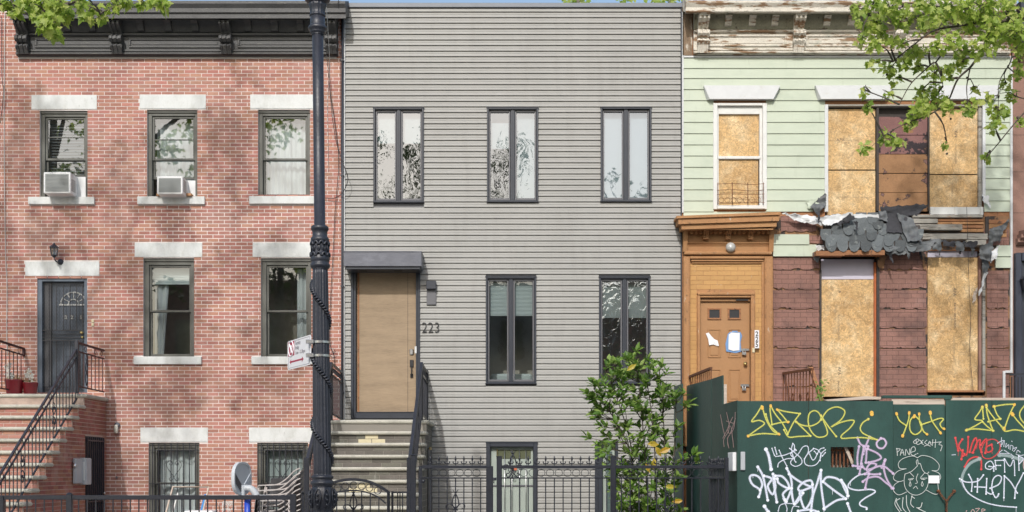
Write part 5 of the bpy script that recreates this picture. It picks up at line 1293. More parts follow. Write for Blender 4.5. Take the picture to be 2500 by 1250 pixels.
scrap([(1777,815),(1783,810),(1808,811),(1812,820),(1808,835),(1810,858),(1796,862),(1773,858),(1771,840)], .004, mTape, 'tape', None, None, n1)
scrap([(1779,817),(1785,812),(1806,813),(1805,855),(1790,857),(1778,853)], -.004, mPaper, 'paper', None, None, n1)
scrap([(1786,812),(1801,812),(1800,808),(1787,808)], -.008, mTape, 'tape', None, None, n1)
scrap([(1723,814),(1730,812),(1736,820),(1744,828),(1752,832),(1755,845),(1748,844),(1742,841),(1731,843),(1729,828)], -.004, mPaper, 'torn_paper', 'torn scrap of white paper stuck on the left of the orange-brown door', 'paper')
# stoop of the derelict house, behind the hoarding
t = thing('concrete_stoop', 'stoop of the derelict house, hidden behind the green hoarding', 'steps', (3.8,-1,0)); m = MB()
m.box(3.06,4.7,-1.9,-.01,0,2.30,.01)
for k in range(8): m.box(3.06,4.7,-1.9-.2*(k+1),-1.9-.2*k,0,2.30-.26*(k+1),.01)
m.build('steps', mBrown, t)
def rusty(x, yA, yB, zA, zB, h, n, label, slope=0):
    t = thing('rusty_railing', label, 'railing', (x,yA,2.3), 'rusty stoop railings')
    zz = lambda y: zA+(zB-zA)*(y-yA)/(yB-yA)
    MB().tube([(x,yA,zA),(x,yB,zB)], .02, 4).build('handrail', mRust, t); MB().tube([(x,yA,zA-h),(x,yB,zB-h)], .012, 4).build('rail', mRust, t)
    for k in range(n):
        y = yA+(yB-yA)*k/(n-1); MB().tube([(x,y,zz(y)-h),(x,y,zz(y))], .008, 4).build('baluster', mRust, t)
    m = MB()
    for f in (.35,.6,.85):
        y = yA+(yB-yA)*f; z = zz(y)-.5
        for sg in (-1,1): m.tube(smooth_path([(x,y,z+.15),(x,y+sg*.07,z+.08),(x,y,z),(x,y+sg*.07,z-.1),(x,y,z-.18)],3),.009,5)
    m.build('scroll', mRust, t)
    return t
rusty(3.02, -.03, -2.25, Z(921), 3.16, .85, 13, 'rusty railing rising above the tall green side panels, left of the orange-brown door')
rusty(4.63, -.03, -1.98, Z(912), 3.17, .88, 11, 'rusty railing with leaning board, in front of the asphalt wall right of the doorway')
m = MB(); A_ = Vector((X(1980,-1.5),-1.5,Z(899,-1.5))); B_ = Vector((X(2010,-2.0),-2.0,Z(990,-2.0)))
tag(MB().tube([A_,B_],.03,4).build('leaning_plank', mOrW), 'orange-brown plank leaning against the rusty railing beside the lower left strand board', 'plank')

# ================================================================ BROWNSTONE AT THE RIGHT EDGE
br = thing('brownstone_house', 'sliver of brown stucco house with dark doorway at the right edge', 'house', (X(2600),0,0))
x0_, x1_ = DR+.001, X(2900)
MB().box(x0_,x1_,-.02,10,0,Z(28)).build('wall', mBrown, br)
for q in (330,420,520): MB().box(x0_,x1_,-.0225,-.02,Z(q+.6),Z(q)).build('joint', mRoofB, br)
MB().box(x0_+.04,x1_,-.3,-.021,Z(132),Z(100),.01).build('cornice', mTrim, br); MB().box(x0_+.0,x1_,-.36,-.021,Z(99),Z(20),.01).build('cornice', mTrim, br)
m = MB(); m.box(X(2473),X(2487),-.12,-.021,0,Z(620),.006); m.box(X(2487),X(2491),-.09,-.021,0,Z(632),.004); m.box(X(2487),x1_,-.14,-.021,Z(640),Z(620),.006); m.build('door_frame', M('dark_blue_frame',(.035,.04,.06),.45,nz=[(8,.3,(1,1,.1))],bump=(30,.3)), br)
MB().box(X(2491),X(2560),-.05,-.021,0,Z(641),.004).build('door', mTrim, br)
m = MB(); 
for k in range(3): m.prism([(-.05-.05*k,Z(600-9*k)),(-.12-.07*k,Z(594-9*k)),(-.12-.07*k,Z(586-9*k)),(-.021,Z(583-9*k)),(-.021,Z(600-9*k))], X(2481-3*k if 0 else 2478+4*k), X(2520))
m.build('bracket', mBrown, br)
t = thing('wall_lantern', 'black lantern beside the dark doorway at the right edge', 'lamp', (X(2495),-.1,Z(700))); m = MB()
m.lathe(X(2494),-.2,[(.05,Z(716)),(.07,Z(712)),(.09,Z(690)),(.11,Z(686)),(.05,Z(678)),(.01,Z(674))],6,smooth=False); m.build('cage', mIron, t)
m = MB(); m.tube(smooth_path([(X(2497),-.03,Z(682)),(X(2495),-.15,Z(672)),(X(2494),-.2,Z(676))]),.012,6); m.build('arm', mIron, t)
MB().lathe(X(2494),-.2,[(.045,Z(711)),(.075,Z(692))],6,smooth=False).build('glass', M('green_glass',(.05,.12,.07),.2), t)
m = MB()
for k in range(5): m.tube([(X(2470+8*k,-.6),-.6,1.5),(X(2470+8*k,-.6),-.6,Z(920,-.6))],.009,4)
m.tube([(X(2465,-.6),-.6,Z(915,-.6)),(X(2520,-.6),-.6,Z(912,-.6))],.016,4)
tag(m.build('railing', mIron),'black stoop railing in front of the house at the right edge','railing')

# ================================================================ GREEN HOARDING
fy = -4.6
hd_ = thing('plywood_hoarding', 'dark green painted plywood hoarding covered in graffiti before the derelict house', 'hoarding', (5.5,fy,0))
def zf(q): return Z(q,fy)
def xf(p): return X(p,fy)
hole = (xf(2028),xf(2085),zf(1141),zf(1095))
panels = [(1800,1973.5,979),(1974.5,2180.5,979),(2181.5,2307,987),(2309,2421,977),(2422,2560,977)]
pobs = []
for i,(a,b,q) in enumerate(panels):
    x0,x1 = xf(a),xf(b); yy = fy+(.012 if i == 2 else 0)
    if i == 1:
        m = MB(); hx0,hx1,hz0,hz1 = hole
        for bx in ((x0,hx0,0,zf(q)),(hx1,x1,0,zf(q)),(hx0,hx1,0,hz0),(hx0,hx1,hz1,zf(q))): m.box(bx[0],bx[1],yy,yy+.018,bx[2]+.02,bx[3])
    else: m = MB().box(x0,x1,yy,yy+.018,.02,zf(q),.0015)
    pobs.append(m.build('panel', mPlyG, hd_))
sx = 2.964
for (ya,yb,x_,zt_,zt2) in ((-4.6+.02,-3.5,sx,2.53,2.54),(-3.50,-2.6,sx+.004,2.95,2.97),(-2.6,-1.6,sx,2.965,3.0),(-1.58,-.06,sx+.003,3.0,3.05),(-.98,-.06,2.76,3.02,3.04)):
    m = MB(); vs = [(x_,ya,.02),(x_,yb,.02),(x_,yb,zt2),(x_,ya,zt_)]; vs += [(a+.018,b,c) for a,b,c in vs]
    m.add(vs,[(0,1,2,3),(7,6,5,4),(0,4,5,1),(1,5,6,2),(2,6,7,3),(3,7,4,0)]); m.build('side_panel', mPlyG, hd_)
MB().box(sx+.02,sx+.06,-3.53,-3.50,2.2,2.82,.003).build('batten', mRawW, hd_)
MB().box(xf(2178),xf(2308),fy+.02,fy+.06,zf(988),zf(974),.004).build('batten', mRawW, hd_)
MB().box(xf(2309),xf(2560),fy+.02,fy+.06,zf(978),zf(971),.004).build('batten', mRawW, hd_)
MB().box(xf(2155),xf(2325),fy+.0,fy+.07,zf(972),zf(965),.004).build('batten', mPlyG, hd_)
MB().box(xf(2306),xf(2322),fy+.0-.0,fy+.02-.001,zf(976),zf(971.5),.003).build('batten', mPlyG, hd_)
MB().box(xf(2303),xf(2313),fy+.035,fy+.06,.02,zf(990),.003).build('batten', mPlyG, hd_)
m = MB(); m.prism([(xf(2015),zf(975)),(xf(2120),zf(966)),(xf(2160),zf(968)),(xf(2160),zf(974)),(xf(2120),zf(974)),(xf(2030),zf(979))],fy+.1,fy+.16,'y'); m.build('batten', mRawW, hd_)
for k in range(7): MB().tube([(xf(2029+9.3*k),fy+.12,zf(1150)),(xf(2030+9.1*k),fy+.12,zf(1085))],.009,4).build('bar', mRust, hd_)
MB().tube([(xf(2024),fy+.12,zf(1099)),(xf(2092),fy+.12,zf(1099))],.012,4).build('bar', mRust, hd_)
MB().box(xf(2015),xf(2100),fy+.3,fy+.33,zf(1160),zf(1080)).build('backing_board', mGreyW, hd_)
MB().tube([(xf(2068),fy+.09,zf(1090)),(xf(2086),fy+.09,zf(1132))],.02,4).build('splinter', mRawW, hd_)

LAY = [0]
def stroke(par, pts, w, mat, P, tag_=None, caps=True, soft=.45, k=5, taper=False):
    """one sprayed line: a film of paint on the panel, thinning towards its edges"""
    LAY[0] += 1; o = .0016+.00016*(LAY[0] % 40)
    pts = [(a,b) for a,b in pts]
    q = smooth_path([(a,b,0) for a,b in pts], k) if len(pts) > 2 else [Vector((a,b,0)) for a,b in pts]
    q = [v for i,v in enumerate(q) if i == 0 or (v-q[i-1]).length > .3]
    vs=[];fs=[];al=[]; n=len(q)
    for i,p in enumerate(q):
        t = (q[min(i+1,n-1)]-q[max(i-1,0)]).normalized(); nn = Vector((-t.y,t.x,0))
        for s,a in ((-1,0),(-soft,1),(soft,1),(1,0)):
            e = p+nn*(s*w/2); vs.append(P(e.x,e.y,o+.00012*i/n)); al.append(a)
    for i in range(n-1):
        for j in range(3): fs.append((i*4+j,i*4+j+1,i*4+j+5,i*4+j+4))
    for c in ((q[0],q[-1]) if caps else ()):
        oc = o+(.0002 if c is q[0] else .0006); b = len(vs); vs.append(P(c.x,c.y,oc+.0001)); al.append(1.2)
        for r_,a_ in ((w*.42,1),(w*.62,0)):
            for kk in range(10): an=2*PI*kk/10; vs.append(P(c.x+r_*math.cos(an),c.y+r_*math.sin(an),oc)); al.append(a_)
        for kk in range(10):
            l=(kk+1)%10; fs.append((b,b+1+kk,b+1+l)); fs.append((b+1+kk,b+1+l,b+11+l,)); fs.append((b+1+kk,b+11+l,b+11+kk))
    return vs,fs,al
def tagpaint(par, strokes, w, mat, P, name='graffiti', label=None):
    V=[];F=[];A=[]
    for s in strokes:
        ww = w
        if isinstance(s, tuple): s, ww = s
        v,f,a = stroke(par,s,ww*1.15,mat,P,soft=.42 if mat in CRISP else .25); b=len(V); V+=v; A+=a; F+=[tuple(i+b for i in q) for q in f]
        if mat not in CRISP:      # overspray round the line, and a few runs below it
            v,f,a = stroke(par,s,ww*2.1,mat,P,soft=.08,caps=False); b=len(V); V+=v; A+=[.33*q+.02 for q in a]; F+=[tuple(i+b for i in q) for q in f]
            if mat in (wht,red) and ww > 14 and R.random() < .6:
                x_,y_ = s[R.randrange(len(s))]; v,f,a = stroke(par,[(x_,y_),(x_+R.uniform(-1,1),y_+R.uniform(25,60))],4.5,mat,P,soft=.6); b=len(V); V+=v; A+=a; F+=[tuple(i+b for i in q) for q in f]
    me = bpy.data.meshes.new(name); o0 = wloc(par); me.from_pydata([(p[0]-o0.x,p[1]-o0.y,p[2]-o0.z) for p in V],[],F)
    at = me.attributes.new('a','FLOAT','POINT'); at.data.foreach_set('value',A); me.materials.append(mat)
    o = bpy.data.objects.new(name, me); C.collection.objects.link(o); o.parent = par
    if label: o['label'] = label
    return o
P1 = lambda u,v,o: (xf(1800+u/4.31), fy-o, zf(960+v/4.31))
P2 = lambda u,v,o: (xf(2150+u/4.311), fy-o, zf(960+v/4.311))
def PS(u,v,o):
    px = 1600+u/3.38; y = sx/((px-1250)*.00035)-20; return (sx-o, y, Z(880+v/3.38,y))
yel = spray('yellow_spray',(.62,.62,.14)); wht = spray('white_spray',(.72,.76,.86)); pnk = spray('lilac_spray',(.62,.50,.68),op=.85); red = spray('red_spray',(.62,.07,.07)); chk = spray('chalk_marker',(.62,.66,.64),op=.95); sal = spray('salmon_marker',(.60,.40,.38)); fad = spray('faded_white_spray',(.45,.56,.56),op=.55); org = spray('orange_overspray',(.75,.45,.08)); CRISP = (chk,sal,fad,org)
tagpaint(pobs[0],[[(255,135),(205,220),(150,298),(230,285),(285,320),(210,380),(112,450)],[(112,450),(260,425),(440,435)],[(440,435),(340,330),(300,220)],[(262,140),(300,270),(370,390),(435,430)],
 [(350,130),(345,180),(365,330)],[(350,130),(400,220),(470,310),(530,420)],[(365,330),(450,310),(540,300)],[(415,170),(520,195),(660,215)],[(415,170),(470,230),(530,305)],[(660,215),(590,310),(530,430)],[(490,385),(540,460),(640,455),(770,450)],[(615,300),(690,370),(770,450)],
 [(615,300),(680,335),(770,345),(850,310),(880,260),(850,200),(800,185),(755,220),(745,300),(770,390),(830,455),(900,460),(945,430),(935,360),(880,240)],[(880,235),(950,340),(1040,455)],
 [(880,280),(950,180),(1050,145),(1130,190),(1090,280),(985,355),(1080,310),(1180,285),(1230,295),(1180,370),(1100,440),(1100,475),(1200,470),(1330,468),(1470,490)],[(1380,270),(1320,310),(1292,370),(1320,420),(1400,460),(1470,490)]],17,yel,P1,label='large yellow sprayed tag along the top')
tagpaint(pobs[0],[([(112,450),(114,452)],24),([(440,432),(434,428)],22),([(262,145),(262,160)],26),([(350,130),(351,140)],24),([(1412,205),(1414,222)],34),([(418,172),(424,176)],22),([(530,305),(534,304)],22),([(768,450),(764,448)],20),([(1040,455),(1036,450)],18),([(880,232),(882,238)],18),([(620,302),(624,306)],22),([(655,216),(650,218)],20),([(1378,272),(1374,276)],22)],20,org,P1,label='orange ends of the yellow tag')
tagpaint(pobs[0],[[(365,580),(378,620),(392,655)],[(395,570),(415,640)],[(440,600),(470,670),(520,765)],[(405,665),(500,650),(620,600)],[(425,775),(440,730),(520,690),(600,690)],[(583,530),(570,600),(600,700),(615,725)],[(600,590),(600,550),(583,528)],
 [(550,580),(620,640),(672,690),(675,740),(615,770),(565,745),(570,705),(640,640),(690,565),(740,560),(745,620),(705,690)],[(800,585),(740,640),(705,700),(720,750),(780,765),(840,740),(880,660),(850,600),(800,580)],[(760,640),(795,705),(835,650),(810,610)],[(910,575),(870,590),(840,640)],[(925,595),(880,640),(870,710)],[(925,625),(895,660)],[(600,690),(560,640),(610,590)]],11,wht,P1,label='thin white scribbled tag')
tagpaint(pobs[0],[([(300,590),(330,660),(355,800)],34),([(285,1190),(325,1250)],34)],30,wht,P1)
tagpaint(pobs[0],[[(215,775),(260,850),(290,960),(320,1125)],[(225,1090),(240,1020),(160,960),(130,890),(165,860),(230,885),(262,960),(240,1020)],[(375,850),(385,960),(415,1145)],[(280,870),(360,900),(320,980),(370,1065),(400,990),(390,900)],[(400,870),(470,875),(530,940),(538,1000),(440,950),(420,900)],[(540,1000),(480,1060),(500,1120)],[(520,790),(560,880),(570,1000),(515,1140)],[(545,850),(640,920),(770,985)],[(570,1000),(580,1100),(610,1165),(690,1050)],[(600,1165),(665,1060),(640,1000),(700,935),(775,920),(785,980),(700,1020),(655,1050),(700,1205),(745,1185),(790,1080),(790,960)],[(880,810),(835,960),(795,1080),(775,1240)],[(880,810),(880,960),(915,1220)],[(900,930),(940,885),(1020,890),(1090,930),(1130,1010),(1165,1080)],[(900,930),(1000,1010),(1140,1110)],[(1140,1110),(1040,1130),(910,1215)],[(1092,915),(1150,1000),(1160,1080)],[(1160,1160),(1195,1260)],[(640,1240),(760,1225),(850,1250)]],27,wht,P1,label='big white looping tag')
tagpaint(pobs[1],[[(1380,850),(1280,862),(1190,930),(1170,990),(1260,1020),(1400,1012),(1450,1040),(1350,1100),(1290,1150),(1300,1185),(1362,1205),(1360,1220)]],18,wht,P1)
tagpaint(pobs[0],[[(430,1240),(455,1175),(540,1160),(615,1168)],[(480,1110),(520,1200),(520,1240)],[(570,1245),(590,1190),(645,1195)]],10,wht,P1)
tagpaint(pobs[1],[[(1265,470),(1300,540),(1375,560)],[(1390,460),(1350,560),(1322,640)],[(1280,560),(1262,680),(1270,790)],[(1330,560),(1310,680),(1285,850)],[(1360,590),(1352,730)],[(1370,585),(1470,630),(1512,680),(1460,710),(1380,730)],[(1215,762),(1310,775)],[(1305,740),(1345,800),(1425,790),(1462,750),(1400,740),(1360,800),(1400,850),(1500,850)],[(1550,710),(1540,790),(1570,900),(1625,1000)],[(1340,850),(1450,780),(1540,770),(1610,820),(1638,845)],[(1320,930),(1380,890),(1480,880),(1560,940),(1638,1000)],[(1385,850),(1360,920),(1345,1000)],[(1510,475),(1465,520),(1480,570),(1530,578),(1565,530),(1545,485),(1510,475)],[(1520,780),(1556,700)]],25,pnk,P1,label='soft lilac tag')
tagpaint(pobs[2],[[(165,215),(200,290),(270,340)],[(300,205),(290,290),(230,455)],[(355,235),(310,290),(310,390),(360,435),(420,400),(430,330),(395,270),(355,235)],[(405,215),(410,300),(450,400),(490,430)],[(430,330),(520,300),(620,265),(660,275),(625,320),(640,360),(668,375)],[(520,200),(540,290),(630,420)]],17,yel,P2,label='yellow tag on the narrow door panel')
tagpaint(pobs[2],[([(165,212),(168,222)],24),([(300,203),(299,215)],24),([(230,452),(232,444)],26),([(355,236),(350,250)],26),([(405,215),(405,225)],22),([(520,200),(522,212)],28),([(630,420),(626,414)],24),([(488,432),(484,430)],22),([(668,376),(662,372)],22)],20,org,P2)
tagpaint(pobs[3],[[(1070,145),(1030,210),(990,275),(1070,290),(1000,340),(900,390)],[(900,390),(1000,375),(1180,395)],[(1070,145),(1080,270)],[(1110,125),(1120,220),(1160,340),(1185,395)],[(1070,300),(1120,350),(1180,395)],[(1110,150),(1190,260),(1290,370)],[(1130,300),(1250,270)],[(1190,140),(1220,220),(1260,270)],[(1190,140),(1300,120),(1410,115)],[(1410,115),(1350,240),(1300,380)],[(1270,350),(1310,400),(1420,385),(1560,415)],[(1380,215),(1440,290),(1540,400)],[(1530,110),(1465,200),(1480,280),(1560,360)]],17,yel,P2,label='yellow tag at the right end of the hoarding')
tagpaint(pobs[3],[([(1070,145),(1068,155)],26),([(1110,125),(1112,135)],26),([(1190,140),(1196,140)],26),([(900,390),(908,386)],24),([(1183,395),(1178,392)],24),([(1300,378),(1298,366)],26),([(1382,215),(1390,226)],30),([(1408,118),(1404,124)],24),([(1258,270),(1250,270)],22)],20,org,P2)
tagpaint(pobs[3],[[(785,470),(815,605)],[(858,485),(820,560),(880,640)],[(920,460),(918,560),(905,640),(862,660)],[(862,600),(848,695)],[(935,620),(965,520),(1000,470),(1010,540),(965,625)],[(970,625),(1010,520),(1045,490),(1040,560),(1060,620)],[(1050,545),(1110,480),(1110,560),(1098,630)],[(1165,540),(1110,570),(1120,620),(1172,600),(1165,545)],[(885,775),(930,700),(1000,670),(1055,700),(1058,800)]],21,red,P2,label='red tag')
tagpaint(pobs[3],[[(1060,590),(1100,510),(1190,485),(1255,540),(1240,620),(1160,685),(1080,675),(1060,600)]],14,red,P2)
tagpaint(pobs[2],[[(385,480),(345,510),(365,530),(400,500)],[(370,488),(385,540),(430,515),(395,485)],[(445,495),(425,520),(450,540)],[(440,518),(430,519)],[(485,495),(462,520),(488,540)],[(498,540),(515,505),(530,542)],[(503,525),(525,522)],[(548,490),(542,550)],[(578,490),(572,570)],[(540,522),(635,512)],[(635,512),(612,540),(645,552),(630,605)],[(460,557),(490,546),(520,557)],
 [(170,580),(175,655)],[(165,585),(205,588),(178,618)],[(205,652),(225,590),(245,652)],[(210,630),(240,625)],[(260,652),(265,590),(300,650),(305,588)],[(318,622),(362,605),(355,565),(325,575),(315,630),(340,657),(372,640)],[(387,634),(389,636)]],7,chk,P2,label='two small chalky names')
tagpaint(pobs[2],[[(385,680),(330,660),(230,690),(185,740),(200,790),(265,795)],[(385,680),(440,655),(540,680),(612,750),(600,810),(540,815)],[(260,795),(180,820),(137,870),(140,910),(190,930),(235,920)],[(190,930),(140,970),(137,1030),(190,1070),(270,1040)],[(545,815),(610,840),(630,890),(600,930)],[(600,950),(605,1050),(560,1060),(480,1020)],[(385,765),(373,720),(388,700),(395,745),(415,740),(440,810),(480,845),(505,830)],[(385,765),(320,825),(255,850)],[(255,850),(245,920),(260,1000),(310,1055),(380,1072),(450,1040),(490,980),(505,900),(495,850)],[(300,830),(345,875)],[(460,840),(420,885)],[(390,850),(373,900),(385,940),(365,950)],[(290,905),(345,895)],[(300,915),(335,908)],[(418,895),(485,893)],[(430,905),(465,908)],[(310,930),(300,965),(310,980),(320,965),(310,930)],[(437,930),(427,960),(437,980),(447,960),(437,930)],[(345,1000),(370,980),(388,1005)],[(315,905),(316,915)],[(448,902),(449,910)]],6.5,chk,P2,label='chalk line drawing of a crying face')
tagpaint(pobs[2],[[(165,1110),(150,1170),(200,1250)],[(200,1110),(165,1140),(215,1235)],[(235,1100),(230,1200),(270,1255)],[(270,1080),(275,1180),(310,1255)],[(330,1080),(315,1160),(345,1200)],[(355,1105),(325,1085)],[(435,1155),(420,1200),(390,1210),(470,1250)],[(380,1205),(405,1210)]],8,chk,P2)
tagpaint(pobs[3],[[(830,900),(900,935),(1020,925),(1080,860)],[(925,855),(960,930),(955,1030)],[(1020,900),(1015,1040)],[(990,985),(1110,990)],[(1115,900),(1108,1060)],[(1110,1040),(1160,1062),(1180,1045)],[(1150,1000),(1240,960),(1270,890),(1230,865),(1180,910),(1170,1020),(1210,1100),(1240,1060)],[(1295,1100),(1300,870)],[(1300,870),(1370,940),(1435,1050)],[(1409,1105),(1420,1000),(1460,920),(1500,840)],[(850,910),(890,1010),(960,1080),(1100,1150),(1250,1185),(1425,1200)]],15,wht,P2,label='large white name inside a swoosh')
tagpaint(pobs[3],[([(1250,650),(1350,660),(1480,700)],40),([(1040,690),(940,740),(875,830),(850,920)],36),([(850,920),(870,980),(920,1050)],20)],36,fad,P2)
tagpaint(pobs[3],[[(1140,770),(1190,770),(1160,715),(1110,740),(1105,785),(1150,802),(1195,770)],[(1190,770),(1190,820)],[(1205,710),(1212,800)],[(1205,708),(1290,705)],[(1215,760),(1260,760)],[(1300,690),(1305,830)],[(1305,695),(1360,770),(1400,700),(1410,865)],[(1450,660),(1455,810)],[(1455,665),(1500,690),(1460,740)]],12,wht,P2)
tagpaint(pobs[3],[[(1270,470),(1265,560)],[(1230,525),(1290,495),(1275,540)],[(1300,500),(1295,560)],[(1320,530),(1315,570),(1345,540),(1345,580)],[(1360,590),(1365,550),(1392,560),(1385,600)],[(1378,505),(1380,508)],[(1400,580),(1430,570),(1400,612)],[(1430,622),(1440,600),(1465,620)],[(1275,600),(1250,630),(1350,635)],[(1300,600),(1350,632)],[(1370,640),(1400,670),(1380,690)],[(750,650),(785,646)],[(1425,640),(1470,655),(1500,650)]],7,wht,P2)
tagpaint(pobs[3],[[(895,1255),(905,1235)],[(950,1250),(970,1222),(990,1252)],[(1000,1215),(1040,1212),(1005,1250)],[(1062,1255),(1067,1218),(1100,1228),(1072,1242)]],7,sal,P2)
tagpaint(pobs[4],[[(1530,640),(1500,760),(1540,860)]],10,sal,P2)
sp_ = [o for o in hd_.children if o.name.startswith('side_panel')][0]
tagpaint(sp_,[[(540,450),(556,540),(575,620)],[(590,430),(612,560),(568,650),(570,710)],[(640,470),(600,560),(620,600),(662,480)],[(662,430),(650,560),(600,640),(610,722)],[(560,640),(620,540),(640,640),(648,715)],[(590,500),(650,520)],[(610,722),(600,690),(598,640)]],6,sal,PS,label='thin scribble near the corner')
tag(MB().box(xf(2266),xf(2293),fy-.012,fy-.004,zf(1180),zf(1161),.002).build('paper_label', mPaper),'white paper patch stuck beside the crying face','paper')
t = thing('taped_box', 'small white paper-wrapped box fixed on the hoarding corner above the iron fence end', 'box', (xf(1795),fy,1.7))
MB().box(sx-.05,sx-.001,-4.55,-4.2,zf(1150),zf(1104),.006).build('box', mPaper, t); MB().box(sx+.04,sx+.1,fy-.03,fy-.001,zf(1148),zf(1103),.006).build('cover', mElec, t)
# chain and padlock
t = thing('chain', 'rusty chain with padlock holding the hoarding door shut', 'chain', (xf(2308),fy,zf(1210)))
def link(a,b,k):
    d=(b-a); c=(a+b)/2; L_=d.length*.75; d.normalize(); n_=Vector((0,1,0)) if k%2 else Vector((0,.25,0)).normalized(); s_=d.cross(Vector((0,1,0))).normalized()
    s_ = s_ if k%2 else Vector((0,1,0))
    return [c+d*(L_*math.cos(q))+s_*(.012*math.sin(q)) for q in [2*PI*i/10 for i in range(10)]]
path = smooth_path([(xf(2290),fy-.03,zf(1200)),(xf(2298),fy-.04,zf(1212)),(xf(2307),fy-.05,zf(1222)),(xf(2315),fy-.05,zf(1212)),(xf(2327),fy-.03,zf(1200))],4)
for k in range(len(path)-1): MB().tube(link(path[k],path[k+1],k),.0045,5,closed=True).build('link', mRust, t)
path = [Vector((xf(2307)+.004*k%.01,fy-.05,zf(1222)-.022*k)) for k in range(9)]
for k in range(8): MB().tube(link(path[k],path[k+1],k),.0045,5,closed=True).build('link', mRust, t)
for a,b in ((xf(2290),zf(1199)),(xf(2328),zf(1199))): MB().lathe(a,fy-.02,[(.012,.02),(.022,.018),(.022,-.01),(.0,-.015)],10,ax='y',cz=b).build('grommet', mRust, t)
m = MB(); m.box(xf(2302),xf(2312),fy-.075,fy-.05,zf(1264),zf(1252),.006); m.build('padlock', mBrass, t)
# ================================================================ IRON FENCES
FY = -4.85
def xF(p): return X(p,FY)
def zF(q): return Z(q,FY)
t = thing('iron_fence', 'plain black iron fence along the front yard of the brick house', 'fence', (xF(350),FY,0))
MB().box(xF(-60),xF(722),FY-.02,FY+.02,zF(1220),zF(1209),.004).build('rail', mIron, t)
MB().box(xF(-60),xF(722),FY-.012,FY+.012,.16,.19,.003).build('rail', mIron, t)
for p in (4,170,716): MB().box(xF(p-7),xF(p+7),FY-.035,FY+.035,0,zF(1206 if p != 4 else 1211),.005).build('post', mIron, t)
MB().lathe(xF(170),FY,[(.04,zF(1207)),(.03,zF(1204)),(.02,zF(1203)),(.0,zF(1202))],12).build('finial', mIron, t)
px = 24
while px < 705:
    if abs(px-170) > 12: MB().tube([(xF(px),FY,.17),(xF(px),FY,zF(1219))],.0075,4).build('picket', mIron, t)
    px += 21
t = thing('iron_fence', 'short black iron fence end between the plastic chairs and the lamppost', 'fence', (xF(745),FY,0))
for a in (736,756): MB().box(xF(a-3.5),xF(a+3.5),FY+.1,FY+.14,0,zF(1200),.004).build('post', mIron, t)
MB().box(xF(733),xF(775),FY+.1,FY+.14,zF(1207),zF(1203),.003).build('rail', mIron, t)
for a in (745,765): MB().tube([(xF(a),FY+.12,.1),(xF(a),FY+.12,zF(1206))],.0075,4).build('picket', mIron, t)

def fleur(m, x, y, z, s=1):      # spear with two side leaves
    m.lathe(x,y,[(.006*s,z),(.006*s,z+.03*s),(.016*s,z+.04*s),(.006*s,z+.05*s),(.008*s,z+.075*s),(.017*s,z+.10*s),(.012*s,z+.13*s),(.0,z+.165*s)],8)
    for g in (-1,1): m.tube(smooth_path([(x,y,z+.02*s),(x+g*.022*s,y,z+.032*s),(x+g*.04*s,y,z+.05*s),(x+g*.032*s,y,z+.07*s)],3),[.006*s]*3+[.009*s]*6+[.004*s]*(10-9),5)
def lily(m, x, y, z, s=1, r=.008):
    for g in (-1,1):
        m.tube(smooth_path([(x,y,z),(x+g*.035*s,y,z+.06*s),(x+g*.03*s,y,z+.12*s),(x,y,z+.19*s)],3),r,5)
        m.tube(smooth_path([(x,y,z+.02*s),(x+g*.06*s,y,z+.07*s),(x+g*.10*s,y,z+.06*s),(x+g*.10*s,y,z+.02*s),(x+g*.07*s,y,z+.02*s)],3),r,5)
        m.tube(smooth_path([(x,y,z-.01*s),(x+g*.03*s,y,z-.05*s),(x+g*.06*s,y,z-.07*s),(x+g*.07*s,y,z-.03*s),(x+g*.045*s,y,z-.025*s)],3),r,5)
    for g in (-1,0,1): m.tube([(x,y,z+.18*s),(x+g*.03*s,y,z+.23*s)],r*.7,5)
    m.box(x-.03*s,x+.03*s,y-.012,y+.012,z-.008,z+.008)
def ornate(t, p0, p1, step, off, orn=(), posts=(), bow=0, zt=1140, zm=1167, y=FY):
    xa, xb = X(p0,y), X(p1,y); zz_ = lambda q: Z(q,y)
    MB().box(xa,xb,y-.018,y+.018,zz_(zt+4),zz_(zt-4),.004).build('rail', mIron, t)
    MB().box(xa,xb,y-.014,y+.014,zz_(zm+1.7),zz_(zm-1.7),.003).build('rail', mIron, t)
    MB().box(xa,xb,y-.014,y+.014,.14,.17,.003).build('rail', mIron, t)
    p = p0+off
    while p < p1-5:
        x = X(p,y)
        pk = MB().tube([(x,y,.15),(x,y,zz_(zm))],.0075,4).build('picket', mIron, t)
        m = MB(); fleur(m, x, y, zz_(zt-4)-.005, .82); m.build('finial', mIron, t)
        if p+step < p1: MB().tube(ring(x+step*.5*S(y),y,zz_((zt+zm)/2+1),.048,18),.0042,5,closed=True).build('ring', mIron, t)
        p += step
    for q,h in orn:
        m = MB(); lily(m, X(q,y), y-.012, h, 1.15); m.build('fleur_de_lis', mIron, t)
gate = thing('iron_gate', 'black iron gate with spear finials, right of the grey stoop below the siding', 'gate', (xF(1110),FY,0))
MB().box(xF(1022),xF(1030.5),FY-.025,FY+.025,.1,zF(1138),.004).build('stile', mIron, gate)
MB().box(xF(1187),xF(1204),FY-.03,FY+.03,0,zF(1138),.005).build('stile', mIron, gate)
ornate(gate, 1030, 1187, 20.4, 21, orn=((1112,zF(1245)),))
m = MB(); m.box(xF(1203),xF(1212),FY-.03,FY+.01,zF(1173),zF(1166),.003); m.tube([(xF(1206),FY-.03,zF(1166)),(xF(1206),FY-.03,zF(1180))],.006,5); m.build('latch', mIron, gate)
MB().lathe(xF(1034),FY-.03,[(.0,zF(1180)),(.02,zF(1178)),(.02,zF(1172)),(0,zF(1170))],10).build('hinge', mIron, gate)
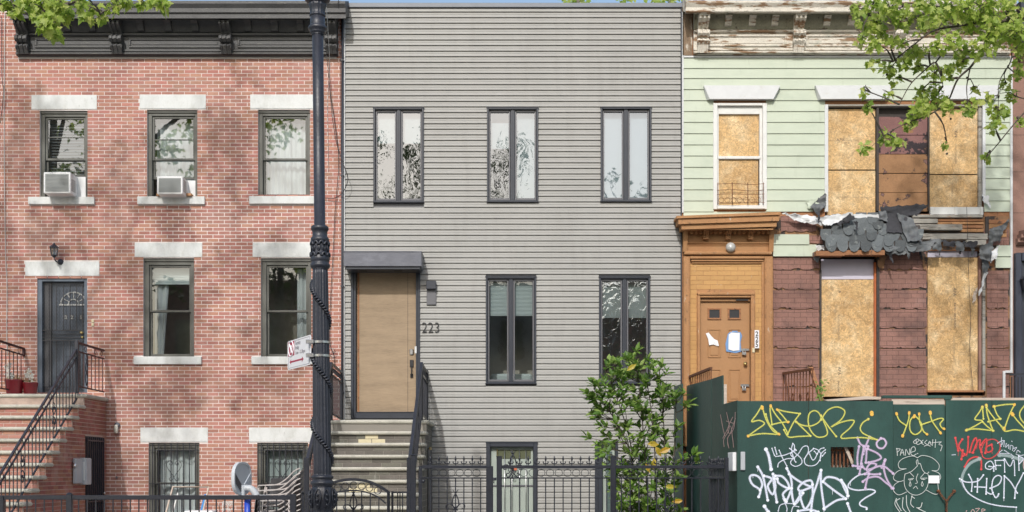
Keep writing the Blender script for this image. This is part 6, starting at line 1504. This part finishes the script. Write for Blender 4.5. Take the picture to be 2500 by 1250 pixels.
f1 = thing('iron_fence', 'black iron fence with spear finials and rings in front of the grey house and shrub', 'fence', (xF(1490),FY,0))
for p in (1219,1497): 
    MB().box(xF(p-6.5),xF(p+6.5),FY-.035,FY+.035,0,zF(1115),.006).build('post', mIron, f1)
    MB().box(xF(p-7.5),xF(p+7.5),FY-.04,FY+.04,zF(1116),zF(1113.5),.004).build('post_cap', mIron, f1)
MB().box(xF(1769),xF(1778),FY-.035,FY+.035,0,zF(1117),.006).build('post', mIron, f1)
ornate(f1, 1225, 1491, 21.3, 22, orn=((1252,zF(1150)+.0),))
ornate(f1, 1503, 1769, 21.5, 14, orn=((1629,zF(1247)),))
m = MB(); m.box(xF(1255),xF(1262),FY-.022,FY-.018,zF(1148),zF(1143),.001); m.build('sticker', M('orange_sticker',(.5,.12,.05),.6), f1)
f2 = thing('iron_fence', 'short return of spear-topped iron fence running back beside the green side panels', 'fence', (2.77,-4,0))
for k in range(11):
    y = FY+.08+k*.115; MB().tube([(2.77,y,.1),(2.77,y,zF(1140))],.008,4).build('picket', mIron, f2); m = MB(); fleur(m,2.77,y,zF(1140),.8); m.build('finial', mIron, f2)
for q in (1140,1167): MB().box(2.755,2.785,FY+.04,FY+1.25,zF(q+3),zF(q-3),.003).build('rail', mIron, f2)
# arched gate in front of the grey stoop
ag = thing('arched_gate', 'low arched black gate with rings and a fleur-de-lis before the grey stoop', 'gate', (xF(880),FY,0))
def arch(q0, rise, p0=800, p1=952): return [(xF(p0+(p1-p0)*i/20),FY,Z(q0,FY)+rise*S(FY)*math.sin(PI*(.18+.82*i/20))-0) for i in range(21)]
A1 = [(xF(a),FY,zF(b)) for a,b in smooth_path([(796,1192,0),(815,1178,0),(845,1171.5,0),(870,1171,0),(900,1176,0),(930,1189,0),(951,1204,0)],4) for a,b in [(a,b)]] if 0 else [(xF(v.x),FY,zF(v.y)) for v in smooth_path([(796,1192,0),(815,1178,0),(845,1171.5,0),(870,1171,0),(900,1176,0),(930,1189,0),(951,1204,0)],4)]
A2 = [(xF(v.x),FY,zF(v.y)) for v in smooth_path([(796,1217,0),(820,1203,0),(848,1198,0),(875,1198,0),(902,1204,0),(925,1215,0),(942,1229,0)],4)]
MB().tube(A1,.019,4).build('arched_rail', mIron, ag); MB().tube(A2,.010,4).build('arched_rail', mIron, ag)
for a,b in ((824,1192),(843,1187),(863,1185),(883,1187),(902,1191),(922,1198),(804,1200)): MB().tube(ring(xF(a),FY,zF(b),.046,18),.006,5,closed=True).build('ring', mIron, ag)
for a,b in ((802,1214),(822,1204),(843,1199),(863,1198),(883,1199),(904,1205),(925,1215)): MB().tube([(xF(a),FY,.1),(xF(a),FY,zF(b))],.0075,4).build('picket', mIron, ag)
MB().box(xF(945),xF(952),FY-.022,FY+.022,.05,zF(1202),.004).build('stile', mIron, ag)
m = MB(); lily(m, xF(863), FY-.01, zF(1247), 1.2); m.build('fleur_de_lis', mIron, ag)
t = thing('iron_fence', 'narrow black fence panel between the arched gate and the stoop railing newel', 'fence', (xF(975),FY,0))
MB().box(xF(956),xF(999),FY-.018,FY+.018,zF(1204),zF(1200),.003).build('rail', mIron, t)
for a,w_ in ((958,2.5),(996,3.5)): MB().box(xF(a-w_),xF(a+w_),FY-.02,FY+.02,0,zF(1199),.004).build('post', mIron, t)
for a in (971,976.5,983): MB().tube([(xF(a),FY,.1),(xF(a),FY,zF(1203))],.007,4).build('picket', mIron, t)
t = thing('gate_post', 'plain black iron post with a square cap, foot of the right stoop railing', 'post', (xF(1009),FY,0))
MB().box(xF(1002.5),xF(1015.5),FY-.035,FY+.035,0,zF(1112),.006).build('post', mIron, t); MB().box(xF(1001.5),xF(1016.5),FY-.04,FY+.04,zF(1112)+.001,zF(1112)+.015,.004).build('cap', mIronB, t)
MB().tube([(xF(1009),FY+.03,zF(1116)),(-1.43,-3.4,1.80)],.024,4).build('handrail', mIronB, t)

# ================================================================ STACKED CHAIRS, HOOP
CY = -2.6
def chair(k, dz, dx, label):
    t = thing('plastic_chair', label, 'chair', (X(668,CY)+dx, CY, 0), 'stack of plastic chairs')
    bx, zs = X(668,CY)+dx, dz
    W = .27
    def side(y):
        m = MB()
        arm = [(bx-.27,y,zs+.56),(bx-.26,y,zs+.615),(bx-.22,y,zs+.63),(bx-.05,y,zs+.635),(bx+.06,y,zs+.66),(bx+.17,y,zs+.74),(bx+.27,y,zs+.84),(bx+.36,y,zs+.885)]
        P = smooth_path(arm, 4); vs=[]; n=len(P)
        for p in P: vs += [(p.x,p.y-.028,p.z-.004),(p.x,p.y-.028,p.z+.012),(p.x,p.y+.028,p.z+.012),(p.x,p.y+.028,p.z-.004)]
        m.add(vs,[(i*4+j,i*4+(j+1)%4,i*4+4+(j+1)%4,i*4+4+j) for i in range(n-1) for j in range(4)]+[(0,1,2,3),(n*4-1,n*4-2,n*4-3,n*4-4)])
        m.build('armrest', mChair, t)
        m = MB(); vs=[]
        for (u,z_,w_) in ((bx-.26,zs+.60,.02),(bx-.29,zs+.30,.024),(bx-.31,zs,.028)): vs += [(u-w_,y-.02,z_),(u+w_,y-.02,z_),(u+w_,y+.02,z_),(u-w_,y+.02,z_)]
        m.add(vs,[(i*4+j,i*4+(j+1)%4,i*4+4+(j+1)%4,i*4+4+j) for i in range(2) for j in range(4)]); m.build('leg', mChair, t)
        m = MB(); vs=[]
        for (u,z_,w_) in ((bx+.20,zs+.44,.03),(bx+.27,zs+.2,.026),(bx+.33,zs,.022)): vs += [(u-w_,y-.02,z_),(u+w_,y-.02,z_),(u+w_,y+.02,z_),(u-w_,y+.02,z_)]
        m.add(vs,[(i*4+j,i*4+(j+1)%4,i*4+4+(j+1)%4,i*4+4+j) for i in range(2) for j in range(4)]); m.build('leg', mChair, t)
    side(CY-W); side(CY+W)
    def seat(u,v): x = bx-.25+.45*u; return (x, CY-W+.04+(2*W-.08)*v, zs+.44-.03*math.sin(PI*u)-.02*math.sin(PI*v)-.02*u)
    sheet(seat,8,6,mChair,'seat',t)
    def back(u,v): return (bx+.19+.17*v+.03*math.sin(PI*u), CY-W+.03+(2*W-.06)*u, zs+.44+.46*v-.05*abs(2*u-1)**3*v)
    sheet(back,8,8,mChair,'backrest',t)
    return t
lb = ['topmost','second from the top','third from the top','fourth from the top','fifth from the top','sixth from the top','seventh from the top','eighth from the top','third from the bottom','second from the bottom','lowest']
for k in range(11): chair(k, .757-.0757*k, .09, lb[k]+' of the stacked taupe plastic armchairs behind the black fence')
hp_ = thing('toy_basketball_hoop', 'child basketball hoop with rounded grey-white backboard on a blue post', 'basketball hoop', (X(600,-3.2),-3.2,0))
HY = -3.2; hx = X(590,HY)
out = []
for i in range(36):
    a = 2*PI*i/36; r = (abs(math.cos(a))**2.6+abs(math.sin(a))**2.6)**(-1/2.6); out.append((r*math.cos(a)*.27, r*math.sin(a)*.235))
zc = Z(1168,HY)
ca, sa = math.cos(math.radians(76)), math.sin(math.radians(76))
def hb(u,v,o): return (hx+u*ca+o*sa, HY+u*sa*1-o*ca, zc+v)   # board turned edge-on, its back to the left
m = MB(); n = 36
m.add([hb(u,v,-.025) for u,v in out]+[hb(u,v,.025) for u,v in out]+[hb(u*.9,v*.88,.025) for u,v in out]+[hb(u*.88,v*.86,.008) for u,v in out],
  [tuple(range(n))]+[(k*n+i,k*n+(i+1)%n,(k+1)*n+(i+1)%n,(k+1)*n+i) for k in range(3) for i in range(n)]+[tuple(range(3*n,4*n))]); m.build('backboard', mHoopW, hp_)
for k in range(4):
    for g in (-1,1): MB().tube([hb(g*.05,-.18+.03*k,.016),hb(g*.24,-.03+.035*k,.016)],.008,4).build('rib', mSash if g<0 else mHoopW, hp_)
m = MB(); m.box(hx-.04,hx+.05,HY-.05,HY+.05,zc-.30,zc-.10,.012); m.build('bracket', mHoopW, hp_)
m = MB(); m.tube([(hx+.20+.19*math.cos(a),HY+.19*math.sin(a)*.9,zc-.26+.0) for a in [2*PI*i/24 for i in range(24)]],.024,8,closed=True); m.tube(smooth_path([(hx+.03,HY,zc-.14),(hx+.14,HY,zc-.15),(hx+.22,HY,zc-.25)]),.05,8); m.build('rim', mHoopW, hp_)
m = MB(); m.lathe(X(605,HY),HY,[(.13,0),(.12,.05),(.085,.1),(.05,.9),(.05,zc-.30)],16); m.build('post', mBlue, hp_)
def lean(nm, pts, w_, mat, label, cat, y=-1.0):
    m = MB(); m.tube([(X(a,y),y+d,Z(b,y)) for a,b,d in pts], w_, 4); return tag(m.build(nm,mat),label,cat)
lean('picture_frame', [(392,1300,0),(396,1190,.6),(486,1190,.6),(484,1300,0)], .012, mRawW, 'thin wooden frame propped against the barred basement window', 'frame')
lean('wooden_pole', [(409,1300,0),(413,1205,.5)], .010, mWhiteP, 'white stick propped in front of the barred basement window', 'stick')
lean('blue_pole', [(478,1300,0),(478,1210,.6)], .016, M('bright_blue',(.05,.25,.6),.5), 'bright blue pole at the right side of the barred basement window', 'pole')
t = thing('lace_panel', 'white lacy metal panel standing behind the fence beside the basketball hoop', 'panel', (X(556,-3),-3,0)); m = MB()
xa,xb,za,zb = X(543,-3),X(571,-3),.3,Z(1224,-3)
for (u0,u1,v0,v1) in ((xa,xb,zb-.012,zb),(xa,xa+.01,za,zb),(xb-.01,xb,za,zb),((xa+xb)/2-.005,(xa+xb)/2+.005,za,zb)): m.box(u0,u1,-3.01,-3,v0,v1)
m.build('frame', mWhiteP, t); m = MB()
for i in range(2):
    for j in range(12):
        cx = xa+(xb-xa)*(.25+.5*i); cz = zb-.04-.075*j
        for g in (-1,1): m.tube(spiral(cx+g*.02,-3.005,cz,.02,0,1,g,8),.004,4); m.tube([(cx-.03,-3.005,cz-.035),(cx+.03,-3.005,cz+.035)],.003,4)
m.build('scrollwork', mWhiteP, t, kind='stuff')
tag(MB().box(X(448,-2.2),X(520,-2.2),-2.2,-1.9,.5,Z(1247,-2.2),.02).build('storage_bin', mACw),'white bin lid just showing behind the fence under the barred window','bin')

# ================================================================ FOLIAGE
def leaf_mesh(kind, rnd):
    m = MB()
    if kind == 'plane':   # lobed, maple-like, 1 unit long
        o = [(0,0),(.16,.12),(.44,.10),(.34,.30),(.52,.50),(.26,.52),(.20,.72),(0,1.0),(-.20,.72),(-.26,.52),(-.52,.50),(-.34,.30),(-.44,.10),(-.16,.12)]
        cu = R.uniform(-.15,.45); fo = R.uniform(.0,.5)
        vs = [(x*(1-.3*fo),y,fo*abs(x)-cu*y*y) for x,y in o]+[(0,.4,-cu*.16)]; n = len(o); m.add(vs,[(i,(i+1)%n,n) for i in range(n)],rnd)
    else:
        cu = R.uniform(-.05,.35); wd_ = R.uniform(.8,1.15)
        vs = [(0,0,0),(.19*wd_,.3,.06),(.22*wd_,.6,.04-cu*.3),(0,1,-cu),(-.22*wd_,.6,.04-cu*.3),(-.19*wd_,.3,.06),(0,.3,0),(0,.6,-.02-cu*.3)]
        m.add(vs,[(0,1,6),(1,2,7,6),(2,3,7),(3,4,7),(4,5,6,7),(5,0,6)],rnd)
    return m
def rotm(dirv, up, spin):
    d = Vector(dirv).normalized(); u = Vector(up); s_ = d.cross(u); s_ = s_.normalized() if s_.length > 1e-4 else Vector((1,0,0)); n_ = s_.cross(d)
    c, q = math.cos(spin), math.sin(spin); s2 = s_*c+n_*q; n2 = n_*c-s_*q
    return s2, d, n2
from mathutils import Matrix
def scatter(parent, leaves, kind, mat, nobj, far_name='foliage', center=None):
    """leaves: (pos, dir, up, spin, size, visible). The first nobj in view are leaf parts, the rest one mesh."""
    proto = []
    for k in range(6):
        b = leaf_mesh(kind, k/6+.08).build('leaf', mat); proto.append(b.data); bpy.data.objects.remove(b)
    base = leaf_mesh(kind, 0); m = MB(); c = 0
    leaves.sort(key=lambda L_: not L_[5])
    for p,d,u,sp,sz,vis in leaves:
        s2,dd_,n2 = rotm(d,u,sp)
        if vis and c < nobj:
            c += 1; o = bpy.data.objects.new('leaf', R.choice(proto)); C.collection.objects.link(o); o.parent = parent
            Mx = Matrix((s2*sz,dd_*sz,n2*sz)).transposed().to_4x4(); Mx.translation = Vector(p)-wloc(parent); o.matrix_local = Mx
        else:
            p = Vector(p); m.add([p+(s2*v[0]+dd_*v[1]+n2*v[2])*sz for v in base.v], base.f, R.random())
    if m.f: m.build(far_name, mat, parent, kind='stuff')
def inview(p):
    s_ = S(p[1]); px = 1250+p[0]/s_; py = 1150-(p[2]-1.6)/s_; return -15 < px < 2515 and -15 < py < 1260

# shrub (broad glossy leaves) in front of the grey house
SY = -2.9
sh = thing('magnolia_shrub', 'tall leafy shrub with glossy green and a few yellow leaves behind the iron fence', 'shrub', (X(1580,SY),SY,0))
tips = []; rs = random.Random(21)
bx, by = X(1582,SY), SY
env = [(850,12,1550),(880,70,1552),(930,105,1545),(975,128,1545),(1020,115,1552),(1060,110,1560),(1100,118,1565),(1150,105,1572),(1200,92,1578),(1260,85,1582),(1330,75,1582)]
def envat(q):
    for (a,w1,c1),(b,w2,c2) in zip(env,env[1:]):
        if a <= q <= b: f=(q-a)/(b-a); return w1+(w2-w1)*f, c1+(c2-c1)*f
    return 50, 1580
for k in range(335):
    q = 862+(1320-862)*rs.random()**.9; w_,c_ = envat(q); a = rs.uniform(0,2*PI); rr_ = math.sqrt(rs.random())*.95
    tips.append(Vector((X(c_+w_*rr_*math.cos(a),SY), SY+.45*rr_*math.sin(a), Z(q,SY))))
for a,b in ((1552,858),(1480,895),(1612,893),(1428,958),(1445,925),(1440,968),(1672,990),(1665,960),(1680,985),(1432,1068),(1455,1085),(1655,1040),(1668,1120),(1690,1110),(1648,1130),(1500,880),(1595,905),(1630,950),(1462,950),(1470,1000),(1700,1125),(1655,1165),(1650,1185)): tips.append(Vector((X(a,SY),SY-.2*rs.random(),Z(b,SY))))
stems = [[Vector((bx+d,by,0)),Vector((bx+d*2,by,.9)),Vector((bx+e,by+.05,2.0)),Vector((X(f,SY),by,Z(g,SY)))] for d,e,f,g in ((0,-.05,1552,866),(.12,.25,1610,905),(-.12,-.25,1480,905),(.05,.1,1580,930),(-.05,-.3,1450,950),(.15,.4,1650,980))]
samp = []
for s_l in stems:
    P = smooth_path(s_l,8); MB().tube(P,[.018*(1-.75*i/len(P)) for i in range(len(P))],6).build('stem', mTwig, sh); samp += P
tw = MB(); LV = []
for tp in tips:
    b = min(samp, key=lambda p:(p-tp).length+(.6 if p.z > tp.z else 0)+abs(p.z-(tp.z-.25))*.5)
    mid = (b+tp)/2+Vector((rs.uniform(-.03,.03),0,-.02)); tw.tube([b,mid,tp],[.006,.005,.0035],4)
    ax = (tp-mid).normalized(); ax = (ax+Vector((0,-.15,.45))).normalized(); nL = rs.randint(6,9)
    for i in range(nL):
        a = i*2.4+rs.random(); el = rs.uniform(.35,1.15); s2,d_,n2 = rotm(ax,(0,0,1) if abs(ax.z)<.9 else (1,0,0),0)
        d = ax*math.cos(el)+(s2*math.cos(a)+n2*math.sin(a))*math.sin(el); p = tp-ax*rs.uniform(0,.07)
        LV.append((p, d, (0,-.3,1), rs.uniform(-.5,.5), rs.uniform(.085,.165), inview(p) and p.y < SY+.05))
tw.build('twig', mTwig, sh, kind='stuff')
scatter(sh, LV, 'mag', mLeafM, 300)
yl = []
for a,b,an in ((1580,1084,0),(1600,1090,-1),(1576,1128,-1.2),(1598,1118,-1.7),(1530,905,.6),(1640,1225,.1),(1622,1188,0),(1610,1105,.4)):
    yl.append(((X(a,SY-.45),SY-.45,Z(b,SY-.45)),(math.cos(an),-.1,math.sin(an)),(0,-1,.2),0,.17,True))
for p,d,u,sp,sz,v in yl:
    b = leaf_mesh('mag',R.random()).build('leaf', mLeafY, None, label='yellowing leaf'); b.parent = sh; s2,dd_,n2 = rotm(d,u,sp); Mx = Matrix((s2*sz,dd_*sz,n2*sz)).transposed().to_4x4(); Mx.translation = Vector(p)-wloc(sh); b.matrix_local = Mx
# weeds by the rusty railing
wd = thing('climbing_weed', 'small green weed growing up the rusty railing by the lower left strand board', 'weed', (X(2000,-2),-2,2.2))
LV = [((X(2003+rs.gauss(0,5),-2),-2+rs.gauss(0,.05),Z(955+rs.gauss(0,16),-2)),(rs.gauss(0,1),-.3,rs.gauss(0,1)),(0,-1,.3),0,rs.uniform(.04,.07),True) for _ in range(46)]
MB().tube(smooth_path([(X(2004,-2),-2,2.2),(X(2000,-2),-2,2.6),(X(2004,-2),-2,3.0)],4),.004,4).build('stem', mTwig, wd); scatter(wd, LV, 'mag', mLeafM, 46)

def clus_tree(root, limbs, clus, y0, seedn, leaf=.085, per=1.0, nobj=300, extra=(), balls=0):
    """limbs/clusters taken where they hang in the street at depth y0; every cluster grows from the nearest limb"""
    rs = random.Random(seedn); samp = []
    for pts,r0,r1 in limbs:
        P = smooth_path([(X(a,y0+d),y0+d,Z(b,y0+d)) for a,b,d in pts],6)
        MB().tube(P,[r0+(r1-r0)*i/(len(P)-1) for i in range(len(P))],7).build('branch', mTwig, root); samp += P
    tw = MB(); LV = []
    for a,b,r in clus:
        y = y0+rs.uniform(-.5,.4); c = Vector((X(a,y),y,Z(b,y))); rad = r*S(y)*1.18
        base = min(samp, key=lambda p:(p-c).length); mid = (base+c)/2+Vector((rs.uniform(-.05,.05),rs.uniform(-.05,.05),rs.uniform(0,.06)))
        tw.tube(smooth_path([base,mid,c],3),[.008]*3+[.005]*3+[.004],4)
        n = int(per*(r/4.6)**2*1.7)+4
        for s in range(max(3,int(r/4.5))):
            e = c+Vector((rs.gauss(0,.6),rs.gauss(0,.6),rs.gauss(0,.6)))*rad; tw.tube([c.lerp(base,.2),(c+e)/2+Vector((0,0,.02)),e],[.004,.003,.002],4)
        for i in range(n):
            while True:
                v = Vector((rs.uniform(-1,1),rs.uniform(-1,1),rs.uniform(-1,1)))
                if v.length < 1: break
            p = c+v*rad; d = Vector((rs.gauss(0,.6),rs.gauss(0,.6),-.5+rs.gauss(0,.5)))
            LV.append((p, d, (rs.gauss(0,.5),-1,.6+rs.gauss(0,.4)), rs.uniform(-.4,.4), leaf*rs.uniform(.45,1.35), inview(p)))
    for p in extra: LV.append(p)
    tw.build('twigs', mTwig, root, kind='stuff'); scatter(root, LV, 'plane', mLeafP, nobj)
def crown(cx, cy, cz, rx, ry, rz, n, per, seedn, leaf=.13):
    rs = random.Random(seedn); out = []
    for _ in range(n):
        while True:
            v = Vector((rs.uniform(-1,1),rs.uniform(-1,1),rs.uniform(-1,1)))
            if v.length < 1: break
        c = Vector((cx+v.x*rx, cy+v.y*ry, cz+v.z*rz))
        for i in range(per):
            p = c+Vector((rs.gauss(0,.2),rs.gauss(0,.2),rs.gauss(0,.13)))
            if inview(p): continue
            out.append((p, Vector((rs.gauss(0,.7),rs.gauss(0,.7),-.3)), (rs.gauss(0,.6),rs.gauss(0,.6),1), 0, leaf*rs.uniform(.7,1.3), False))
    return out
lt = thing('street_tree', 'plane tree at the left kerb, its lowest leafy sprays crossing the black cornice', 'tree', (-11.2,-7.6,0))
MB().tube(smooth_path([(-11.2,-7.6,0),(-11.25,-7.6,2),(-11.1,-7.6,4.5),(-11,-7.5,7),(-10.8,-7.4,10),(-10.9,-7.3,13)],5),[.24-.008*i for i in range(26)],12).build('trunk', mBark, lt)
for k,(a,b,c) in enumerate(((-5.0,-6.4,11),(-13.8,-8,11.5),(-8,-9.2,12),(-6.4,-5.7,12.6),(-9.6,-5.8,12.5))): MB().tube(smooth_path([(-11,-7.5,6.4+.5*k),((a-11)/2,(b-7.5)/2,9.6),(a,b,c)],5),[.075-.006*i for i in range(11)],7).build('branch', mBark, lt)
clus_tree(lt, [([(-60,-90,0),(60,-30,0),(138,14,0),(185,2,0),(260,-20,0)],.03,.018),([(110,-30,0),(138,14,0),(125,45,0),(118,75,0)],.016,.006),([(185,2,0),(230,20,0),(245,35,0)],.01,.004),([(260,-20,0),(330,-8,0),(400,8,0)],.02,.006),([(-30,-60,0),(20,-10,0),(35,20,0)],.015,.005)],
 [(15,8,14),(32,15,16),(38,30,10),(75,8,18),(100,18,20),(125,22,18),(150,35,20),(120,45,18),(90,35,14),(110,62,13),(122,78,13),(140,80,11),(160,12,16),(195,8,16),(230,25,14),(245,38,11),(215,35,11),(285,6,14),(275,20,8),(310,4,10),(350,6,12),(375,4,10),(398,10,14),(60,5,16),(135,8,18),(170,30,10)],-7.0,5,per=1.5,
 extra=crown(-8.6,-7.6,11.0,4.0,2.0,3.4,96,38,9)+crown(-5.7,-6.8,12.2,1.2,1.2,1.6,12,34,10),leaf=.085)
rt = thing('street_tree', 'plane tree at the right kerb, its branch with fresh leaves hanging over the green siding', 'tree', (7.9,-7.8,0))
MB().tube(smooth_path([(7.9,-7.8,0),(7.9,-7.8,3),(7.7,-7.7,6),(7.6,-7.5,9),(7.5,-7.5,12.5)],5),[.25-.009*i for i in range(21)],12).build('trunk', mBark, rt)
for k,(a,b,c) in enumerate(((5.2,-6.5,11),(9.8,-8,11),(7,-9.5,12),(8.4,-5.5,12))): MB().tube(smooth_path([(7.7,-7.6,6.6+.5*k),((a+7.7)/2,(b-7.6)/2,9.2),(a,b,c)],5),[.06-.005*i for i in range(11)],7).build('branch', mBark, rt)
RC = [(2110,45,24),(2135,62,24),(2180,20,26),(2210,45,22),(2250,15,34),(2320,15,34),(2400,10,38),(2460,25,38),(2300,50,30),(2370,48,32),(2430,60,28),(2260,60,22),(2150,85,18),(2105,95,13),(2200,108,16),(2135,110,16),(2175,165,17),(2240,122,20),(2290,115,18),(2330,100,22),(2400,112,26),(2445,85,26),(2485,70,26),(2350,130,18),(2280,180,20),(2315,172,17),(2345,152,18),(2210,150,15),(2240,162,11),(2130,155,12),(2190,195,12),(2110,220,10),(2170,232,12),(2280,240,28),(2250,262,24),(2312,258,16),(2222,300,16),(2165,338,20),(2110,362,14),(2195,345,12),(2362,265,18),(2410,240,13),(2440,272,20),(2430,300,16),(2470,232,15),(2490,150,12),(2482,182,12),(2405,388,13),(2312,350,6),(2130,10,20),(2090,20,14),(2360,20,24),(2490,110,18),(2140,55,20),(2180,100,12),(2120,260,10),(2250,225,14),(2490,300,14),(2455,205,10),(2380,215,8)]
clus_tree(rt, [([(2700,-60,0),(2600,0,0),(2500,39,0),(2455,73,0),(2429,95,0),(2395,130,0),(2369,164,0),(2338,194,0),(2317,242,0),(2300,262,0)],.026,.007),([(2338,190,0),(2302,190,0),(2284,153,0),(2256,173,0),(2222,207,0),(2196,255,0)],.014,.004),([(2284,153,0),(2298,180,0),(2302,210,0)],.009,.004),
 ([(2560,30,0),(2480,48,0),(2395,54,0),(2350,62,0),(2282,74,0),(2230,110,0),(2180,150,0)],.022,.005),([(2560,230,0),(2500,276,0),(2434,354,0),(2408,385,0)],.010,.004),([(2310,255,0),(2265,282,0),(2215,300,0),(2166,326,0),(2122,363,0)],.009,.003),([(2369,164,0),(2360,215,0),(2365,262,0)],.008,.003),([(2400,54,0),(2320,20,0),(2220,15,0),(2120,38,0)],.012,.004),([(2455,73,0),(2470,140,0),(2440,200,0),(2438,270,0)],.009,.003)],
 RC,-7.0,6,per=1.45,extra=crown(8.3,-7.6,11.6,3.0,2.0,1.8,48,42,12)+crown(6.4,-6.6,11.2,1.4,1.5,1.3,14,34,13),leaf=.068)
for (a,b) in ((2258,42),(2165,182),(2361,190),(2254,262),(2321,290),(2312,375),(2374,82)): MB().lathe(X(a,-6.9),-6.9,[(.013*math.sin(q),Z(b,-6.9)-.013*math.cos(q)) for q in [PI*i/6 for i in range(7)]],8).build('seed_ball', mTwig, rt)

# tree beyond the roofs, just its leaf tips above the parapet
ft = thing('backyard_tree', 'tree behind the grey house, leaf tips showing over its parapet', 'tree', (2.0,14,0)); MB().tube([(2,14,0),(2,14,11)],.2,8).build('trunk', mBark, ft)
rs = random.Random(3); LV = []
for cx in (1395,1420,1530,1600,1635,1655):
    for i in range(22):
        y = 13+rs.random(); LV.append(((X(cx+rs.gauss(0,14),y),y,Z(-4+rs.gauss(0,5),y)),(rs.gauss(0,1),0,rs.gauss(0,1)),(0,-1,.5),0,.16,False))
scatter(ft, LV, 'plane', mLeafP, 0)
MB().tube(smooth_path([(2,14,9),(3,13.6,11.2),(X(1640,13.5),13.5,Z(-6,13.5))],4),.05,6).build('branch', mBark, ft); MB().tube(smooth_path([(2,14,9),(2.3,13.6,11),(X(1410,13.5),13.5,Z(-6,13.5))],4),.05,6).build('branch', mBark, ft)

# ================================================================ ACROSS THE STREET (seen in the window panes)
mOpp = [M('opposite_brick',(.28,.15,.11),.9,nz=(1,.2)),M('opposite_brownstone',(.24,.17,.13),.9,nz=(1,.2)),M('opposite_cream',(.45,.42,.36),.9,nz=(1,.15))]
for k in range(5):
    x0 = -16+6.4*k; h = (10.2,10.8,10.0,10.6,10.3)[k]
    o = thing('facing_house', ('red brick','brownstone','cream')[k%3]+' row house across the street, number '+('one','two','three','four','five')[k]+' from the left', 'house', (x0+3.2,-33,0))
    MB().box(x0,x0+6.35,-42,-32.6,0,h).build('wall', mOpp[k%3], o)
    for i in range(3):
        for j in range(3): 
            f = MB().box(x0+.8+1.9*i,x0+1.8+1.9*i,-32.6,-32.55,1+2.8*j,2.8+2.8*j).build('window', mTrim, o); MB().box(x0+.87+1.9*i,x0+1.73+1.9*i,-32.55,-32.54,1.07+2.8*j,2.73+2.8*j).build('pane', mDG, f)
for k,(tx,ty,th) in enumerate(((-15.8,-23.5,15.5),(-8.8,-24,12.0),(-2.4,-23.6,16.4),(5.6,-24,14.6))):
    o = thing('street_tree', ('leafy plane tree across the street, leftmost of four','second leafy plane tree from the left across the street','third leafy plane tree from the left across the street','rightmost leafy plane tree across the street')[k], 'tree', (tx,ty,0), 'trees across the street')
    MB().tube([(tx,ty,0),(tx+.1,ty,th*.5),(tx,ty,th)],[.22,.16,.05],9).build('trunk', mBark, o)
    rs = random.Random(50+k); LV = []
    for i in range(7):
        a = rs.uniform(0,2*PI); e = Vector((tx+2.4*math.cos(a),ty+1.6*math.sin(a),th*.75+rs.uniform(0,2))); MB().tube([(tx,ty,th*.45+.3*i),((tx+e.x)/2,(ty+e.y)/2,th*.66),e],[.07,.05,.02],6).build('branch', mBark, o)
    for i in range(84 if k != 3 else 40):
        a = rs.uniform(0,2*PI); q = math.sqrt(rs.random()); c = Vector((tx+3.0*q*math.cos(a),ty+1.9*q*math.sin(a),th*.70+rs.uniform(-3.0,2.4)))
        for j in range(17): LV.append((c+Vector((rs.gauss(0,.28),rs.gauss(0,.28),rs.gauss(0,.2))),(rs.gauss(0,1),rs.gauss(0,1),-.3),(rs.gauss(0,.5),rs.gauss(0,.5),1),0,rs.uniform(.18,.32),False))
    scatter(o, LV, 'plane', mLeafF, 0)
